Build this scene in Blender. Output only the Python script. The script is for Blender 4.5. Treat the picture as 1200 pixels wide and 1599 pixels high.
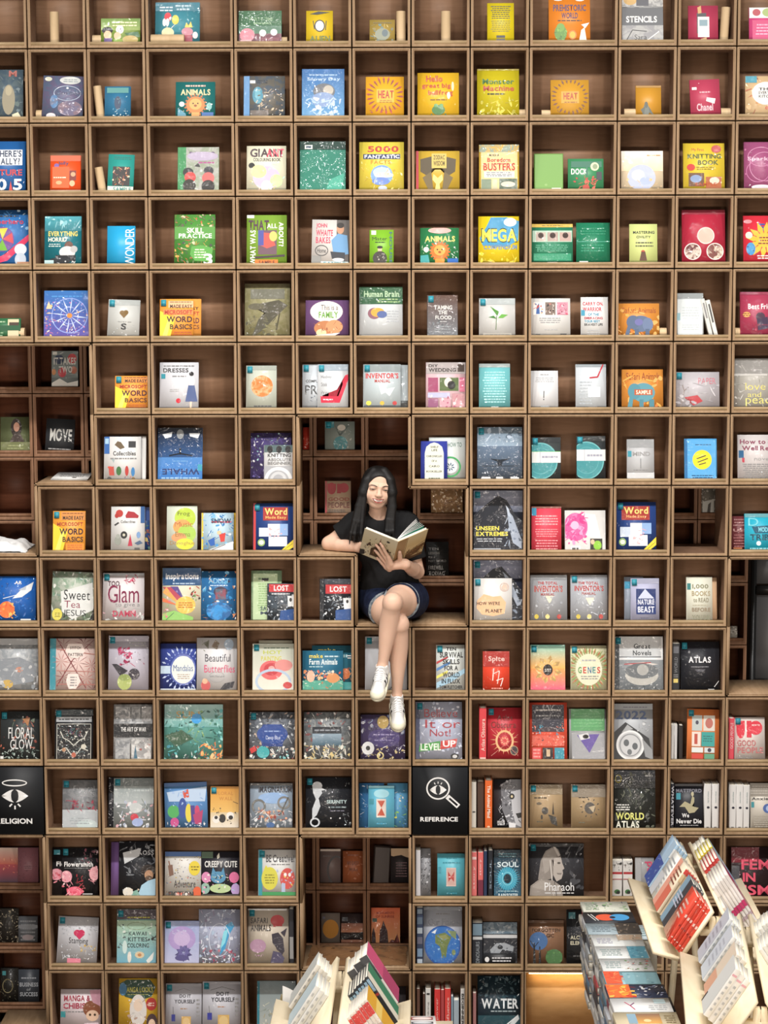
import bpy, bmesh, math, random
import numpy as np
from mathutils import Matrix, Vector

for o in list(bpy.data.objects):
    bpy.data.objects.remove(o)
SC = bpy.context.scene
COL = SC.collection
random.seed(7)

# ------------------------------------------------------------------ camera
F = 3250.0                       # focal length in pixels of the 1200 x 1599 frame
PITCH, ROLL, YAW = (math.radians(a) for a in (6.8327505, -0.152983, -0.687610))
ZCAM, DCAM = 3.76, 9.611
CAM = np.array([0.0, -DCAM, ZCAM])


def _rot():
    c, s = math.cos(YAW), math.sin(YAW)
    A = np.array([[c, -s, 0], [s, c, 0], [0, 0, 1.0]])
    c, s = math.cos(PITCH), math.sin(PITCH)
    B = np.array([[1, 0, 0], [0, c, -s], [0, s, c]])
    c, s = math.cos(ROLL), math.sin(ROLL)
    R = np.array([[c, 0, s], [0, 1, 0], [-s, 0, c]])
    return R @ B @ A


MW = _rot()
cam = bpy.data.cameras.new('camera')
camo = bpy.data.objects.new('camera', cam)
COL.objects.link(camo)
M4 = Matrix.Identity(4)
for i in range(3):
    M4[i][0], M4[i][1], M4[i][2], M4[i][3] = MW[0][i], MW[2][i], -MW[1][i], CAM[i]
camo.matrix_world = M4
cam.sensor_fit = 'HORIZONTAL'
cam.sensor_width = 36.0
cam.lens = F / 1200 * 36.0
cam.clip_end = 200
SC.camera = camo

# ------------------------------------------------------------------ light
SC.view_settings.view_transform = 'Standard'
SC.view_settings.look = 'None'
SC.view_settings.gamma = 1.0
SC.view_settings.use_curve_mapping = False
SC.view_settings.exposure = 0.0
wd = bpy.data.worlds.new('World')
SC.world = wd
wd.use_nodes = True
wd.node_tree.nodes['Background'].inputs[0].default_value = (1.0, 0.95, 0.88, 1)
wd.node_tree.nodes['Background'].inputs[1].default_value = 0.24


def lamp(name, loc, target, size, power, color, sy=None):
    l = bpy.data.lights.new(name, 'AREA')
    l.shape = 'RECTANGLE'
    l.size, l.size_y = size, sy or size
    l.energy = power
    l.color = color
    o = bpy.data.objects.new(name, l)
    COL.objects.link(o)
    o.location = loc
    d = Vector(target) - Vector(loc)
    o.rotation_euler = d.to_track_quat('-Z', 'Y').to_euler()
    return o


WARM, NEUT = (1.0, 0.88, 0.74), (1.0, 0.95, 0.89)


def spot(name, loc, target, power, color, size, blend, rad):
    l = bpy.data.lights.new(name, 'SPOT')
    l.energy, l.color = power, color
    l.spot_size, l.spot_blend, l.shadow_soft_size = math.radians(size), blend, rad
    o = bpy.data.objects.new(name, l)
    COL.objects.link(o)
    o.location = loc
    o.rotation_euler = (Vector(target) - Vector(loc)).to_track_quat('-Z', 'Y').to_euler()
    return o


for k in range(6):      # spotlights in the high ceiling in front of the wall
    spot('ceiling_spot', (-3.0 + 1.2 * k, -3.3, 7.0), (-2.5 + 1.0 * k, 0, 0.5), 390, (1.0, 0.97, 0.94), 98, 1.0, 0.14)
for x, y in ((-0.3, -3.4), (1.1, -2.6), (1.4, -3.4)):      # unseen spots added to brighten the book stands
    spot('added_stand_spot', (x, y - 0.6, 6.6), (x * 0.9, y + 0.6, 1.1), 80, NEUT, 46, 0.8, 0.12)
for k in range(5):      # light panels over the sales floor, under the mezzanine
    lamp('ceiling_panel_light', (-4.0 + 2.0 * k, -6.5, 2.3), (-2 + 1.0 * k, 0, 3.3), 0.9, 24, (1.0, 0.87, 0.76), 0.5).data.spread = math.radians(120)


# ------------------------------------------------------------------ pixel <-> place
def ray(px, py):
    d = MW.T @ np.array([(px - 600) / F, 1.0, (799.5 - py) / F])
    return d


def at(px, py, Y):               # the point of plane y = Y seen at a pixel
    d = ray(px, py)
    return CAM + d * ((Y - CAM[1]) / d[1])


def atz(px, py, Z):              # the point of plane z = Z seen at a pixel
    d = ray(px, py)
    return CAM + d * ((Z - CAM[2]) / d[2])


def topix(p):
    q = MW @ (np.asarray(p, float) - CAM)
    return 600 + F * q[0] / q[1], 799.5 - F * q[2] / q[1]


# ------------------------------------------------------------------ tagging
def tag(o, label=None, cat=None, group=None, kind=None):
    for k, v in (('label', label), ('category', cat), ('group', group), ('kind', kind)):
        if v:
            o[k] = v
    return o


def empty(name, loc=(0, 0, 0), rz=0.0):
    o = bpy.data.objects.new(name, None)
    COL.objects.link(o)
    o.empty_display_size = 0.05
    o.location = loc
    o.rotation_euler = (0, 0, rz)
    return o


# ------------------------------------------------------------------ materials
def lin(c):
    return c / 12.92 if c <= 0.04045 else ((c + 0.055) / 1.055) ** 2.4


NAMED = dict(k='111114', w='f2f1ee', g='888888', r='d03030', b='2a62b0', y='f2cf35', n='6b4a33', o='ee7d2e',
             t='2fa9b8', p='e58aa5', v='6a4f9a', e='3f9a4d', c='f0e6cf', d='333740', l='c9cbce', s='9fc4dc')


def rgb(h):
    h = NAMED.get(h, h)
    if len(h) == 3:
        h = ''.join(c * 2 for c in h)
    return tuple(0.006 + 0.90 * lin(int(h[i:i + 2], 16) / 255) for i in (0, 2, 4))


def newmat(name, rough=0.5, spec=0.5):
    m = bpy.data.materials.new(name)
    m.use_nodes = True
    nt = m.node_tree
    b = nt.nodes['Principled BSDF']
    b.inputs['Roughness'].default_value = rough
    b.inputs['Specular IOR Level'].default_value = spec
    return m, nt, b


def flat(name, col, rough=0.5, spec=0.5, metal=0.0):
    m, nt, b = newmat(name, rough, spec)
    if isinstance(col, str):
        col = rgb(col)
    b.inputs['Base Color'].default_value = (*col, 1)
    b.inputs['Metallic'].default_value = metal
    return m


def wood(name, c1, c2, scale=(1, 1, 14), rough=0.55, spec=0.3):
    m, nt, b = newmat(name, rough, spec)
    tc = nt.nodes.new('ShaderNodeTexCoord')
    mp = nt.nodes.new('ShaderNodeMapping')
    mp.inputs['Scale'].default_value = scale
    nz = nt.nodes.new('ShaderNodeTexNoise')
    nz.inputs['Scale'].default_value = 6
    nz.inputs['Detail'].default_value = 6
    nz.inputs['Distortion'].default_value = 0.6
    rp = nt.nodes.new('ShaderNodeValToRGB')
    rp.color_ramp.elements[0].position = 0.3
    rp.color_ramp.elements[1].position = 0.72
    rp.color_ramp.elements[0].color = (*c1, 1)
    rp.color_ramp.elements[1].color = (*c2, 1)
    oi = nt.nodes.new('ShaderNodeObjectInfo')
    ad = nt.nodes.new('ShaderNodeVectorMath')
    ad.operation = 'ADD'
    L = nt.links.new
    L(tc.outputs['Object'], ad.inputs[0])
    cx = nt.nodes.new('ShaderNodeCombineXYZ')
    mu = nt.nodes.new('ShaderNodeMath')
    mu.operation = 'MULTIPLY'
    mu.inputs[1].default_value = 37.0
    L(oi.outputs['Random'], mu.inputs[0])
    for i in range(3):
        L(mu.outputs[0], cx.inputs[i])
    L(cx.outputs[0], ad.inputs[1])
    L(ad.outputs[0], mp.inputs[0])
    L(mp.outputs[0], nz.inputs['Vector'])
    L(nz.outputs['Fac'], rp.inputs[0])
    L(rp.outputs[0], b.inputs['Base Color'])
    bp = nt.nodes.new('ShaderNodeBump')
    bp.inputs['Strength'].default_value = 0.08
    L(nz.outputs['Fac'], bp.inputs['Height'])
    L(bp.outputs[0], b.inputs['Normal'])
    return m


def print_mat(name, wrapped):
    """Printed paper: two colour attributes blended by a blotchy noise; 'wrapped' adds crinkled clear film."""
    m, nt, b = newmat(name, 0.42, 0.4)
    L = nt.links.new
    a1 = nt.nodes.new('ShaderNodeAttribute'); a1.attribute_name = 'ink'
    a2 = nt.nodes.new('ShaderNodeAttribute'); a2.attribute_name = 'ink2'
    tc = nt.nodes.new('ShaderNodeTexCoord')
    nz = nt.nodes.new('ShaderNodeTexNoise')
    nz.inputs['Scale'].default_value = 34
    nz.inputs['Detail'].default_value = 4
    nz.inputs['Distortion'].default_value = 1.2
    rp = nt.nodes.new('ShaderNodeValToRGB')
    rp.color_ramp.elements[0].position = 0.42
    rp.color_ramp.elements[1].position = 0.58
    mx = nt.nodes.new('ShaderNodeMix'); mx.data_type = 'RGBA'
    L(tc.outputs['Object'], nz.inputs['Vector'])
    L(nz.outputs['Fac'], rp.inputs[0])
    L(rp.outputs[0], mx.inputs[0])
    L(a1.outputs['Color'], mx.inputs[6])
    L(a2.outputs['Color'], mx.inputs[7])
    L(mx.outputs[2], b.inputs['Base Color'])
    if wrapped:
        b.inputs['Specular IOR Level'].default_value = 0.2
        b.inputs['Coat Weight'].default_value = 0.6
        b.inputs['Coat Roughness'].default_value = 0.06
        n2 = nt.nodes.new('ShaderNodeTexNoise')
        n2.inputs['Scale'].default_value = 16
        n2.inputs['Detail'].default_value = 2.5
        n2.inputs['Distortion'].default_value = 1.5
        oi = nt.nodes.new('ShaderNodeObjectInfo')
        ad = nt.nodes.new('ShaderNodeVectorMath'); ad.operation = 'ADD'
        sc = nt.nodes.new('ShaderNodeVectorMath'); sc.operation = 'SCALE'
        sc.inputs['Scale'].default_value = 0.01
        L(tc.outputs['Object'], ad.inputs[0])
        L(oi.outputs['Location'], ad.inputs[1])
        L(ad.outputs[0], n2.inputs['Vector'])
        bp = nt.nodes.new('ShaderNodeBump')
        bp.inputs['Strength'].default_value = 0.85
        bp.inputs['Distance'].default_value = 0.02
        L(n2.outputs['Fac'], bp.inputs['Height'])
        L(bp.outputs[0], b.inputs['Coat Normal'])
    return m


M = {}
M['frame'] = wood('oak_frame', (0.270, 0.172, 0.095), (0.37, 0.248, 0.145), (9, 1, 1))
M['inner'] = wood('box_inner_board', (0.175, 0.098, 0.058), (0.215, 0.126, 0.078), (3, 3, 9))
M['lip'] = wood('oak_lip', (0.30, 0.21, 0.115), (0.41, 0.295, 0.165), (2, 9, 9))
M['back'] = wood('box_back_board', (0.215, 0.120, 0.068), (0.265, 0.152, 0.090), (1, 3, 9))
M['rframe_shaded'] = wood('recess_frame_shaded', (0.18, 0.090, 0.048), (0.26, 0.138, 0.078), (9, 1, 1))  # same wood, colour darkened and reddened for the recess shade and bounce
M['rback_shaded'] = wood('recess_board_shaded', (0.105, 0.036, 0.018), (0.15, 0.054, 0.027), (1, 3, 9))  # shade and warm bounce of the inner layer put into the board colour
M['ply'] = wood('pale_plywood', (0.76, 0.64, 0.43), (0.86, 0.75, 0.55), (3, 1, 3))
M['dowel'] = wood('beech_dowel', (0.50, 0.36, 0.20), (0.62, 0.46, 0.28), (3, 3, 1))
M['ink'] = print_mat('printed_paper', False)
M['film'] = print_mat('printed_paper_in_film', True)
M['pages'] = flat('page_edges', (0.74, 0.70, 0.60), 0.8, 0.2)
M['paper'] = flat('white_paper', (0.80, 0.80, 0.79), 0.7, 0.2)
M['black'] = flat('black_panel', (0.012, 0.013, 0.015), 0.5, 0.3)
M['white'] = flat('white_print', (0.82, 0.82, 0.81), 0.5)
M['gap'] = flat('dark_backing', (0.02, 0.012, 0.008), 0.9, 0.1)
M['steel'] = flat('black_steel', (0.010, 0.010, 0.011), 0.35)
M['greypanel'] = flat('grey_panel', (0.10, 0.10, 0.105), 0.5)
M['floor'] = flat('floor_tiles', (0.34, 0.30, 0.26), 0.4)


# ------------------------------------------------------------------ mesh building
class MB:
    """Collects triangles with ink colours, then links them as one mesh object."""

    def __init__(s):
        s.v, s.f, s.c, s.c2, s.mi, s.n = [], [], [], [], [], 0

    def tris(s, V, T, c=(0.5, 0.5, 0.5), c2=None, mi=0):
        V = np.asarray(V, float).reshape(-1, 3)
        T = np.asarray(T, int).reshape(-1, 3)
        s.v.append(V)
        s.f.append(T + s.n)
        s.n += len(V)
        c = np.asarray(c, float)
        c2 = c if c2 is None else np.asarray(c2, float)
        s.c.append(np.broadcast_to(c, (len(V), 3)) if c.ndim == 1 else c)
        s.c2.append(np.broadcast_to(c2, (len(V), 3)) if c2.ndim == 1 else c2)
        s.mi.append(np.full(len(T), mi))

    def quads(s, V, Q, c=(0.5, 0.5, 0.5), c2=None, mi=0):
        Q = np.asarray(Q, int).reshape(-1, 4)
        s.tris(V, np.concatenate([Q[:, [0, 1, 2]], Q[:, [0, 2, 3]]]), c, c2, mi)

    def box(s, a, b, c=(0.5, 0.5, 0.5), c2=None, mi=0, R=None, o=None):
        x0, y0, z0 = a
        x1, y1, z1 = b
        V = np.array([[x0, y0, z0], [x1, y0, z0], [x1, y1, z0], [x0, y1, z0],
                      [x0, y0, z1], [x1, y0, z1], [x1, y1, z1], [x0, y1, z1]], float)
        if R is not None:
            V = V @ np.asarray(R).T
        if o is not None:
            V = V + np.asarray(o)
        s.quads(V, [[0, 1, 5, 4], [1, 2, 6, 5], [2, 3, 7, 6], [3, 0, 4, 7], [4, 5, 6, 7], [3, 2, 1, 0]], c, c2, mi)

    def build(s, name, mats, parent=None, smooth=False, loc=None, mat4=None):
        V = np.concatenate(s.v)
        T = np.concatenate(s.f)
        me = bpy.data.meshes.new(name)
        me.vertices.add(len(V))
        me.vertices.foreach_set('co', V.astype(np.float32).ravel())
        me.loops.add(3 * len(T))
        me.loops.foreach_set('vertex_index', T.astype(np.int32).ravel())
        me.polygons.add(len(T))
        me.polygons.foreach_set('loop_start', np.arange(0, 3 * len(T), 3, dtype=np.int32))
        me.polygons.foreach_set('loop_total', np.full(len(T), 3, dtype=np.int32))
        me.polygons.foreach_set('material_index', np.concatenate(s.mi).astype(np.int32))
        if smooth:
            me.polygons.foreach_set('use_smooth', np.ones(len(T), dtype=bool))
        me.update(calc_edges=True)
        mats = mats if isinstance(mats, (list, tuple)) else [mats]
        for m in mats:
            me.materials.append(m)
        if any(m.name.startswith('printed') for m in mats):
            for nm, arr in (('ink', s.c), ('ink2', s.c2)):
                A = np.concatenate(arr)
                at_ = me.color_attributes.new(nm, 'FLOAT_COLOR', 'POINT')
                at_.data.foreach_set('color', np.concatenate([A, np.ones((len(A), 1))], 1).astype(np.float32).ravel())
        o = bpy.data.objects.new(name, me)
        COL.objects.link(o)
        if parent is not None:
            o.parent = parent
        if loc is not None:
            o.location = loc
        if mat4 is not None:
            o.matrix_world = mat4
        return o


def profile_frame(mb, x0, z0, x1, z1, prof, mi=0):
    """Loft a rectangular ring along (inset, y, material) stations."""
    for (i0, y0, _), (i1, y1, m) in zip(prof[:-1], prof[1:]):
        A = [[x0 + i0, y0, z0 + i0], [x1 - i0, y0, z0 + i0], [x1 - i0, y0, z1 - i0], [x0 + i0, y0, z1 - i0]]
        B = [[x0 + i1, y1, z0 + i1], [x1 - i1, y1, z0 + i1], [x1 - i1, y1, z1 - i1], [x0 + i1, y1, z1 - i1]]
        V = np.array(A + B)
        mb.quads(V, [[k, 4 + k, 4 + (k + 1) % 4, (k + 1) % 4] for k in range(4)], mi=m)


def tube(mb, pts, rad, n=10, c=(0.5, 0.5, 0.5), mi=0, cap=True):
    pts = [Vector(p) for p in pts]
    rad = rad if isinstance(rad, (list, tuple)) else [rad] * len(pts)
    rings = []
    for i, p in enumerate(pts):
        d = (pts[min(i + 1, len(pts) - 1)] - pts[max(i - 1, 0)]).normalized()
        u = d.orthogonal().normalized() if i == 0 else (u - d * u.dot(d)).normalized()
        w = d.cross(u)
        rings.append([list(p + (u * math.cos(t) + w * math.sin(t)) * rad[i]) for t in (2 * math.pi * k / n for k in range(n))])
    V = [q for r in rings for q in r]
    Q = []
    for i in range(len(pts) - 1):
        for k in range(n):
            Q.append([i * n + k, i * n + (k + 1) % n, (i + 1) * n + (k + 1) % n, (i + 1) * n + k])
    mb.quads(V, Q, c, None, mi)
    if cap:
        for r, s_ in ((rings[0], 1), (rings[-1], -1)):
            ctr = np.mean(np.array(r), 0)
            mb.tris([ctr] + r, [[0, 1 + (k + 1) % n, 1 + k][::s_] for k in range(n)], c, None, mi)


# ------------------------------------------------------------------ lettering
GL = {}


def _glyph(ch, bold):
    key = (ch, bold)
    if key not in GL:
        cu = bpy.data.curves.new('letter', 'FONT')
        cu.body = ch
        cu.resolution_u = 3
        cu.offset = 0.028 if bold else 0.0
        ob = bpy.data.objects.new('letter', cu)
        me = bpy.data.meshes.new_from_object(ob)
        me.calc_loop_triangles()
        n = len(me.vertices)
        v = np.zeros(3 * n, np.float32)
        me.vertices.foreach_get('co', v)
        t = np.zeros(3 * len(me.loop_triangles), np.int32)
        me.loop_triangles.foreach_get('vertices', t)
        GL[key] = (v.reshape(-1, 3)[:, :2].astype(float), t.reshape(-1, 3))
        bpy.data.objects.remove(ob)
        bpy.data.meshes.remove(me)
        bpy.data.curves.remove(cu)
    return GL[key]


def text2d(s, bold=False):
    x, VV, TT, n = 0.0, [], [], 0
    for ch in s:
        if ch == ' ':
            x += 0.26
            continue
        v, t = _glyph(ch, bold)
        if not len(v):
            continue
        w = v[:, 0].max() - v[:, 0].min()
        VV.append(v - [v[:, 0].min(), 0] + [x, 0])
        TT.append(t + n)
        n += len(v)
        x += w + (0.075 if not bold else 0.065)
    return np.concatenate(VV), np.concatenate(TT)

# ------------------------------------------------------------------ the shelf wall
CW, CWW, RH = 0.26821516, 0.40130671, 0.333      # column, wide column and row pitch
CX = [i * CW + (CWW - CW) * ((i >= 4) + (i >= 10)) - 1.99796 for i in range(14)]
Z0 = ZCAM + 1.301195                               # joint 0; row r spans joint r .. r + 1


def JZ(j):
    return Z0 - j * RH


DEPTH, INNER, GAP, WALL = 0.335, 0.150, 0.0030, 0.0120
NROW, NCOL = 15, 13
RECESS = {}
for nm, cells in dict(left=[(5, 0), (5, 1), (6, 0), (6, 1), (7, 0)],
                      centre=[(6, 5), (6, 6), (7, 5), (7, 6), (7, 7), (8, 6), (8, 7)],
                      right=[(8, 12), (9, 12)], low=[(12, 0), (13, 0), (14, 0)],
                      bench=[(12, 5), (12, 6), (13, 5), (13, 6)]).items():
    for c in cells:
        RECESS[c] = nm
SIGNS = {(11, 0): 'RELIGION', (11, 7): 'REFERENCE'}
HOLD = {}                                          # cell -> what the box holds, filled by the book tables


def cell_at(px, py):
    p = at(px, py, 0.0)
    c = max(i for i in range(NCOL) if CX[i] <= p[0] or i == 0)
    r = int((Z0 - p[2]) / RH)
    return r, c


def floor_z(r):
    return JZ(r + 1) + GAP + WALL


def make_box(r, c, label):
    x0, x1, z0, z1 = CX[c] + GAP, CX[c + 1] - GAP, JZ(r + 1) + GAP, JZ(r) - GAP
    cx, cz = (x0 + x1) / 2, z0
    w, h = (x1 - x0) / 2, z1 - z0
    open_back = (r, c) == (7, 11)
    din = DEPTH if open_back else INNER
    mb = MB()
    profile_frame(mb, -w, 0, w, h, [(0.0, DEPTH, 0), (0.0, 0.0025, 0), (0.0016, 0.0, 0), (0.0058, 0.0, 0), (0.0074, 0.0035, 0),
                                   (0.0102, 0.0040, 0), (WALL, 0.007, 0), (WALL, din, 1)])
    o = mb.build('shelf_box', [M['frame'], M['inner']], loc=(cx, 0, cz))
    tag(o, label, 'shelf box', 'wooden boxes of the shelf wall')
    if not open_back:
        b = MB()
        b.box((-w + WALL, INNER - 0.001, WALL), (w - WALL, INNER + 0.006, h - WALL))
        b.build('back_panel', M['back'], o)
        l = MB()
        a = WALL
        l.box((-w + a, 0.007, a), (w - a, 0.026, a + 0.0155))
        l.build('front_lip', M['lip'], o)
    return o


def niche(cells, label, name='niche_liner'):
    """Boards that line an opening where the front boxes are left out."""
    S = set(cells)
    mb = MB()
    t, g = WALL, GAP
    def bar(a, b, axis, side):
        # axis 'x': horizontal board, a=(x0,x1), b=z of the cell edge; side +1 = the opening lies above / to the right
        lo, hi = a
        for q0, q1, y in ((g, g + t * 0.55, 0.0), (g + t * 0.55, g + t, 0.004)):
            e0, e1 = sorted((b + side * q0, b + side * q1))
            if axis == 'x':
                mb.box((lo, y, e0), (hi, DEPTH, e1))
            else:
                mb.box((e0, y, lo), (e1, DEPTH, hi))
    for (r, c) in cells:
        x0, x1, zb, zt = CX[c], CX[c + 1], JZ(r + 1), JZ(r)
        for (dr, zz, side) in ((1, zb, 1), (-1, zt, -1)):
            if (r + dr, c) in S:
                continue
            lo, hi = x0, x1
            for s_ in (-1, 1):
                nb = (r, c + s_) in S
                e = (0 if nb else -g)
                if nb and (r + dr, c + s_) in S:
                    e = t + g
                if s_ < 0: lo -= e
                else: hi += e
            bar((lo, hi), zz, 'x', side)
        for (dc, xx, side) in ((-1, x0, 1), (1, x1, -1)):
            if (r, c + dc) in S or c + dc < 0 or c + dc > 12:
                continue
            lo, hi = zb, zt
            for s_ in (-1, 1):
                nb = (r - s_, c) in S
                e = (0 if nb else -g)
                if nb and (r - s_, c + dc) in S:
                    e = t + g
                if s_ < 0: lo -= e
                else: hi += e
            bar((lo, hi), xx, 'z', side)
    o = mb.build(name, M['frame'])
    return tag(o, label, 'niche frame', 'frames of the wall niches')


NICHE_LABEL = dict(left='stepped wooden niche with loose papers at the left edge',
                   centre='large stepped wooden niche the reading woman sits in',
                   right='narrow niche with black metal rack at the right edge',
                   low='tall niche below the religion sign at bottom left',
                   bench='square niche with bare bench floor behind the plywood stand')


def build_wall():
    for nm, lab in NICHE_LABEL.items():
        niche([k for k, v in RECESS.items() if v == nm], lab)
    for r in range(NROW):
        for c in range(NCOL):
            if (r, c) in RECESS or (r, c) in SIGNS:
                continue
            if (r, c) == (14, 9):
                continue
            held = HOLD.get((r, c))
            kind = 'wide' if c in (3, 9) else 'brown'
            if held:
                lab = f'{kind} wooden shelf box holding the ' + held
            elif (r, c) == (7, 11):
                lab = 'wooden shelf box without back, showing small dark boxes behind'
            else:
                lab = f'{kind} wooden shelf box in row {r + 1} from the top, column {c + 1} from the left'
            lab = ' '.join(lab.split()[:16])
            make_box(r, c, lab)
    # what lies behind the joints
    mb = MB()
    for (r, c) in [(r, c) for r in range(NROW) for c in range(NCOL)]:
        if (r, c) not in RECESS and (r, c) != (7, 11):
            mb.box((CX[c], DEPTH - 0.06, JZ(r + 1)), (CX[c + 1], DEPTH - 0.0, JZ(r)))
    tag(mb.build('wall_back', M['gap']), kind='structure')


# signs -------------------------------------------------------------
def poly2(mb, pts, y, c, mi=0, o=(0, 0)):
    P = np.array([[p[0] + o[0], y, p[1] + o[1]] for p in pts])
    ctr = P.mean(0)
    n = len(P)
    mb.tris(np.concatenate([[ctr], P]), [[0, 1 + k, 1 + (k + 1) % n] for k in range(n)], c, None, mi)


def ring2(mb, cx, cz, rx, rz, w, y, c, mi=0, n=40):
    V, Q = [], []
    for k in range(n):
        t = 2 * math.pi * k / n
        V += [[cx + rx * math.cos(t), y, cz + rz * math.sin(t)], [cx + (rx - w) * math.cos(t), y, cz + (rz - w) * math.sin(t)]]
        j = (k + 1) % n
        Q.append([2 * k, 2 * j, 2 * j + 1, 2 * k + 1])
    mb.quads(V, Q, c, None, mi)


def sign_text(mb, s, cx, cz, w, h, y, mi=0):
    v, t = text2d(s, True)
    v = (v - v.min(0)) / (v.max(0) - v.min(0))
    V = np.stack([cx - w / 2 + v[:, 0] * w, np.full(len(v), y), cz + v[:, 1] * h], 1)
    mb.tris(V, t, (0.8,) * 3, None, mi)


def eye(mb, cx, cz, w, h, y):
    """Two almond halves either side of a narrow pupil."""
    for s_ in (-1, 1):
        up = [(s_ * w * (1 - k / 10), h * (1 - (1 - k / 10) ** 1.7)) for k in range(0, 9)]
        pu = [(s_ * w * 0.28 * math.cos(a), h * 0.98 * math.sin(a)) for a in np.linspace(1.35, -1.35, 9)]
        lo = [(a, -b) for a, b in up[::-1]]
        poly2(mb, [(cx + a, cz + b) for a, b in up + pu + lo], y, (0.8,) * 3)


def make_sign(r, c):
    x0, x1, z0, z1 = CX[c] + 0.004, CX[c + 1] - 0.004, JZ(r + 1) + 0.004, JZ(r) - 0.004
    cx, cz = (x0 + x1) / 2, (z0 + z1) / 2
    w, h = (x1 - x0) / 2, (z1 - z0) / 2
    mb = MB()
    mb.box((-w, 0.0, -h), (w, 0.02, h))
    word = SIGNS[(r, c)]
    o = mb.build('sign_panel', M['black'], loc=(cx, -0.004, cz))
    tag(o, f'square black sign panel reading {word} with white eye symbol', 'sign', 'category sign panels on the shelf wall')
    s, tx = MB(), MB()
    y = -0.0012
    if word == 'RELIGION':
        ring2(s, -0.005, 0.088, 0.060, 0.017, 0.006, y, (0.8,) * 3)
        eye(s, -0.005, 0.025, 0.064, 0.032, y)
        for k in (-1, 0, 1):
            R = Matrix.Rotation(0.75 * k, 3, 'Y')
            pts = [R @ Vector(p) for p in ((-0.0035, 0, -0.05), (0.0035, 0, -0.05), (0.0035, 0, -0.032), (-0.0035, 0, -0.032))]
            poly2(s, [(p.x + k * 0.008, p.z + 0.028 - 0.006) for p in pts], y, (0.8,) * 3, o=(-0.005, -0.012))
        sign_text(tx, word, -0.012, -0.110, 0.175, 0.026, y)
    else:
        ring2(s, -0.010, 0.062, 0.056, 0.054, 0.007, y, (0.8,) * 3)
        eye(s, -0.010, 0.055, 0.040, 0.023, y)
        for k in (-1, 0, 1):
            R = Matrix.Rotation(-0.5 * k, 3, 'Y')
            pts = [R @ Vector(p) for p in ((-0.002, 0, 0.028), (0.002, 0, 0.028), (0.002, 0, 0.038), (-0.002, 0, 0.038))]
            poly2(s, [(p.x, p.z) for p in pts], y, (0.8,) * 3, o=(-0.010, 0.057))
        R = Matrix.Rotation(math.radians(42), 3, 'Y')
        out = [R @ Vector(p) for p in ((0.058, 0, -0.012), (0.130, 0, -0.012), (0.130, 0, 0.012), (0.058, 0, 0.012))]
        inn = [R @ Vector(p) for p in ((0.071, 0, -0.005), (0.123, 0, -0.005), (0.123, 0, 0.005), (0.071, 0, 0.005))]
        V = [(p.x - 0.010, y, p.z + 0.062) for p in out + inn]
        s.quads(V, [[k, (k + 1) % 4, 4 + (k + 1) % 4, 4 + k] for k in range(4)], (0.8,) * 3)
        sign_text(tx, word, -0.005, -0.098, 0.178, 0.022, y)
    s.build('eye_symbol', M['white'], o)
    tx.build('lettering', M['white'], o)


# the second layer of smaller boxes seen through the openings ---------------
BY = 0.350


def bx(px, py):
    return at(px, py, BY)[0]


BJX = [bx(-30, 700), bx(52, 700), bx(132, 700), bx(213, 700), bx(410, 700), bx(489, 700), bx(570, 700), bx(651, 760), bx(732, 760),
       bx(1009, 812), bx(1090, 812), bx(1171, 812)]
BZ0 = at(600, 812, BY)[2]
BPZ = (at(600, 615.5, BY)[2] - at(600, 1392, BY)[2]) / 8.0


def BJZ(k):                       # k = 0 is the joint seen at row 812
    return BZ0 - k * BPZ


BACK_CELLS = [(i, j) for i in (0, 1, 2) for j in (-3, -2, -1, 0)] + [(i, j) for i in (4, 5, 6, 7) for j in (-2, -1, 0, 1)] + \
    [(i, j) for i in (9, 10) for j in (-1, 0, 1, 2)] + [(i, j) for i in (0,) for j in (4, 5, 6, 7, 8)] + [(i, j) for i in (4, 5, 6) for j in (5, 6)]
BHOLD = {}


def build_back_layer():
    for (i, j) in BACK_CELLS:
        x0, x1 = BJX[i] + 0.002, BJX[i + 1] - 0.002
        z1, z0 = BJZ(j) - 0.002, BJZ(j + 1) + 0.002
        w, h = (x1 - x0) / 2, z1 - z0
        mb = MB()
        profile_frame(mb, -w, 0, w, h, [(0, 0.2, 0), (0, 0.002, 0), (0.002, 0, 0), (0.009, 0, 0), (0.011, 0.003, 0), (0.015, 0.005, 0), (0.015, 0.17, 1)])
        o = mb.build('shelf_box', [M['rframe_shaded'], M['rback_shaded']], loc=((x0 + x1) / 2, BY, z0))
        held = BHOLD.get((i, j))
        n = {0: 'far left', 1: 'left', 2: 'left', 4: 'middle', 5: 'middle', 6: 'middle', 7: 'middle', 9: 'right', 10: 'right'}[i]
        lab = 'dark inner shelf box holding the ' + held if held else \
            f'empty dark inner shelf box, {n} part, {j + 4} rows down, {i + 1} across'
        tag(o, ' '.join(lab.split()[:16]), 'shelf box', 'dark boxes of the inner shelf')
        b = MB()
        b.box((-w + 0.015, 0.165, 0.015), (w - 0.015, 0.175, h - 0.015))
        b.build('back_panel', M['rback_shaded'], o)
        l = MB()
        l.box((-w + 0.015, 0.007, 0.015), (w - 0.015, 0.024, 0.030))
        l.build('front_lip', M['rframe_shaded'], o)

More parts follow.
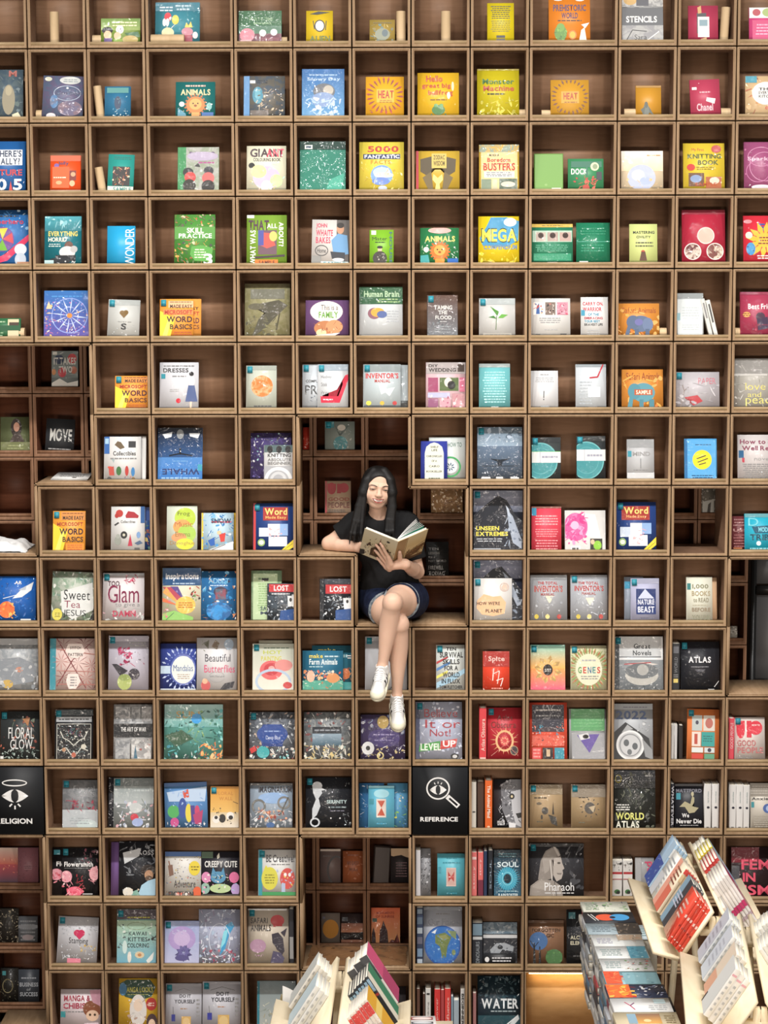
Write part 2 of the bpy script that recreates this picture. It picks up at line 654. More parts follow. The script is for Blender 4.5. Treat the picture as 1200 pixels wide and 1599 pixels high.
# ------------------------------------------------------------------ books
def art(mb, spec, w, h, y=-0.0008, x0=0.0, z0=0.0, rnd=None):
    """Print a cover: spec holds ';'-separated marks in cover coordinates (0,0 top left .. 1,1 bottom right)."""
    rnd = rnd or random.Random(sum(map(ord, spec)))
    lay = [0]

    def P(u, v):
        u, v = min(1.0, max(0.0, u)), min(1.0, max(0.0, v))
        return [x0 + u * w, y - 0.00005 * lay[0], z0 + (1 - v) * h]

    def cols(tok):
        a = tok.split('~')
        return rgb(a[0]), (rgb(a[1]) if len(a) > 1 else None)

    def poly(pts, c, c2=None):
        V = [P(*p) for p in pts]
        ctr = np.mean(np.array(V), 0)
        n = len(V)
        mb.tris([ctr] + V, [[0, 1 + k, 1 + (k + 1) % n] for k in range(n)], c, c2)

    def put_text(s, a, b, c_, d, col, bold, vert=0):
        if vert:
            v, t = text2d(s, bold)
            v = (v - v.min(0)) / (v.max(0) - v.min(0) + 1e-9)
            uv = np.stack([a + (1 - v[:, 1]) * (c_ - a), b + (1 - v[:, 0]) * (d - b)], 1) if vert == 1 else \
                np.stack([a + v[:, 1] * (c_ - a), b + v[:, 0] * (d - b)], 1)
        else:
            v, t = text2d(s, bold)
            v = (v - v.min(0)) / (v.max(0) - v.min(0) + 1e-9)
            uv = np.stack([a + v[:, 0] * (c_ - a), d - v[:, 1] * (d - b)], 1)
        V = np.stack([x0 + uv[:, 0] * w, np.full(len(uv), y - 0.00005 * lay[0]), z0 + (1 - uv[:, 1]) * h], 1)
        mb.tris(V, t, rgb(col))

    for item in spec.split(';'):
        item = item.strip()
        if not item:
            continue
        lay[0] += 1
        txt = None
        if '|' in item:
            item, txt = item.split('|')
        a = item.split()
        op = a[0]
        if op == 'r':                                   # rectangle x0 y0 x1 y1 colour
            q = [float(x) for x in a[1:5]]
            c, c2 = cols(a[5])
            poly([(q[0], q[1]), (q[2], q[1]), (q[2], q[3]), (q[0], q[3])], c, c2)
        elif op == 'G':                                 # printed two-colour blend x0 y0 x1 y1 top bottom
            q = [float(x) for x in a[1:5]]
            c, _ = cols(a[5]); d, _ = cols(a[6])
            V = [P(q[0], q[1]), P(q[2], q[1]), P(q[2], q[3]), P(q[0], q[3])]
            mb.quads(V, [[0, 1, 2, 3]], np.array([c, c, d, d]))
        elif op == 'e':
            q = [float(x) for x in a[1:5]]
            c, c2 = cols(a[5])
            poly([(q[0] + q[2] * math.cos(t), q[1] + q[3] * math.sin(t)) for t in np.linspace(0, 2 * math.pi, 28)[:-1]], c, c2)
        elif op == 'o':
            q = [float(x) for x in a[1:6]]
            c, _ = cols(a[6])
            n = 36
            V, Q = [], []
            for k in range(n):
                t = 2 * math.pi * k / n
                V += [P(q[0] + q[2] * math.cos(t), q[1] + q[3] * math.sin(t)),
                      P(q[0] + (q[2] - q[4]) * math.cos(t), q[1] + (q[3] - q[4] * w / h) * math.sin(t))]
                j = (k + 1) % n
                Q.append([2 * k, 2 * j, 2 * j + 1, 2 * k + 1])
            mb.quads(V, Q, c)
        elif op == 'X':                                 # lettering standing on its head
            q = [float(x) for x in a[1:5]]
            v, t = text2d(txt, True)
            v = (v - v.min(0)) / (v.max(0) - v.min(0) + 1e-9)
            V = [P(q[2] - x * (q[2] - q[0]), q[1] + z * (q[3] - q[1])) for x, z in v]
            mb.tris(V, t, rgb(a[5]))
        elif op in 'tTvVuU':
            q = [float(x) for x in a[1:5]]
            put_text(txt, *q, a[5], op.isupper(), 1 if op in 'vV' else (2 if op in 'uU' else 0))
        elif op == 'g':                                 # lines of small type x0 y0 x1 y1 colour n
            q = [float(x) for x in a[1:5]]
            c, _ = cols(a[5]); n = int(a[6])
            for k in range(n):
                yy = q[1] + (q[3] - q[1]) * (k + 0.5) / n
                hh = (q[3] - q[1]) / n * 0.22
                m = rnd.uniform(0.0, 0.18) * (q[2] - q[0])
                xx = q[0] + m / 2
                while xx < q[2] - m / 2:                # words
                    e = min(q[2] - m / 2, xx + rnd.uniform(0.04, 0.13))
                    poly([(xx, yy - hh), (e, yy - hh), (e, yy + hh), (xx, yy + hh)], c)
                    xx = e + 0.018
        elif op == 's':                                 # scattered shapes x0 y0 x1 y1 n size colour/colour
            q = [float(x) for x in a[1:5]]
            n, sz, cl = int(int(a[5]) * 1.9), float(a[6]) * 0.66, a[7].split('/')
            for k in range(n):
                lay[0] += 0.03
                cx, cy = rnd.uniform(q[0], q[2]), rnd.uniform(q[1], q[3])
                q_ = rnd.random()
                r1, r2, an = sz * rnd.uniform(.5, 1.3), sz * rnd.uniform(.35, 1.0), rnd.uniform(0, 3)
                if q_ < .4:                                 # a stroke
                    r1, r2 = r1 * 1.7, r2 * .32
                elif q_ < .6:
                    r1, r2 = r1 * .5, r2 * .5
                m = rnd.choice((5, 6, 7, 8))
                pts = []
                for t in range(m):
                    th = 2 * math.pi * t / m
                    f = rnd.uniform(.6, 1.15)
                    u, v_ = r1 * f * math.cos(th), r2 * f * math.sin(th)
                    pts.append((min(1, max(0, cx + u * math.cos(an) - v_ * math.sin(an))),
                                min(1, max(0, cy + (u * math.sin(an) + v_ * math.cos(an)) * w / h))))
                c, c2 = cols(rnd.choice(cl))
                poly(pts, c, c2)
        elif op == 'y':                                 # rays cx cy r1 r2 n width colour
            cx, cy, r1, r2 = [float(x) for x in a[1:5]]
            n, wd_ = int(a[5]), float(a[6])
            c, _ = cols(a[7])
            for k in range(n):
                t = 2 * math.pi * (k + .25) / n
                j = rnd.uniform(.92, 1.05)
                d, e = (math.cos(t), math.sin(t)), (-math.sin(t), math.cos(t))
                f = w / h
                pts = [(cx + d[0] * r1, cy + d[1] * r1 * f), (cx + d[0] * (r1 * .5 + r2 * .5) + e[0] * wd_, cy + (d[1] * (r1 * .5 + r2 * .5) + e[1] * wd_) * f),
                       (cx + d[0] * r2 * j, cy + d[1] * r2 * j * f), (cx + d[0] * (r1 * .5 + r2 * .5) - e[0] * wd_, cy + (d[1] * (r1 * .5 + r2 * .5) - e[1] * wd_) * f)]
                poly(pts, c)
        elif op == 'p':                                 # polygon colour x y x y ...
            c, c2 = cols(a[1])
            q = [float(x) for x in a[2:]]
            poly(list(zip(q[::2], q[1::2])), c, c2)
        elif op == 'L':                                 # line colour width x y x y ...
            c, _ = cols(a[1]); lw = float(a[2])
            q = [float(x) for x in a[3:]]
            pts = list(zip(q[::2], q[1::2]))
            for (ax, ay), (bx_, by) in zip(pts[:-1], pts[1:]):
                dx, dy = (bx_ - ax) * w, (by - ay) * h
                m = math.hypot(dx, dy) + 1e-9
                nx, ny = -dy / m * lw * w / 2, dx / m * lw * w / 2
                poly([(ax + nx / w, ay + ny / h), (bx_ + nx / w, by + ny / h), (bx_ - nx / w, by - ny / h), (ax - nx / w, ay - ny / h)], c)


def book_mesh(mb, w, h, t, base, spine=None):
    """Cover boards and spine of a book lying in x 0..w, z 0..h, y 0..t (front cover at y = 0)."""
    a = base.split('~')
    c, c2 = rgb(a[0]), (rgb(a[1]) if len(a) > 1 else None)
    b = 0.0016
    mb.box((0, 0, 0), (w, b, h), c, c2)
    mb.box((0, t - b, 0), (w, t, h), c, c2)
    sc = rgb(spine) if spine else c
    # rounded spine
    V, Q = [], []
    n = 6
    for k in range(n + 1):
        an = math.pi * k / n
        V += [[-0.0022 * math.sin(an), t / 2 - t / 2 * math.cos(an), 0], [-0.0022 * math.sin(an), t / 2 - t / 2 * math.cos(an), h]]
        if k:
            Q.append([2 * k - 2, 2 * k - 1, 2 * k + 1, 2 * k])
    mb.quads(V, Q, sc)


def new_book(w, h, t, base, spec, label, group, wrapped=False, sticker=None, spine=None, spine_spec=None, back_spec=None):
    mb = MB()
    book_mesh(mb, w, h, t, base, spine)
    if spec:
        art(mb, spec, w, h)
    if back_spec:
        bm = MB()
        art(bm, back_spec, w, h)
        for V, T, c, c2 in zip(bm.v, bm.f, bm.c, bm.c2):
            mb.tris(np.stack([w - V[:, 0], t - V[:, 1], V[:, 2]], 1), T - T.min(), c, c2)
    if spine_spec:                                     # print on the spine: x 0..1 across the thickness
        sm = MB()
        art(sm, spine_spec, t, h)
        for V, T, c, c2 in zip(sm.v, sm.f, sm.c, sm.c2):
            V = np.stack([V[:, 1] - 0.0022, t - V[:, 0], V[:, 2]], 1)
            mb.tris(V, T - T.min() if len(T) else T, c, c2)
    o = mb.build('book', M['film'] if wrapped else M['ink'])
    tag(o, label, 'book', group)
    pg = MB()
    i = 0.002
    pg.box((0.001, 0.0016, i), (w - i, t - 0.0016, h - i))
    pg.build('page_block', M['pages'], o)
    if sticker:
        st = MB()
        sx, sy = (sticker if isinstance(sticker, tuple) else (0.03, 0.02))
        sw, sh = 0.024, 0.030
        st.box((sx * w, -0.0042, h - sy * h - sh), (sx * w + sw, -0.0037, h - sy * h), rgb('2f93a5'))
        st.box((sx * w + 0.003, -0.0046, h - sy * h - sh + 0.004), (sx * w + sw - 0.003, -0.0043, h - sy * h - sh + 0.011), rgb('1d6f80'))
        so = st.build('price_sticker', M['ink'], o)
        so['label'] = 'square teal price sticker'
    return o


def stand(o, w, h, x, z, yb, lean, roll, t=0.013):
    Rr = Matrix.Rotation(math.radians(-lean), 4, 'X') @ Matrix.Rotation(math.radians(roll), 4, 'Y')
    zmin = min((Rr @ Vector(p)).z for p in ((0, 0, 0), (w, 0, 0), (0, t, 0), (w, t, 0)))
    o.matrix_world = Matrix.Translation((x, yb, z + 0.0007 - zmin)) @ Rr


LEAN = 11.0
GRP = 'books displayed on the shelf wall'


def put_book(x0, x1, yt, r, label, base, spec, opts=''):
    """Front-facing book in row r of the front layer; x0, x1, yt are its sides and top edge seen in the photograph."""
    op = dict(t=0.013, lean=LEAN, roll=0.0, L=0)
    wrapped = 'w' in opts.split()
    stk = 'k' in opts.split()
    spine = None
    for tok in opts.split():
        if '=' in tok:
            k, v = tok.split('=')
            if k == 'spine': spine = v
            else: op[k] = float(v)
    yb = 0.032 + 0.020 * op['L']
    le = math.radians(op['lean'])
    zf = floor_z(r)
    pm = at((x0 + x1) / 2, yt, yb)
    # top edge: solve the ray against the leaning cover plane
    d = ray((x0 + x1) / 2, yt)
    n = np.array([0, math.cos(le), -math.sin(le)])
    q = np.array([0, yb, zf])
    p = CAM + d * (np.dot(n, q - CAM) / np.dot(n, d))
    h = (p[2] - zf) / math.cos(le)
    yy = 0.5 * (p[1] + yb)
    ymid = topix((p[0], yy, zf + (p[2] - zf) / 2))[1]
    xa, xb = at(x0, ymid, yy)[0], at(x1, ymid, yy)[0]
    c = cell_at((x0 + x1) / 2, (yt + topix((0, 0, zf))[1]) / 2)[1]
    h = min(h, (RH - 2 * (GAP + WALL) - 0.006 - op['t'] * math.sin(le)) / math.cos(le))
    m = WALL + GAP + 0.0015 + abs(math.sin(math.radians(op['roll']))) * h
    if not (r, c) in RECESS:
        xa, xb = max(xa, CX[c] + m + 0.0022), min(xb, CX[c + 1] - m)
    w = xb - xa
    o = new_book(w, h, op['t'], base, spec, label, GRP, wrapped, stk, spine)
    stand(o, w, h, xa, zf, yb, op['lean'], op['roll'], op['t'])
    if op['L'] == 0:
        HOLD.setdefault((r, c), label)
    return o


def put_back_book(x0, x1, yt, yb_px, label, base, spec, opts=''):
    """Book on the inner layer of boxes; yb_px is its foot seen in the photograph (its box floor is found from it)."""
    op = dict(t=0.013, lean=8.0, roll=0.0)
    for tok in opts.split():
        if '=' in tok:
            k, v = tok.split('=')
            op[k] = float(v)
    Y = BY + 0.03
    xm = (x0 + x1) / 2
    pz = at(xm, yb_px, Y)[2]
    k = min(range(-3, 9), key=lambda k: abs(BJZ(k + 1) + 0.03 - pz))
    zf = BJZ(k + 1) + 0.017
    h = (at(xm, yt, Y + 0.02)[2] - zf) / math.cos(math.radians(op['lean']))
    xa, xb = at(x0, yt + 20, Y)[0], at(x1, yt + 20, Y)[0]
    i = max([q for q in range(len(BJX)) if BJX[q] <= (xa + xb) / 2])
    m = 0.0185 + abs(math.sin(math.radians(op['roll']))) * h
    xa, xb = max(xa, BJX[i] + m + 0.0022), min(xb, BJX[i + 1] - m)
    o = new_book(xb - xa, h, op['t'], base, spec, label, 'books in the dark inner boxes', 'w' in opts.split(), 'k' in opts.split())
    stand(o, xb - xa, h, xa, zf, Y, op['lean'], op['roll'])
    BHOLD.setdefault((i, k), label)
    return o


def put_spine(x0, x1, yt, r, label, base, spec, opts=''):
    """Book standing edge-on with its spine to the front."""
    op = dict(yb=0.033, d=0.108, roll=0.0)
    for tok in opts.split():
        if '=' in tok:
            k, v = tok.split('=')
            op[k] = float(v)
    zf = floor_z(r)
    op['d'] = min(op['d'], 0.143 - op['yb'])
    xm = (x0 + x1) / 2
    h = at(xm, yt, op['yb'])[2] - zf
    ym = topix((0, 0, zf + h / 2))[1]
    xa, xb = at(x0, ym, op['yb'])[0], at(x1, ym, op['yb'])[0]
    cc = cell_at(xm, ym)[1]
    sl = abs(math.sin(math.radians(op['roll']))) * h
    lo_, hi_ = CX[cc] + GAP + WALL + 0.0008, CX[cc + 1] - GAP - WALL - 0.0008
    if op['roll'] == 0:
        xa, xb = max(xa, lo_), min(xb, hi_)
    t = xb - xa
    o = new_book(op['d'], h, t, base, None, label, GRP, False, None, None, spec)
    # spine (local x = 0) to the front: local x -> +y, local y -> -x
    R = Matrix(((0, -1, 0, 0), (1, 0, 0, 0), (0, 0, 1, 0), (0, 0, 0, 1)))
    Rr = Matrix.Rotation(math.radians(op['roll']), 4, 'Y')
    zmin = min((Rr @ Vector(p)).z for p in ((-t, 0, 0), (0, 0, 0)))
    o.matrix_world = Matrix.Translation((xb, op['yb'] + 0.0022, zf + 0.0007 - zmin)) @ Rr @ R
    c = cell_at(xm, (yt + topix((0, 0, zf))[1]) / 2)
    HOLD.setdefault((r, c[1]), label)
    return o


def dowel(px0, px1, py0, r, label, lying=False, py1=None, roll=0.0, Y=0.062):
    """Round beech prop; upright, or lying on the shelf."""
    zf = floor_z(r)
    mb = MB()
    if lying:
        rad = max(0.010, (at(px0, py0, Y)[2] - zf) / 2)
        a, b = at(px0, py0, Y)[0], at(px1, py0, Y)[0]
        tube(mb, [(0, 0, 0), (b - a, 0, 0)], rad, 16)
        loc = (a, Y, zf + rad + 0.0006)
    else:
        a, b = at(px0, py0 + 20, Y)[0], at(px1, py0 + 20, Y)[0]
        rad = (b - a) / 2
        h = at(px0, py0, Y)[2] - zf
        tube(mb, [(0, 0, 0), (0, 0, h)], rad, 18)
        loc = ((a + b) / 2, Y, zf + 0.0006 + rad * abs(math.sin(math.radians(roll))))
    o = mb.build('wooden_dowel', M['dowel'], loc=loc)
    o.rotation_euler = (0, math.radians(roll), 0)
    tag(o, label, 'dowel', 'wooden dowels used as book props')
    HOLD.setdefault((r, cell_at((px0 + px1) / 2, py0 + 4)[1]), label)
    return o

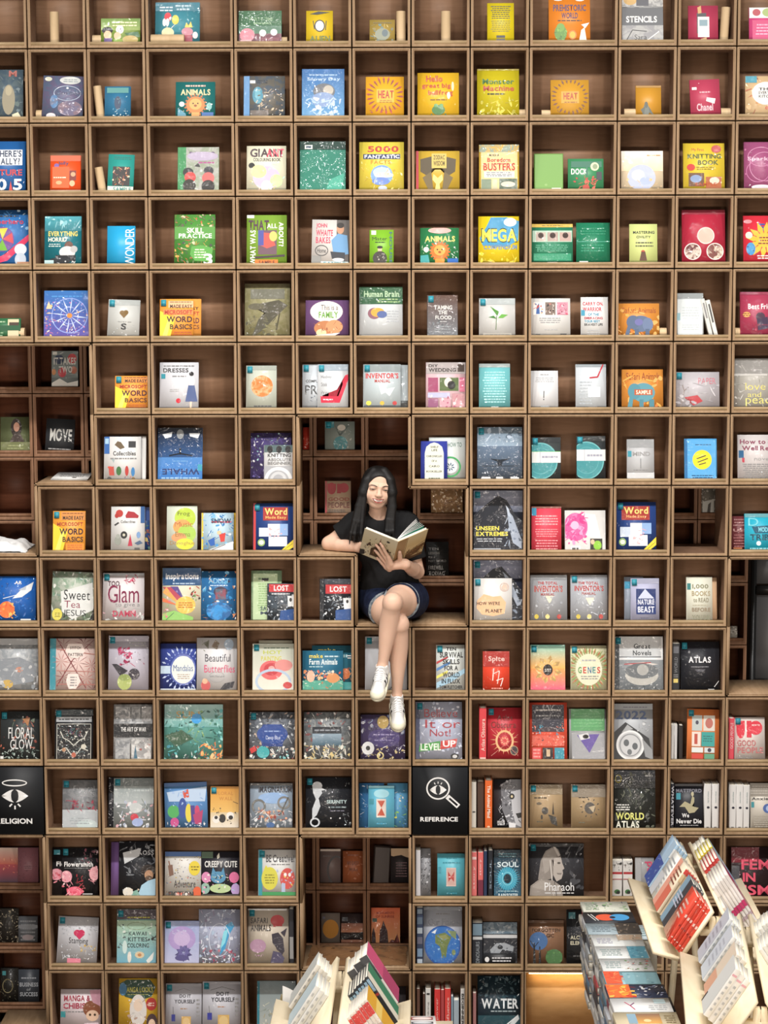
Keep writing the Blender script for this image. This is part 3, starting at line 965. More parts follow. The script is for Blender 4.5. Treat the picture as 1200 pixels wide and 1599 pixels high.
# row @ left right top @ label @ board colour @ cover print @ options
BOOKS = '''
0@158 219 30@green landscape picture book with football and cartoon children@7f9a45@G 0 0 1 .45 6f9340 93ab55;g .25 .1 .95 .32 f2eec0 2;e .48 .42 .1 .16 w;s .42 .36 .54 .5 5 .035 k;e .16 .45 .14 .13 k;e .17 .62 .1 .16 e8b98f;r .08 .74 .28 1 59407a;e .42 .66 .09 .15 e8c09a;r .32 .78 .55 1 8fae4a;p 3d6a3a .6 .55 .95 .5 1 .7 .7 .7;e .75 .8 .2 .16 b9a25c@w
0@243 312 5@large teal picture book with red and yellow balloons@4a93a3@r 0 0 1 .2 3d7f92;g .08 .08 .4 .22 d9e6f0 2;g .45 .04 .8 .2 b7d4e0 2;s .0 .2 1 1 20 .05 5aa5b0/4a93a3/428594;e .28 .34 .08 .11 d8434d;e .45 .4 .08 .11 d9cf4a;L w .01 .28 .45 .25 .65;L w .01 .45 .5 .3 .65;e .28 .7 .14 .12 e6dca8;e .2 .46 .04 .09 w;e .27 .46 .04 .09 w;e .72 .68 .13 .1 c98a98;r .62 .76 .84 .98 a83b4f;p e5cf6a .66 .58 .7 .46 .75 .54 .8 .44 .84 .58;e .9 .76 .06 .08 e9e4df@w L=2.1
0@373 440 18@green and pink landscape picture book with rounded pink shapes@2f5d40@r 0 0 1 .45 31643f;r 0 .45 1 .7 5b7f6a;r 0 .68 1 1 6f4450;T .25 .2 .8 .3 7ea27a|PARTY TIME;g .3 .33 .8 .42 8fb08a 1;e .2 .72 .17 .2 d98a98;r .04 .86 .3 1 e6b9bd;e .56 .66 .08 .1 dfe6e2;e .82 .64 .08 .1 dfe6e2;r .5 .8 .95 .98 84525b@w r
0@479 520 18@yellow paperback titled alien with small pale creature@e2c22c@p k .12 .1 .45 .02 .9 .05 .4 .12;e .5 .45 .2 .18 e8e6da;o .5 .45 .2 .18 .04 k;e .5 .45 .09 .1 w;L k .03 .25 .3 .3 .55;L k .03 .75 .3 .72 .58;T .12 .75 .9 .92 5a6b1c|ALIEN
0@578 617 32@small khaki landscape book leaning beside an upright dowel@a8904a@s .1 .2 .9 .9 14 .13 8a7a3c/c4ae66/6e6f58/5f7f82;e .5 .6 .3 .25 8a8f7a;e .6 .55 .12 .15 5b6b70;g .1 .08 .9 .18 6a5a2a 1@
0@762 803 6@plain bright yellow book back with lines of small print@e0cb1e@g .12 .06 .88 .4 4a4310 7;g .12 .42 .88 .72 8a7d1c 6;r .33 .8 .66 .86 333;r .33 .88 .66 .94 444@
0@858 922 -4@orange prehistoric world book with green dinosaur@e98a2d@T .1 .17 .9 .31 3d2455|PREHISTORIC;T .3 .34 .7 .47 3d2455|WORLD;g .15 .49 .85 .54 k 1;e .22 .03 .14 .06 w;e .75 .05 .12 .05 w;e .28 .78 .15 .17 5b8a35;e .28 .66 .1 .09 6f9d3e;s .15 .66 .42 .95 10 .05 41692a/7fae4a;e .57 .82 .1 .1 e9b03a;o .57 .82 .1 .1 .03 c9761e;p f5efe0 .72 .99 .78 .72 .86 .66 .92 .99;p w .78 .6 .98 .56 .88 .68@
0@972 1036 -4@grey stencils book with white lettering band@8c8d90~b5b5b5@r 0 .0 1 .22 b9b9b6~8a8a8a;e .2 .08 .16 .1 c8a15a;r .35 0 .65 .2 4a4a52;r 0 .24 1 .62 54565a;T .1 .42 .85 .56 w|STENCILS;r 0 .62 1 1 a9a9a7~8d8d90;t .3 .82 .6 .93 k|Sara;L k .02 .1 .95 .25 .72 .6 .75;L w .02 .6 .95 .9 .75@
0@1076 1122 10@deep pink book with small white phone-shaped device@b8405c@r .28 .2 .6 .75 2c2c33;r .31 .3 .7 .85 e4e2dc;r .36 .38 .64 .55 7e9aa5;p c99a5a .3 .05 .42 0 .44 .2 .32 .22;p c9a36a .4 .9 .6 .85 .62 1 .42 1@
0@1171 1216 13@white and pink book with red flowers at the picture edge@d84f86@r 0 0 1 .3 e9e6e0;e .25 .14 .14 .1 b03a48;e .65 .14 .2 .12 9fb56a;r .1 .36 .9 .95 c9336f;g .2 .45 .9 .8 e9a5c0 4@
1@-14 36 110@dark slate blue book with a pale robed figure@4b5d6a~5b6a70@T .55 .02 .8 .14 a04a3a|M;s 0 .1 1 1 14 .14 3f5560/586a70/465a58;e .55 .6 .2 .3 8b8268;e .55 .42 .1 .1 a59a7a;p d6cfae .66 .9 .85 .85 .98 .98 .7 1@
1@66 129 121@grey violet book with pale ghostly title ring@5f6b85~6b6480@e .66 .1 .26 .09 c4c7c4;g .48 .06 .86 .15 7c8a90 2;e .12 .08 .09 .05 c9c9b4;o .6 .4 .34 .18 .02 9aa5b8;T .3 .34 .95 .46 4a4a66|Corpse;e .28 .6 .1 .16 4a79a8~5f6b85;e .68 .75 .3 .18 7a6470~66607a;e .22 .94 .12 .07 d5d2d4;e .6 .28 .03 .02 w@w roll=2
1@164 204 136@small blue paperback with scribbled white figures@2f7196@r .08 .04 .92 .2 3f8a86;e .5 .5 .13 .2 243a58;s .2 .3 .85 .55 9 .05 79aebb/9fc0b4/2b5d80;s .15 .68 .9 .92 10 .06 d9e6e6/4f93b4/c4d8da@
1@275 336 129@teal animals board book with round orange lion@1f6e6c@e .5 .62 .24 .23 c97b3a;y .5 .62 .22 .3 18 .03 b5622c;e .5 .6 .16 .15 e0a55a;e .44 .58 .02 .02 k;e .56 .58 .02 .02 k;e .5 .64 .04 .03 8a4a2a;r .4 .82 .6 .97 d99a52;T .12 .2 .88 .36 e8cf9a|ANIMALS;g .2 .06 .8 .16 e5b8a8 1;e .15 .6 .07 .07 cfe0da;e .85 .66 .07 .1 7fb5b0;r .66 .82 .96 .96 2d5fa0;p 4f8fa5 .04 .98 .05 .7 .25 .85 .28 .98;s .05 .45 .2 .9 5 .03 w/e0d0b0;s .78 .5 .95 .8 5 .03 w/d0e0d8@
1@381 445 120@slate blue fantasy book with light blue spine strip@5a646e~6d6a62@r 0 0 .14 1 5f8fbf;r .15 .1 .28 .17 e4e4e0;g .3 .08 .6 .18 2a2f38 2;e .34 .45 .13 .2 4a8aa0;e .34 .42 .07 .12 6aa8b8;s .3 .3 .95 .95 28 .07 8f7a66/b5a48c/4a4a4c/c9b89c/6a5a4e;r .16 .8 .6 1 6a625c@w
1@472 538 109@bright blue picture book with a snow-covered animal@2f6fae@G 0 0 1 1 2a66a4 5a93bf;s 0 0 1 .6 40 .012 9fc2dc/c4d8e6;g .15 .1 .85 .14 b0cde2 1;T .12 .17 .9 .25 a9c6dc|Snowy Day;e .52 .45 .26 .16 6a6f74;e .62 .43 .12 .1 b5b0a4;e .5 .62 .28 .15 7f97bd;s .12 .6 .9 .92 26 .1 b4cbe0/9dbad6/d5e2ec;r .02 .97 .98 1 8fb4d2@w
1@572 631 121@bright yellow book with red sunburst around the word heat@e9ad2e@y .5 .45 .36 .52 22 .03 a8321f;y .5 .45 .3 .48 22 .02 7f2a1c;r .28 .3 .74 .62 e9ad2e;T .32 .33 .73 .52 a8281f|HEAT;g .34 .55 .7 .63 8a5a20 2;s .1 .7 .9 .95 5 .06 a8441f/8f2f1c@
1@653 717 115@glossy yellow book about a great big bullfrog@e3b52a@T .2 .06 .6 .2 b5452c|Hello;T .1 .23 .8 .36 b5452c|great big;T .25 .38 .85 .52 b5452c|bullfrog;g .3 .57 .7 .62 6a4a1c 1;e .5 .82 .16 .11 4f7a4a;e .44 .72 .05 .04 6a9a5a;e .57 .72 .05 .04 6a9a5a;L 3f6a44 .03 .34 .9 .3 .98;L 3f6a44 .03 .66 .9 .72 .98;e .75 .5 .04 .08 f5e9c0;e .85 .3 .03 .1 f2e6b0@w
1@746 811 109@olive yellow monster machine book with red and green title@c4b51f@T .12 .2 .88 .31 3f6a2c|Monster;T .14 .34 .88 .45 b0452a|Machine;g .2 .48 .7 .54 k 1;s .05 .62 .95 .96 20 .1 b5a81e/d2c43c/a3981c/cfc24a;r 0 0 1 .03 9a8a30@w
1@861 920 126@ochre sunburst heat book in the wide shelf box@d09a34@y .5 .45 .36 .5 24 .025 6a3a20;r .27 .3 .74 .62 d09a34;T .33 .34 .7 .52 a8452c|HEAT;g .34 .56 .7 .62 8a5a2a 1;s .1 .72 .9 .92 5 .05 5f3418@
1@994 1033 135@small ochre paperback with a grey penguin@c9912f@r 0 0 1 .06 a87a24;e .4 .78 .12 .22 6a6f66;e .4 .6 .07 .1 55594f;p 55594f .18 .75 .36 .65 .3 .95;p 55594f .5 .65 .72 .95 .52 .85;r .0 .92 .7 1 4f534a@
1@1080 1126 126@rose pink book with white looped script@b9425c@r .06 .2 .22 .27 f0e4e0;g .3 .3 .7 .38 e3a9b0 1;T .2 .64 .75 .84 e3b4bb|Chanel;p e8dcd8 .55 .48 .85 .52 .8 .66 .52 .58;e .3 .1 .02 .01 e3a9b0@ roll=-2
1@1165 1216 120@cream kitchen book with nuts around a white label@d9bb90@s 0 0 1 1 22 .13 b56a4a/d2a878/c98a5a/8f4f34/e5c9a0;r 0 0 .35 .16 3f93a8;e .62 .42 .42 .28 e8e6df;T .4 .28 .8 .35 333|THE;T .4 .37 .98 .44 333|EVERYDAY;T .4 .46 .98 .53 333|KITCHEN@w
2@-24 40 222@blue search-and-find book with large white number@1f5fa0@r .1 .16 .92 .46 e9edf2;T .16 .17 .9 .3 17304f|WHERE'S;T .2 .32 .86 .45 17304f|WALLY?;T .1 .54 .92 .66 c43a3a|FUTURE;T .3 .72 .92 .94 f2f2f0|0 5;p c9413a .6 .95 .64 .76 .69 .95;s 0 .5 1 1 10 .04 2f77ba/e5e9ee/c83f3a@
2@79 126 244@bright orange paperback with red sample strip@e8531f@r 0 0 1 .15 e2603a;T .25 .16 .6 .27 2a3a66|Jolly;e .2 .27 .08 .06 7a5aa0;r .06 .3 .62 .86 ea5e22;g .08 .55 .55 .62 f6ddc4 1;e .28 .72 .1 .05 f2a878;r .63 .4 .85 .66 7a2f28;e .75 .5 .08 .06 d9a07a;e .72 .74 .09 .08 d9b48a;r 0 .92 1 1 f0e8de;T .25 .93 .85 .995 444|SAMPLE@
2@168 208 243@small teal paperback with a framed group photo@2f9a90@g .2 .05 .9 .14 1f6a64 2;r .18 .32 .85 .82 2f2a28;s .2 .34 .83 .8 22 .09 8a4a3a/c98a6a/d9c4a8/3a3430/b5622f/6a7a4a;r 0 .84 1 1 e6ded0;T .22 .86 .92 .97 2f8a84|SAMPLE@roll=2
2@278 342 231@green birds activity book with two red robins@74906f@r 0 0 1 1 8f9a86~a8a8a2;r 0 .0 .2 1 3f8a55;T .28 .1 .9 .26 4a2f5a|BIRDS;g .5 .3 .9 .38 a85a8a 1;p 333 .4 .42 .5 .34 .55 .44;e .25 .55 .13 .1 3a3a3a;e .3 .66 .14 .12 c0453f;e .28 .85 .16 .15 3a3834;e .75 .52 .12 .1 3f3f44;e .74 .68 .15 .13 cf6a68;e .74 .86 .16 .14 2f2d2c;r 0 .96 1 1 d8d4ca;e .6 .2 .38 .1 b0a5bb@w
2@386 447 229@white giant colouring book with pink cloud shape@e4e2c8@T .08 .06 .95 .24 4a3a40|GIANT;T .5 .06 .95 .24 c2455a|ANT;T .16 .26 .86 .33 444|COLOURING BOOK;e .12 .42 .08 .06 333;e .5 .68 .35 .25 d5b6cf;e .3 .55 .2 .14 e9df9a;e .75 .75 .16 .14 b9d79a;e .5 .88 .14 .14 e9e9e4;s .05 .4 .95 .98 12 .06 e6d98f/d3a9c4/b5d4c4@w
2@469 540 222@plain green plastic folder with dark flap@1f6a58@r 0 0 1 .16 16382f;r .1 .07 .27 .15 d9ded9;r .13 .09 .24 .13 456;r 0 .17 1 1 2a7a66;p 4aa38c .65 .75 .98 .62 .9 1 .55 1;L 1a4a3e .008 .5 .5 .62 .46@w
2@562 631 223@yellow book of five thousand fantastic facts with globe@e0cd4f@T .18 .08 .88 .2 b5352f|5000;r .08 .24 .92 .34 25355f;T .11 .255 .9 .325 f0efe9|FANTASTIC;T .25 .36 .7 .44 c08a2c|FACTS;e .5 .66 .25 .2 7a9fd0;e .5 .6 .2 .1 b5c7d8;e .55 .66 .22 .05 e9d9bd;e .48 .78 .2 .08 6a86c4;s .02 .4 .98 .98 16 .05 e8d97a/b99a3a/e6d9a0/d0b040;e .52 .92 .1 .05 b9c4d5@w
2@650 718 237@ochre zodiac wisdom book with dark bull head@c9a73c@r 0 0 .06 1 b5303f;p 4f4226 .1 .2 .4 .12 .38 .4 .6 .4 .62 .12 .92 .2 .9 .5 .72 .62 .64 .45 .36 .45 .28 .62 .1 .5;p c9b25a .36 .06 .7 .06 .7 .42 .36 .42;T .4 .1 .66 .21 5a4a1c|ZODIAC;T .4 .24 .66 .36 5a4a1c|WISDOM;p 6a5a34 .15 .65 .35 .5 .4 .98 .3 .98;p 6a5a34 .85 .65 .65 .5 .6 .98 .7 .98;p e3d77a .4 .56 .5 .66 .6 .56 .62 .7 .54 .8 .56 .95 .44 .95 .46 .8 .38 .7@
2@749 811 227@cream boredom busters book with red block title@d9b54a@r .04 .03 .96 .97 d6c48c;r 0 0 1 .16 8a9a8a~c9a34a;T .25 .2 .5 .25 333|MAKE A;T .2 .28 .78 .37 b5352f|Boredom;T .1 .39 .9 .55 b53a30|BUSTERS;r .12 .57 .88 .7 e9e5da;g .15 .58 .85 .68 444 3;r .05 .73 .3 .96 7a8a74;r .33 .73 .45 .96 c4c0a0;r .5 .72 .95 .96 7f8a80~5a6a5a;e .72 .84 .18 .06 c9c4b5@w
2@835 880 241@plain green book back with small white barcode@6f9a4c@r .02 .02 .98 .98 74a050;r .6 .9 .92 .97 e9e9e0;g .62 .91 .9 .96 333 1;e .4 .82 .05 .03 8ab068@
2@888 943 249@green dock picture book with red flowers@3f8a5c@r .08 .08 .95 .26 35705a;T .08 .3 .54 .48 f0efe6|DOCK;r .5 .26 .55 .52 35705a;e .75 .24 .12 .13 d4d9b0;e .76 .24 .07 .08 8a9a7a;s .15 .55 .85 .9 16 .09 c94a3a/d9604a/b03a30/e0705a;e .5 .88 .1 .1 b0402f;r .8 .4 .95 .65 3a3a40@
2@971 1036 237@glossy cream book with a pale blue globe@e4d3b4@G 0 0 1 .5 e8e4da e2cba5;e .48 .66 .34 .32 b4bcd4;e .4 .6 .16 .14 c9ced9;e .58 .74 .14 .1 a8b5d0;s .0 .7 1 1 8 .06 d9b98a/c9a878;g .6 .08 .95 .14 b98a4a 1;r .0 .97 1 1 b98a5a@w
2@1068 1132 225@yellow first knitting book with wool and photos@dcc13c@t .2 .1 .5 .18 c04a3a|My First;e .8 .12 .12 .08 b54a40;T .1 .22 .92 .32 4a5a34|KNITTING;T .35 .35 .85 .45 4a5a34|BOOK;e .18 .5 .1 .07 c23f36;g .3 .48 .75 .56 7a6a20 2;r .12 .62 .5 .9 6a4a34;e .3 .74 .14 .08 7f93b5;r .54 .7 .92 .94 a8603a;e .75 .78 .12 .07 d9c9b5;T .28 .82 .8 .89 a84a24|SAMPLE@w
2@1163 1216 223@magenta wrapped book with swirling pale pattern@a0527a@o .5 .3 .4 .2 .02 c77fa5;o .4 .6 .35 .22 .02 bd6f9a;o .6 .5 .45 .3 .02 c98aac;T .1 .3 .9 .4 dab4c9|Sparkle;s 0 .1 1 1 14 .05 b9668f/8f446a;e .5 .92 .3 .05 dcd4da;s .1 .85 .9 1 8 .04 e5e2e0@w
3@-22 46 329@blue superhero picture book with red swoosh@2f6fb0@s 0 0 1 .6 18 .08 7fb0d6/b9d4e6/3f7fbc;g .1 .08 .8 .14 k 1;T .1 .16 .86 .28 b5304a|Superhero;e .38 .52 .27 .22 6a3f8a;p c43f4a .38 .52 .6 .4 .64 .6;p 3f8fd0 .38 .52 .2 .66 .15 .42;p 6fae3a .38 .52 .5 .72 .25 .72;p e0c23a .38 .52 .3 .33 .5 .32;p d02f5a .0 .95 .4 .8 1 .42 .98 .55 .5 .9 0 1;e .8 .7 .14 .1 d9dde4;e .8 .88 .13 .12 b9c3cf;r .72 .92 1 1 b98a6a@w
3@70 127 339@teal joke book titled everything horrid with dog@18727e@G 0 0 1 .3 4ba3b0 17707c;s 0 0 1 .25 10 .1 7fc0c9/a5d4d8/2a8a94;T .1 .3 .9 .4 e0cf6a|EVERYTHING;T .1 .42 .6 .51 e8e6d0|HORRID;g .1 .54 .45 .62 d0e0d8 2;e .66 .6 .12 .1 6a4a3f;e .62 .72 .22 .12 d5d5d2;e .8 .66 .1 .07 b5b5b4;r .3 .78 .85 .9 1d2024;e .4 .9 .3 .07 25282c;r 0 .88 .25 1 b5d4d4;s .2 .9 .9 1 9 .05 e5e5e2/2a2a2c@w
3@168 211 354@plain sky blue book with vertical hand-drawn white word@25a5d8@v .64 .06 .97 .99 e8eff2|WONDER@
3@273 336 336@green skill practice workbook with collage border@4f8f3f@s 0 0 1 1 90 .07 8a6a34/c9a04a/5a5a40/d9c9a0/3f4a3a/b5562f/7a8a60;r 0 .24 1 .48 55963f;T .3 .26 .72 .36 f2f4e6|SKILL;T .1 .37 .92 .46 f2f4e6|PRACTICE;p 57a044 .42 .62 .7 .6 .95 .66 .9 .92 .5 .9 .38 .78;g .48 .66 .78 .86 d9e8c4 4;T .72 .76 .94 .98 f4f4f0|3@
3@386 448 337@green book asking what was that all about@7fa53c@r 0 0 .18 .06 e9e9e0;V .08 .3 .22 .98 f2f2e2|WHAT WAS;T .04 .1 .55 .3 4a2a3f|THAT;T .5 .17 .76 .26 f2f2e2|ALL;U .8 .14 .92 .62 f2f2e2|ABOUT?;r .28 .3 .75 .78 6a4f5a;p c4554a .34 .34 .6 .36 .72 .6 .5 .66 .34 .6;e .66 .42 .1 .1 d9c06a;r .28 .3 .42 .6 4a4f9a;L 3f2a3a .05 .2 .84 .95 .8;r .2 .88 .78 .99 e0792c;T .3 .9 .7 .97 5f2a18|SAMPLE@
3@487 545 345@baking book with smiling man in a blue shirt@cfcbc6@r .66 0 1 1 5a5450;T .1 .08 .4 .2 c24a62|JOHN;T .1 .22 .56 .36 c24a62|WHAITE;T .1 .38 .5 .52 c24a62|BAKES;e .76 .2 .1 .11 c08f6f;e .76 .12 .1 .06 2a2420;p 6a9ac4 .52 .45 .7 .3 .95 .34 1 .75 .6 .8;p 34383f .5 .7 .9 .72 .9 .92 .55 .86;o .26 .68 .18 .12 .02 444;t .14 .63 .38 .73 444|Home;r 0 .8 .25 1 8a8a86;e .72 .88 .16 .04 d9d9d4;r .25 .92 1 1 d2e4e6;T .32 .93 .92 .99 3f9aa8|SAMPLE@roll=1.2
3@578 615 360@small lime green paperback with a man in a dark coat@7cb52c@r .06 .02 .26 .14 e4ead0;t .1 .2 .72 .3 2a3a1c|Mister;g .2 .32 .66 .38 2a3a1c 1;U .82 .06 .94 .97 3f6a6a|HOUSE;e .42 .56 .09 .07 d9b898;e .42 .49 .12 .04 222;e .42 .8 .3 .2 3a3430;s .2 .66 .7 .95 10 .07 8a8a84/4a443f/c9c4b5@
3@657 717 357@green animals book with orange lion and teal elephant@2c7a4a@e .5 .62 .23 .22 d9722c;y .5 .62 .21 .29 18 .03 c95f24;e .5 .6 .15 .14 eaa24f;e .44 .58 .02 .02 k;e .56 .58 .02 .02 k;e .5 .65 .04 .03 a04f2a;r .38 .82 .62 .97 e08f3c;T .12 .22 .9 .37 e6d77a|ANIMALS;e .5 .07 .3 .08 e0a8a0;p 3f9a9a .0 .98 0 .74 .2 .72 .25 .98;r .7 .82 .98 .97 2a62b0;e .15 .58 .07 .07 w;s .78 .45 .97 .8 8 .035 w/cfe6d8;s .04 .38 .2 .68 5 .03 w/d9e6c4@w
3@748 811 339@yellow mega book with bubble letters on blue@e5c91f@p 3f8fb8 .3 .02 .7 .02 1 .1 .98 .5 .7 .62 .1 .6 .02 .45 .2 .2;e .78 .12 .16 .09 cfd9dc;T .06 .24 .96 .54 2a2a20|MEGA;T .08 .26 .94 .52 ead94f|MEGA;T .12 .58 .95 .68 6a86a0|COMPENDIUM;s .05 .68 .95 .96 9 .09 d9bd1c/e9d448/cfae14;L b59a14 .015 .1 .9 .5 .97 .9 .9@w
3@831 895 351@green workbook back with three children's photos@2c7d5c@r 0 0 1 .08 c9a84a;g .2 .02 .8 .06 6a5a2a 1;r .02 .16 .98 .44 a9c4b0;r .1 .2 .34 .42 b5a59a;r .38 .2 .64 .42 a8948a;r .68 .2 .96 .42 b59a90;e .22 .28 .07 .07 3a2a24;e .51 .28 .07 .07 3a2a24;e .82 .28 .07 .07 3a2a24;g .08 .5 .9 .68 5fa586 4;r .04 .72 .96 .9 2a8a64;g .1 .74 .9 .86 4f9a7a 3;r .38 .93 .62 1 e6e6e0@w
3@901 953 349@plain dark green workbook back beside the photo workbook@1f7a58@r 0 .44 1 .46 3f957a;g .1 .5 .85 .7 2f8a68 3;r .08 .91 .34 1 e2e6e0;g .1 .1 .9 .3 2a8462 3@w
3@984 1027 351@pale lime book on mastering civility with brown figure@cfd98a@T .12 .17 .9 .24 3a3a2c|MASTERING;T .24 .29 .76 .35 3a3a2c|CIVILITY;g .2 .42 .86 .58 5a5a40 2;e .48 .68 .07 .04 b54a34;p 5a3a2a .35 .9 .42 .68 .56 .68 .62 .9;g .3 .94 .7 .98 5a5a40 1@
3@1066 1133 329@crimson wrapped book with three round pictures@b0283f@r 0 0 1 .08 8f2034;e .55 .47 .2 .155 c9b5a5;o .55 .47 .2 .155 .02 e5d9cf;e .24 .76 .2 .155 d0bcae~5f2a2a;o .24 .76 .2 .155 .02 e9ddd5;e .76 .76 .2 .155 d4c4b0~7a4a44;o .76 .76 .2 .155 .02 e9ddd5;s .08 .66 .4 .88 12 .025 3a2a2a/8a4a4a;s .6 .66 .92 .88 12 .025 3a2a2a/8a4a4a;r .4 .95 .54 1 e8e0d8@w
3@1162 1217 338@red sticker book with yellow star and blue number@cf2f3f@T .4 .16 .9 .32 2a4f9a|50;y .6 .5 .1 .55 12 .08 e9b53a;e .6 .5 .26 .15 e9b53a;g .4 .42 .9 .6 7a2a2a 3;e .15 .4 .1 .07 e5d4c4;e .2 .68 .13 .13 3f8fc4;s .1 .55 .35 .8 6 .05 2a5a8a/7fb5d9;g .35 .8 .9 .9 f2e4e0 2;e .12 .12 .12 .04 d98a90@w
4@-20 32 498@dark green landscape book with cream label at the edge@2f6a44@r .62 .05 .95 .95 d9c9a5;r .66 .2 .95 .6 4a3a30;g .05 .1 .55 .25 a9c4a0 1;r 0 .35 1 .6 27593a;g .1 .65 .5 .9 8fb08a 2@
4@69 140 455@purple picture book with a lit ferris wheel@3f5aa5@G 0 0 1 1 2f6fb4 5a4a9a;y .56 .52 .04 .42 12 .012 c9d9f0;o .56 .52 .4 .37 .02 8a9fd9;o .56 .52 .2 .18 .012 a5b5e5;e .56 .52 .06 .05 e08a44;s .18 .2 .95 .88 26 .035 e8b07a/f2dcc4/c46a9a/7a5ab5;s .02 .3 .16 .95 14 .06 e8c47a/b5628a/8a5aa5/f0e0c9;p e8c9a0 .04 .38 .1 .22 .17 .38;s .5 .72 .8 .98 12 .025 f7eee0;g .1 .08 .9 .16 4a8ac9 1@w
4@168 217 470@pale grey book with a gold heart@c4c6c2@r 0 0 1 .14 a9aeac;e .44 .34 .08 .06 7a5f34;e .56 .33 .08 .06 7a5f34;p 7a5f34 .36 .36 .64 .35 .5 .48;T .42 .62 .6 .78 333|S;g .3 .56 .8 .6 8a8a86 1;s .1 .5 .9 .95 12 .05 b4b8b5/d2d2ce@w k roll=2
4@262 314 468@orange word basics guide half hidden behind its copy@f0a24a@T .55 .2 .93 .28 k|EASY;T .55 .32 .95 .43 b5442c|SOFT;T .4 .48 .95 .62 5a2a34|WORD;T .4 .66 .95 .77 7a4a24|BASICS@L=1
4@250 302 468@orange word basics guide in front of its copy@f0a040@p f4d43a 0 .3 .45 .5 .3 1 0 1;p f2e26a .05 1 .25 .5 .35 .5 .2 1;r .25 .05 1 .22 f2b98a;g .28 .06 .95 .1 6a3a24 1;T .3 .14 .97 .23 2a2220|MADE EASY;r .1 .26 1 .4 ef8a4a;T .14 .28 .97 .39 a8382c|MICROSOFT;T .2 .44 .97 .59 3a2230|WORD;T .3 .64 .97 .77 4a3024|BASICS;g .4 .82 .97 .98 b5562f 3@k
4@383 453 444@tall olive plastic-wrapped book with a dark bird@8a8660~9a9574@r .12 .1 .88 .28 6a6a5c;p 4f4c3e .1 .4 .5 .34 .75 .3 .95 .4 .7 .6 .4 .85 .15 .98 .3 .65 .45 .52;e .25 .42 .18 .06 605c4a;s .02 .6 .7 1 26 .07 6a6748/5a5742/7d7a58/474536;L 4a4632 .03 .7 .85 .78 .5;r .0 .97 1 1 b5ad6a@w
4@478 545 470@violet landscape book about family with cream speech bubble@6a4a74@e .48 .3 .38 .28 e9e2d8;t .35 .12 .75 .26 3a2a34|This is a;T .3 .3 .75 .47 5f9a3a|FAMILY;s .28 .12 .72 .5 6 .025 7a4a8a/5f9a3a;e .45 .74 .26 .2 b5764a;e .66 .7 .2 .18 c98f62;e .36 .86 .12 .1 e0c49a;s .25 .6 .85 .92 10 .06 8a4f34/d9b08a/a8653f;p f0e9df .22 .92 .8 .86 .6 .98 .3 1@
4@562 629 449@spiral bound human brain colouring book in film@cdd2d4@r 0 0 1 .34 2f5a3c;T .1 .08 .92 .2 a9c4a0|Human Brain;g .4 .22 .95 .32 8aae6a 2;s .02 .04 .06 .32 7 .012 w;e .34 .52 .15 .11 8a5f6a;e .42 .5 .16 .09 d9a34a;e .52 .54 .12 .07 5a6a9a;g .62 .45 .92 .7 b0b4b8 5;r .04 .94 .96 .96 aaa@w
4@668 715 462@black and grey paperback about taming the flood@54565a@G 0 0 1 1 5a4238 6f7479;T .22 .24 .82 .34 d0d0cc|TAMING;T .36 .36 .66 .45 d0d0cc|THE;T .26 .48 .8 .57 d0d0cc|FLOOD;s 0 .55 1 1 12 .1 6a6e72/7d8286/585c60;g .4 .6 .65 .64 bbb 1;g .2 .7 .8 .9 85898c 3@w k
4@749 805 467@white book with a green seedling@c9c9c6@r 0 0 1 .16 a8b0b0;p 4f8a3a .5 .45 .3 .2 .55 .34;p 6aa84a .52 .5 .62 .4 .8 .42 .66 .5;p 3f7a34 .48 .52 .25 .48 .4 .44;L 4a6a3a .018 .48 .45 .46 .8;r .1 .88 .9 .98 a5a29a;g .15 .9 .85 .97 777 1@w k
4@829 891 467@white square book with three coloured photographs@d9d8d4@r .05 .1 .3 .42 e2dcd8;p 3a5f9a .14 .2 .2 .12 .22 .4 .12 .4;s .08 .14 .28 .4 6 .05 b5442f/3a5f9a/c9a07a;r .36 .1 .62 .42 7a6a60;s .37 .12 .61 .4 12 .05 2f2a28/e0d5cc/b5786a;r .66 .1 .94 .42 c98a9a;s .67 .12 .93 .4 10 .06 d9506a/e8c0c4/8a4a5a;g .2 .48 .75 .64 999 3;g .3 .78 .7 .82 aaa 1;r .1 .91 .22 .97 444;r .74 .9 .9 .97 444@
4@908 950 465@white carry on warrior paperback with blue sticker@dcdcda@T .06 .12 .82 .22 c2414f|CARRY ON,;T .06 .25 .76 .35 c2414f|WARRIOR;r 0 .32 .14 .46 3f93b0;T .26 .4 .66 .46 3f8fae|OF THE;T .12 .49 .8 .55 b5444f|EMBRACING;T .12 .57 .7 .63 3f8fae|YOUR BEST;T .12 .65 .8 .71 444|BRAVEST LIFE;g .2 .8 .7 .96 aaa 3@
4@965 1030 475@orange picture book with grey blue elephant, plain@d0893a@t .1 .12 .92 .28 9a4a24|Safari Animals;s 0 .2 1 1 16 .12 d9a24a/c9742f/dba65a;e .55 .6 .26 .24 5a6a86;e .72 .62 .13 .2 667796;e .36 .55 .16 .2 54647f;p 54647f .24 .6 .32 .62 .26 .95 .16 .95;r .4 .75 .5 .96 4f5f7a;r .66 .75 .76 .96 4f5f7a;e .5 .55 .1 .1 6a6aa0@
4@1056 1099 459@plain pale grey book back in clear film@cfd5d6@r 0 0 1 .12 8f9596;r .04 .14 .96 .98 d2d9da;g .2 .3 .85 .6 bcc4c6 5;r .0 .45 .14 .62 8fb4bc;g .2 .7 .85 .85 bcc4c6 3@w
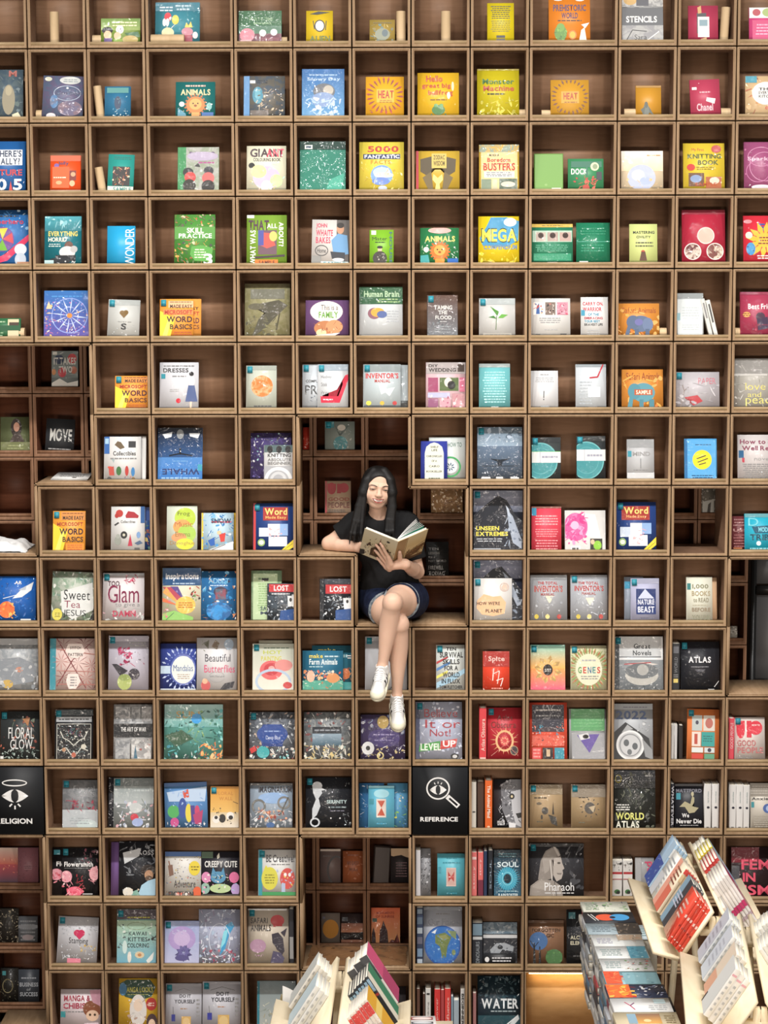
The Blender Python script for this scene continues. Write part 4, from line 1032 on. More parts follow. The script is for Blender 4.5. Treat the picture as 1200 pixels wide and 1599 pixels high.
4@1157 1217 457@crimson best friends book with a dark figure@a83a55@T .2 .26 1 .38 f0dfe0|Best Friends;e .16 .5 .1 .06 d9a25a;g .06 .46 .26 .54 7a3a2a 2;e .52 .55 .12 .1 4a3444;p 3f3048 .42 .6 .7 .55 .75 .8 .45 .85;s .3 .7 .9 .98 12 .08 8f3048/7a2840/b04a60;r 0 0 1 .06 8f2f48@w
5@180 231 588@orange word basics guide just below the grey heart book@f0a040@p f4d43a 0 .3 .45 .5 .3 1 0 1;p f2e26a .05 1 .25 .5 .35 .5 .2 1;r .25 .03 1 .2 e0904a;g .28 .03 .95 .07 6a3a24 1;T .3 .1 .97 .19 2a2220|MADE EASY;T .14 .26 .97 .36 a8382c|MICROSOFT;T .2 .42 .97 .58 4a2230|WORD;T .3 .64 .97 .77 5a3024|BASICS;g .4 .82 .97 .98 b5562f 3@k
5@250 310 567@white sewing book with a figure in a blue skirt@d2d3d8@T .08 .12 .74 .21 444|DRESSES;g .08 .05 .9 .1 777 1;g .3 .26 .7 .32 888 1;r .03 .24 .14 .34 2f8a9a;e .82 .24 .06 .045 1d1b20;e .82 .4 .09 .1 e0dcd8;p 55658f .74 .48 .9 .48 .98 .82 .66 .82;p e5c9b5 .78 .82 .84 .82 .82 .99 .78 .99;e .48 .8 .06 .05 d0303f;g .25 .55 .5 .62 aaa 2@w
5@385 432 572@pale grey green book with an orange dotted circle@c2c8ba@r 0 0 1 .1 a0a79e;e .52 .46 .36 .24 ee7a3a~f5a878;g .2 .88 .9 .94 555 1@w k
5@473 520 570@grey white guide half behind the hockey stick book@c4ccd2@T .1 .34 .7 .4 555|COMPLETE;t .08 .46 .8 .66 444|PRO;s .05 .68 .6 .95 6 .04 2a3a55/8a95a0@L=1 k w
5@497 544 570@white book with a red hockey stick@d5d9dc@r 0 0 1 .14 9aa9b4;t .1 .24 .45 .32 777|Hockey;t .1 .4 .3 .48 777|Stick;t .1 .58 .55 .66 888|Princess;p d03048 .08 .7 .62 .7 .9 .24 1 .22 1 .34 .72 .84 .1 .84;g .16 .74 .5 .8 f0d0d4 1;g .3 .9 .7 .95 999 1@w k
5@620 638 571@slate book edge behind the wedding-side inventor's manual@8f9aa0@r 0 .85 1 1 4a4a48;r .3 .0 1 .8 aab5ba@L=1 w
5@568 626 570@grey inventor's manual in the upper shelf row@bcc8cb@r 0 0 1 .16 8c9799;T .06 .19 .94 .31 c43f3f|INVENTOR'S;T .3 .33 .72 .4 b54a44|MANUAL;p dfe6e4 .4 .44 .64 .44 .58 .62 .48 .66;p d0d9da .5 .56 .85 .5 .7 .7;r 0 .9 1 1 4a4f52;e .14 .85 .07 .05 e0d45a;e .5 .85 .06 .045 d9b04a;e .84 .85 .06 .045 b54444@w k
5@666 728 567@pink wedding photo collage manual@d5b4ba@r 0 0 1 .24 a8a09f;T .06 .04 .3 .1 2f2a2a|DIY;T .06 .12 .76 .2 2f2a2a|WEDDING;r .8 .04 .97 .2 4a3f3a;r .05 .32 .3 .62 9a4a6a;r .34 .32 .82 .6 5a6a44;e .56 .42 .1 .1 e0d4c9;e .64 .48 .1 .09 2a2826;r .85 .32 .98 .62 c46a85;r .04 .64 .6 .74 b4b5d9;r .05 .76 .3 .98 8f5a78;r .34 .76 .62 .98 c99aa5;r .66 .66 .98 .98 b98a90;s .1 .7 .95 .98 10 .07 e9d9d5/a85a74/e4c4c9@w
5@749 797 569@plain pale teal book back with small type@6fb9bd@r 0 0 1 .08 8f9a98;g .1 .16 .9 .86 a5d9d8 12;r .38 .93 .62 1 d9e0de@w
5@829 872 580@white book back with tiny exclamation drawing@dadbdd@g .35 .08 .65 .12 888 1;g .15 .16 .85 .3 b4b6b8 3;L 444 .03 .48 .52 .47 .7;e .47 .74 .02 .015 444;r .36 .9 .66 1 9aa0a4@
5@900 947 570@white book back with a red hockey stick corner@cdd4d9@r 0 0 1 .06 8f999f;L b5303f .05 .45 .3 .72 .28 .9 0;g .1 .36 .55 .9 a9b0b5 8;r .4 .5 .8 .72 e4e8ea;r .4 .92 .7 1 888@w
5@972 1036 578@orange elephant picture book marked sample@d0893a@t .1 .08 .92 .26 8a3f20|Safari Animals;s 0 .2 1 1 16 .12 d9a24a/c9742f/dba65a/cfa54a;e .52 .58 .28 .24 5a93a0;e .3 .55 .16 .2 4f8896;p 4f8896 .2 .6 .28 .62 .24 .98 .12 .98;r .42 .75 .52 .98 4a808e;r .66 .75 .78 .98 4a808e;r .3 .5 .74 .64 b5552f;T .34 .52 .7 .62 f2e4d0|SAMPLE@
5@1055 1124 582@grey papercraft book with a folded red shape@b4b0b4@t .52 .16 .92 .32 c47a86|PAPER;L 8a7f7a .02 .1 .98 .2 .5 .15 .3;L 8a7f7a .02 .2 .5 .3 .4;p b5454a .2 .68 .5 .62 .62 .78 .4 .9;p 8f3438 .2 .68 .4 .9 .36 .74;s 0 .3 1 1 9 .12 c0bcbe/a8a5a9@w k roll=0
5@1147 1217 561@grey wrapped book about love and peace in gold@aaa79f@r 0 0 1 .3 8c8a86;r 0 .3 1 .34 c4c2bd;t .25 .48 .7 .62 d9cf7a|love;t .3 .66 .6 .76 d9cf7a|and;t .25 .78 .95 .94 d9cf7a|peace;s 0 .3 1 1 16 .08 bab7b0/9a988f@w
6@171 228 682@white collectibles guide copy behind with its edge showing@d8d9da@r .9 .02 1 1 e4e4e2;r .0 0 .3 .3 2a5fa0@L=1
6@163 220 683@white collectibles guide with watches and a blue corner@dddddb@r 0 0 .14 .38 2f62a5;r .02 .04 .12 .16 9fc4dc;p 6a5a44 .28 .18 .36 .1 .45 .12 .56 .24 .44 .28;r .66 .1 .86 .24 3a3a3c;T .24 .32 .86 .42 555|Collectibles;g .15 .45 .9 .52 888 1;p b54a3f .12 .68 .26 .66 .28 .86 .14 .86;r .1 .66 .2 .7 c94a3a;e .4 .76 .07 .1 3a6a3a;e .62 .76 .05 .11 b03a34;e .79 .78 .05 .1 3a7ab0;e .14 .94 .06 .05 4a4a4a;e .8 .94 .05 .04 7a5f3a;p 9aa .2 .5 .28 .5 .26 .58;s .1 .88 .9 .98 5 .03 c44a3a/3a5a8a@
6@247 316 669@blue whale book standing upside down@3f7fc0@G 0 0 1 .55 15181f 2a4f80;G 0 .55 1 1 4f86c4 2f6fb8;p e0e6ea .1 .12 .32 .08 .3 .17 .16 .2;p d4dadd .7 .1 .95 .1 .9 .2 .72 .16;e .5 .12 .08 .09 8a8f92;L 10151d .03 .25 .52 .5 .48 .78 .52;L 10151d .04 .5 .38 .5 .5;g .3 .6 .7 .64 6fa0d0 1;X .1 .76 .94 .87 2a3a6a|WHALE;g .06 .9 .94 .97 8fb9e0 1;r .9 .68 1 .8 3f9ab0@w
6@392 455 677@purple and silver wrapped book behind the knitting book@4a3f70~3a3358@s 0 0 1 .75 60 .05 c9c9cc/2f2c3a/7fa5a5/4a4a55;g .3 .82 .9 .88 8f86b5 1;t .3 .76 .7 .82 b0a9cf|Spirit;s 0 .7 1 1 12 .06 5a4f8a/3f3566@L=1 w
6@413 457 696@white beginner's knitting book with grey yarn@d5d6d6@r 0 0 1 .2 55686a;e .2 .12 .1 .1 2a2a2c;e .52 .12 .1 .1 2a2a2c;e .84 .12 .1 .1 2a2a2c;T .12 .23 .94 .33 444|KNITTING;T .12 .36 .94 .44 777|ABSOLUTE;T .12 .46 .94 .54 777|BEGINNER;r 0 .58 1 1 a4a6aa;o .5 .98 .5 .38 .12 d9dadb;o .5 .98 .3 .25 .1 c4c6c8@w roll=0
6@671 727 684@white book with green ring behind the memoir@cfd6d4@t .52 .12 .9 .22 3a6a5a|HOW TO;o .58 .68 .3 .24 .05 3f9a5a;e .58 .68 .2 .15 d9e0dd;y .58 .68 .02 .14 8 .02 2a4a6a@L=1
6@658 699 690@white arch memoir cover with deep blue border@34409a@p dfe3cf .14 .98 .14 .3 .2 .14 .35 .06 .5 .03 .65 .06 .8 .14 .86 .3 .86 .98;T .36 .12 .66 .17 333|SHELF;T .4 .2 .62 .25 333|LIFE;T .2 .35 .8 .4 444|CHRONICLES;T .4 .47 .6 .52 444|OF A;T .3 .6 .7 .65 444|CAIRO;T .2 .73 .8 .78 444|BOOKSELLER;g .25 .9 .75 .95 3a4a3a 1@
6@746 816 668@dark wrapped sea book with a whale tail@3a4657@G 0 0 1 .35 5f7180 8fa3b5;G 0 .35 1 1 5f7288 0f141b;s 0 0 1 .25 10 .12 7a8c9c/4f5f6e/aebccb;p 1a222c .25 .58 .5 .6 .75 .58 .56 .64 .54 .72 .46 .72 .44 .64;L 2a333d .02 .1 .72 .9 .72;p e4e4e2 .04 1 .1 .92 .28 .92 .32 1;p e4e4e2 .4 1 .42 .92 .56 .92 .6 1;p e4e4e2 .72 1 .74 .92 .92 .93 .94 1@w k
6@831 876 684@black book with teal circle touching the box side@3f4444@r 0 0 1 .12 2c3032;e .3 .54 .6 .42 3f8c92;o .3 .54 .6 .42 .04 6ab0b2;o .3 .54 .42 .3 .02 5aa4a8;r 0 .32 1 .58 2a0;r 0 .33 1 .58 d8dcda;g .35 .4 .9 .5 99a 1;r .28 .32 .3 .58 aab@w k
6@901 946 682@black book with teal circle and white band, second copy@34393b@r 0 0 1 .12 2c3032;e .35 .54 .6 .42 3f8c92;o .35 .54 .6 .42 .04 6ab0b2;o .35 .54 .42 .3 .02 5aa4a8;r 0 .3 1 .55 d8dcda;g .35 .38 .9 .48 99a 1;r .26 .3 .28 .55 aab@w k
6@980 1022 687@light grey book with small centred dots@babcbe@r 0 0 1 .2 989b9d;T .2 .3 .86 .4 999|MIND;L 666 .02 .5 .46 .5 .7;g .2 .72 .8 .76 888 1;r .0 .8 1 1 c9cbcc;r .02 .28 .16 .42 3f93a5@w
6@1070 1120 686@sky blue book with a yellow circle@4f9fd5@r 0 0 .08 1 2f6fa5;r .08 .03 .97 .97 58a6dc;g .3 .12 .85 .17 2a5a86 1;e .54 .5 .3 .23 ecd92f;L 333 .03 .36 .48 .66 .4;L 333 .03 .4 .56 .72 .47;L 333 .03 .44 .62 .66 .57;g .2 .85 .9 .95 24507a 2@w
6@1153 1217 680@grey card book titled how to be well read@c9c3c2@T .05 .1 .92 .2 8a4a5f|How to be;T .1 .24 .95 .34 8a4a5f|Well Read;t .4 .48 .85 .56 999|novels;g .1 .62 .95 .96 8a8a8a 8;p 2a5f8a .02 .34 .14 .34 .14 .5 .02 .5;r .1 .5 .16 .6 b53a4a@w
7@83 133 799@orange word basics guide by the loose paper niche@eda03c@p f2cf34 0 .3 .45 .5 .3 1 0 1;p f2e26a .05 1 .25 .5 .35 .5 .2 1;r .25 .02 1 .22 d9924f;g .28 .04 .95 .08 6a3a24 1;T .3 .12 .95 .21 2a2220|MADE EASY;T .12 .27 .93 .36 a8482c|MICROSOFT;T .2 .42 .94 .57 3a2230|WORD;T .3 .62 .94 .75 4a3024|BASICS;r .4 .78 .97 .96 ea8f30;g .42 .8 .95 .95 c45f2f 3@k
7@219 235 793@dark blue spine and collage strip behind the collectibles guide@2a4f8a@s 0 .35 1 .95 14 .3 5a8a4a/3a5a6a/c9b56a/8a4a3a;r 0 0 1 .3 24468a@L=1
7@174 226 792@white collectibles guide with red cars and a bear@dcdcda@e .24 .15 .11 .08 b53a34;e .16 .2 .06 .05 a8302c;p a83038 .42 .2 .5 .1 .68 .12 .82 .2 .8 .25 .44 .25;T .28 .3 .72 .36 777|Collectibles;p 333 .08 .4 .2 .34 .24 .36 .12 .42;r .88 0 1 .36 2f5f9a;e .38 .62 .1 .08 2a2a2a;e .38 .62 .04 .03 c9c4b0;e .2 .74 .1 .1 8f938a;e .2 .65 .06 .05 9da199;p b5344a .5 .86 .57 .6 .64 .86;e .82 .62 .06 .07 7a9ac4;p 4a5f7a .7 .8 .86 .74 .95 .8 .8 .84;r .7 .9 .86 .94 555@
7@261 308 791@pale frog music novel with green and orange blots@d5dccb@e .6 .26 .35 .22 b9d24a;e .5 .45 .3 .16 e0a35f;e .66 .6 .3 .2 a9cc5a;e .4 .68 .25 .1 e59a6a;e .6 .82 .3 .12 d9dc4a;t .35 .12 .75 .23 5a5a3a|Frog;t .26 .34 .86 .45 b56a44|Music;t .28 .56 .78 .66 7a7a44|Emma;t .1 .76 .92 .86 a8804f|Donoghue@w
7@321 371 802@yellow backed book behind the skiers picture book@e0b83a@@L=1
7@315 365 802@bright picture book with cartoon skiers@b5d0de@r 0 0 .05 1 e9c43a;s 0 0 1 1 34 .1 4f9ad0/7fbade/e5eef2/2a6fb0;g .3 .18 .95 .28 c4455a 1;T .3 .14 .92 .26 345|SNOW;p d0413a .55 .55 .75 .5 .72 .72 .6 .74;e .55 .5 .07 .05 e8c49a;p 2a5fae .2 .7 .4 .62 .42 .82 .28 .84;p e4e8ea .0 1 .98 .72 1 1;L 333 .02 .2 .98 .75 .8@
7@396 459 787@blue word made easy guide beside the woman's niche@26427f@r 0 0 .06 1 c03a3a;r .24 .08 .86 .35 a8352f;T .28 .1 .84 .24 e9d27a|Word;T .3 .26 .82 .33 e0b56a|Made Easy;r .14 .5 .44 .68 d4dce5;r .36 .42 .72 .66 e4e6ea;r .38 .68 .84 .88 dfe2e6;r .66 .42 .86 .66 8fb0dc;s .4 .5 .8 .84 8 .06 e0b0b4/b5c9e0/e4a8b0;o .2 .8 .09 .075 .02 9fc46a;e .2 .8 .065 .05 dfe8d4;p ecd23a .64 1 1 .74 1 .9 .78 1;L 7a6a1c .012 .72 .98 .98 .82;g .4 .97 .6 .99 aab 1@k
7@740 817 767@tall dark unseen extremes book showing a mountain@2a2e38@r 0 0 1 .12 7a8090;G 0 .1 1 .35 8a8fa0 4a5060;p 23262e 0 .4 .3 .2 .5 .08 .68 .16 .85 .4 1 .5 1 1 0 1;p 9aa5b5 .68 .3 .8 .42 .98 .8 .98 .95 .8 .85 .72 .6;p b5bfcc .66 .24 .72 .3 .76 .44 .7 .4;s .6 .5 1 1 12 .07 7a8798/4a5564/aab5c2;T .05 .58 .52 .65 e8d95a|UNSEEN;T .05 .67 .7 .74 e8d95a|EXTREMES;g .05 .77 .6 .84 b0b4ba 2;r 0 .94 .55 1 a5aab2@w k
7@831 877 792@coral red book back filled with white type@e2485a@r 0 0 1 .04 8a5a50;g .1 .18 .9 .42 f2a5a8 4;g .1 .48 .9 .68 ee8f96 4;g .1 .72 .9 .96 ee8f96 4;r .0 .03 .16 .2 3f93b5@w
7@883 946 798@book back with a bright pink paper flower@c9c9c7@r 0 0 1 1 cfcfcd;p dfe0df .4 .06 .75 .1 .9 .7 .5 .6;e .26 .4 .3 .34 e55a98;s .0 .08 .55 .8 36 .1 ea6fa8/d83f88/f09ac4/e54a90;e .24 .36 .1 .1 f4b9d5;r .14 .86 .38 .98 eee;g .16 .87 .36 .97 555 1;r .62 .68 .92 .98 3a3a34;e .8 .84 .1 .11 8ac43f;e .68 .76 .05 .06 e0b898@w
7@964 1025 785@blue word made easy guide with yellow corner band@26427f@r .12 .08 .84 .36 a0352f;T .18 .1 .8 .24 e9d27a|Word;T .24 .26 .76 .33 e0a56a|Made Easy;r .08 .5 .4 .7 c4d0e0;r .34 .42 .64 .66 e4e6ea;r .3 .66 .78 .88 dfe2e6;r .64 .42 .88 .64 8fb0dc;s .36 .48 .76 .84 8 .06 e0b0b4/b5c9e0/e4a8b0;o .14 .8 .09 .075 .02 9fc46a;e .14 .8 .065 .05 dfe8d4;p ecd23a .62 1 1 .7 1 .86 .78 1;L 7a6a1c .012 .72 .98 .98 .8@w k
7@1143 1170 807@dark red book behind the blue tribes book@6a2f34@g .1 .06 1 .3 a87a78 3;T .1 .36 .9 .44 b98f8c|USS;g .1 .5 .9 .9 9a5f5f 5;r .1 .9 .6 .93 e08a5a@L=1 w
7@1164 1217 803@bright turquoise book titled tribes@23a9c4@r 0 0 1 .1 5fa0aa;t .1 .12 .4 .32 7fd4e0|D;p 1c5a74 .2 .34 .9 .3 .98 .5 .3 .52;T .4 .36 .9 .48 7fd0e0|MODERN;T .15 .54 .98 .7 1c4a5a|TRIBES;e .4 .78 .07 .06 dfeef0;g .1 .88 .9 .95 8fd9e4 1@w
8@-22 56 901@bright blue space book with white rocket plane@1f62b5@s 0 0 1 1 30 .06 2f74c4/184f98/2a6abb;p e4e9ee .5 .48 .72 .25 .95 .12 .9 .3 .7 .45;p b5c0cc .62 .3 .8 .2 .78 .3;L e8eef2 .014 .3 .48 .6 .4;e .38 .72 .17 .18 e8743a;s .2 .58 .55 .9 14 .06 f0a04a/d9502f/f5c46a;r .68 .92 .9 .98 e8e8e4;T .55 .1 .7 .17 f0f0f0|AR@w
8@80 147 895@wrapped sweet tea book with black script@8fa58f~b5bcae@s 0 0 1 1 50 .08 c9cfc4/6f8f7a/9fb49a/d9dcd4/7a9a9a;p d9dcd9 .2 .4 .95 .2 1 .75 .5 .95 .25 .8;t .28 .36 .9 .56 25262a|Sweet;t .3 .58 .68 .72 8a3a4f|Tea;t .28 .76 .82 .92 2a2a2c|JESUS;e .14 .86 .12 .12 d9cf5a;g .08 .82 .22 .92 7a7020 3;p 222 .9 1 1 .7 1 1@w roll=2
8@161 225 896@white book with glamorous crimson script lettering@d5cfd0@r 0 0 1 .05 a5a8ac;T .12 .16 .4 .26 4a2a34|TOO;t .12 .24 .88 .6 7a1f44|Glam;t .3 .6 .9 .7 888|to give a;T .24 .76 .8 .88 b53a55|DAMN;s .55 .02 .85 .22 10 .06 b52f55/d06a85/8a2040;s 0 .7 1 1 12 .08 b5b8b5/e4e2e0/c9a5ac@w k
8@315 369 893@blue wrapped pattern book with a beetle shape@2f6fa5@s 0 0 1 1 50 .09 2a8ac9/1f3f6a/c9845a/3a3f55/5aa5d0/e0dcd4;e .55 .4 .2 .1 3f3a4f;r .4 .35 .7 .55 8a4a5a~3f6a7a;e .5 .78 .36 .18 2f8fd4~1f5f9a;t .2 .14 .8 .24 8fc9e5|ADULT;g .2 .26 .8 .3 cde 1@w
8@254 314 888@inspirations colouring book with rays and a fish@d5cfb5@r 0 0 1 .32 234f7a;T .08 .1 .94 .24 f0f2f4|inspirations;g .2 .26 .9 .31 a9c0d4 1;p b54a5a 0 .35 .3 .35 .6 .66 .5 .72;p e0a55a 0 .45 .1 .35 .5 .7;p 5a4a8a .2 .34 .4 .34 .6 .62;p d9734a 0 .62 .0 .54 .46 .7;e .6 .68 .26 .16 e9bd5a;g .4 .62 .8 .74 b5652f 3;p 8fc46a 0 1 0 .84 .3 .78 .8 .9 .8 1;s 0 .4 .2 .9 8 .06 e06a8a/7fb56a/f0d0c4;s .7 .35 1 .6 8 .06 b53a34/6a9a5a/3a2a2a;L 2f5a3a .015 .1 .95 .3 .82;r 0 .96 1 1 a9d4a0@w
8@393 440 892@green certificate-like book behind the red lost book@8fae8a~a9c49f@r .05 .06 .86 .96 b9cfa5;g .2 .12 .6 .2 6a8a6a 1;r .34 .15 .56 .2 333;g .2 .24 .7 .8 8fb07a 12;T .3 .7 .7 .78 345|SAVE;T .3 .8 .7 .86 345|ME@L=1 w
8@418 459 912@black and white adventure book with red lost banner in front@3a4148~55606a@r .06 .02 1 .22 c23a3f;T .24 .05 .8 .19 f0ecea|LOST;g .1 .24 .9 .3 ddd 1;s 0 .3 1 1 50 .08 d4d8db/2a2e33/6a7580/aab4bc;p e8ebec .76 .32 1 .32 1 .58 .78 .6;e .88 .42 .05 .05 333;p 2a4f8a .5 .7 1 .65 1 1 .45 .96@w
8@500 549 905@black adventure book with red lost banner near the woman@2a2e34@r 0 0 .12 1 1c2026;r .14 .0 1 .12 3a3f47;r .18 .13 1 .34 c23a3f;T .32 .17 .86 .3 f0ecea|LOST;s .12 .36 1 .98 60 .07 d4d8db/2a2e33/6a7580/aab4bc;p e8ebec .74 .44 1 .44 1 .68 .78 .7;e .88 .52 .04 .04 333;p 2a4f8a .5 .72 1 .68 1 .95 .5 .95@w
8@740 816 876@dark mountain book half covered by the planet book@34394a@r 0 0 1 .1 7a8094;G 0 .1 1 .3 8a8fa5 5a6074;p 23272f .1 .35 .4 .14 .58 .1 .8 .3 1 .5 1 1 0 1;p 9aa5b5 .6 .18 .75 .3 .98 .72 .9 .75 .75 .5;s .7 .5 1 .95 10 .07 7a8798/aab5c2@L=1 w k
8@741 800 904@white planet book with a peach cloud shape@dcdad6@p e9b98f .08 .5 .25 .36 .5 .42 .7 .4 .84 .55 .8 .8 .5 .86 .2 .82 .06 .68;T .06 .53 .68 .61 3a2a24|HOW WE'RE;T .3 .7 .74 .78 3a2a24|PLANET;o .8 .2 .12 .1 .02 d0b4a5;e .8 .2 .08 .07 d9bfae;g .6 .9 .95 .95 777 1;s .1 .88 .4 .98 5 .04 aaa/c9c4bd@w k
8@829 886 899@grey total inventor's manual nearer the planet book@a8aaae@r 0 0 1 .1 8a8d90;T .2 .14 .74 .2 b54a4a|THE TOTAL;T .1 .22 .88 .36 b5554f|INVENTOR'S;T .28 .38 .66 .44 a85a54|MANUAL;p dcdac4 .4 .44 .62 .44 .56 .56 .52 .6 .48 .56;s .05 .4 .95 .85 10 .07 b9bcc0/9fa2a8;r 0 .94 1 1 3f4246;e .16 .88 .06 .05 c9b54a;e .46 .88 .06 .05 e0d08a;e .78 .88 .06 .05 b54a44@w
8@892 949 899@grey total inventor's manual nearer the beast book@b0b4ba@r 0 0 1 .08 90949a;T .2 .14 .76 .2 b54a4a|THE TOTAL;T .1 .22 .9 .34 b5504f|INVENTOR'S;T .3 .36 .68 .42 a85a54|MANUAL;p e4e0cc .4 .48 .64 .48 .58 .6 .52 .64 .48 .6;s .05 .4 .95 .85 10 .07 c4c8ce/a5a9b0;r 0 .94 1 1 3f4246;e .2 .88 .06 .05 c9b54a;e .5 .88 .06 .05 e0d08a;e .82 .88 .06 .05 b54a44@w k
8@976 1005 902@slate grey book mostly behind the beast book@9aa5b5@r 0 .1 .4 .26 3f93b5@L=1 w
8@986 1030 904@pale lilac book with dark blue mountain badge@b4b6d0@r 0 0 1 .12 9fa2b8;r .18 .24 .88 .82 27396f;p c9d0e4 .24 .46 .5 .24 .64 .34 .82 .46;T .24 .48 .82 .6 dfe3f0|NATURE;T .24 .64 .82 .78 dfe3f0|BEAST;g .3 .88 .8 .93 667 1@w k
8@1082 1120 903@peach page block book behind the thousand books cover@e6c09a@@L=1
8@1073 1113 902@cream book listing a thousand books to read@dcdccb@r .02 .14 .16 .28 2f7a7a;T .22 .16 .85 .27 8a8a6f|1,000;T .2 .31 .92 .42 a89a7a|BOOKS;T .26 .46 .86 .56 8f8a74|to READ;T .2 .68 .92 .77 8a7a64|BEFORE;T .2 .84 .9 .95 8a8a74|YOU DIE;g .2 .6 .9 .65 b5b09a 1@
9@-14 60 998@grey wrapped book with faint yellow blossoms@9aa0a4~b5b8ba@r 0 0 1 .12 a9acae;g .3 .16 .9 .2 777 1;p 8a9096 .0 .4 .6 .35 .98 .5 .9 .8 .3 .9 0 .8;e .35 .85 .12 .08 c9a85a;e .6 .58 .08 .05 c48a74;s 0 .3 1 1 20 .08 a8adb0/8c9297/c4c6c7@w
9@78 149 998@pink stitch pattern book with teal spine@e2c9c2@r 0 0 .13 1 2f8a9a;y 0.3 0.12 .0 0.2 7 .006 7a2f34;y 0.75 0.1 .0 0.24 8 .006 7a2f34;y 0.25 0.42 .0 0.22 9 .006 b5605a;y 0.62 0.45 .0 0.26 8 .006 7a2f34;y 0.92 0.5 .0 0.2 9 .006 b5605a;y 0.3 0.72 .0 0.22 8 .006 7a2f34;y 0.8 0.74 .0 0.24 9 .006 b5605a;y 0.55 0.95 .0 0.22 8 .006 7a2f34;y 0.95 0.95 .0 0.18 7 .006 7a2f34;L 7a2f34 .02 .15 .0 .5 .5 .85 1;L 7a2f34 .02 1 0 .5 .4 .15 .9;L b5746a .016 .15 .2 1 .3;L b5746a .016 .15 .6 1 .62;L b5746a .016 .15 .85 1 .86;p ecdcd4 .4 .1 .7 .1 .78 .24 .62 .37 .46 .36 .34 .23;T .44 .15 .68 .2 333|STITCH;T .4 .27 .72 .33 333|PATTERN;p ecdcd4 .4 .66 .62 .66 .68 .8 .58 .94 .42 .94 .36 .8;g .44 .7 .6 .9 888 4@w
9@170 232 994@lilac grey book with crimson petals over a vase@c0bcc8@r 0 0 1 .1 b0acb8;s .25 .22 .6 .52 22 .08 a02a55/c04a70/7a1f40;s .6 .25 .9 .5 7 .03 3a3038/a83a60;p 2f2c34 .08 .5 .2 .5 .48 .62 .3 .72;e .64 .68 .14 .1 3a363e;e .4 .82 .18 .14 a8b56a;e .4 .74 .14 .06 8a9a55;g .5 .1 .95 .2 999 2@w k
9@251 306 1006@blue mandalas book with round white label@3a4a94@y .64 .52 .5 .64 26 .028 b9c9ea;y .64 .52 .42 .5 26 .016 8fa5dc;s .75 .85 1 1 8 .04 dfe6f0/8fb0dc;r 0 .46 .4 .62 b9cfe0;e .64 .54 .37 .32 5a6ab0;e .64 .54 .33 .285 dfe6e0;t .36 .44 .92 .57 34508f|Mandalas;g .45 .62 .85 .74 b09a8a 3;r 0 .93 1 1 d9e4ec@w
9@308 370 997@white beautiful butterflies colouring book@dcdbdc@t .2 .3 .84 .44 2a2a3a|Beautiful;t .18 .5 .95 .64 d24a72|Butterflies;p 5a5a4a .15 .1 .3 .04 .28 .2;p 7a6a5a .36 .16 .46 .04 .56 .1 .5 .22;p 3a3a3f .55 .98 .7 .84 .95 .8 .9 .92;e .22 .88 .12 .1 c45a5a;e .2 .8 .07 .05 e0b090;e .8 .12 .12 .1 a9bcd0;s .05 .05 .95 .25 8 .04 8a8f7a/c9b9a5/999;o .5 .72 .2 .1 .008 aaa;g .3 .68 .7 .74 999 1@w
9@405 457 1001@pale book behind the watercolour flower book@c9c8b4@@L=1 w
9@395 459 1006@watercolour book with a blurred red flower@d9d6c4@G 0 0 1 1 b9c0b0 e4e0d4;g .25 .06 .9 .12 7a8a7a 1;T .25 .14 .7 .22 b5bd5a|HOT;T .2 .26 .7 .36 c4c05a|PAINTING;e .45 .55 .28 .2 d9686a;e .45 .53 .18 .13 c04048;e .75 .45 .22 .12 dc8f8a;e .46 .52 .08 .06 e5a5a0;o .5 .78 .44 .26 .06 b0c4d9;e .85 .86 .11 .07 c44a4a;r 0 .96 1 1 efe9df@w k
9@488 549 1009@teal farm picture book tucked behind its copy@2f6f84@T .15 .06 .6 .14 cfc05a|make;g .5 .16 .9 .3 9fc4cc 1;e .85 .62 .12 .12 c46a3a;r 0 .8 1 1 3a9a9a;s .6 .5 1 .8 8 .06 c98a5a/7a3a2a;g .9 .2 1 .3 e5e5e5 2@L=1 w
9@473 536 1017@teal farm animals picture book in front of its copy@2a6a86@T .16 .08 .5 .18 d9c85a|make;g .54 .1 .9 .18 bcd4d9 1;T .16 .2 .86 .34 d5e2e4|Farm Animals;g .16 .36 .5 .42 a9c9d0 1;s .05 .48 .98 .75 26 .07 d98a5a/c9553f/e6d9c4/f0c08a/8a4f3a;r 0 .72 1 1 4fa08a;s .0 .7 1 .95 14 .05 e5e2d4/d0764a/7fc4a5;e .2 .62 .1 .14 e8b49a;e .75 .66 .16 .12 d9945f@w
9@682 726 1008@white survival skills book with bold black title@d2d8d4@p b53a3f 0 .36 .4 .24 .4 .28 0 .41;p 4f7fb5 0 .5 .5 .34 .5 .4 0 .56;p e5dc6a 0 .66 .4 .54 .4 .6 0 .72;p 9fc4d9 0 .8 .5 .66 1 .5 1 .6 .5 .8 0 .92;T .34 .05 .7 .12 14161a|TEN;T .12 .15 .94 .27 14161a|SURVIVAL;T .22 .3 .82 .41 14161a|SKILLS;T .28 .44 .76 .54 14161a|FOR A;T .22 .58 .82 .69 14161a|WORLD;T .18 .72 .84 .82 14161a|IN FLUX;T .1 .86 .92 .93 14161a|TOM FLETCHER@k
9@755 796 1018@red and orange paperback titled spite@e5482f@r 0 0 1 .38 a83028;T .2 .12 .82 .28 d9b5ac|Spite;L f0d4c9 .04 .4 .42 .36 .72;L f0d4c9 .03 .36 .56 .62 .48 .54 .8;L f0d4c9 .03 .5 .72 .76 .66 .66 .86;g .3 .88 .75 .94 e8a090 1;p f0dcd4 0 1 0 .9 .12 1;p f0dcd4 1 1 1 .9 .88 1@w
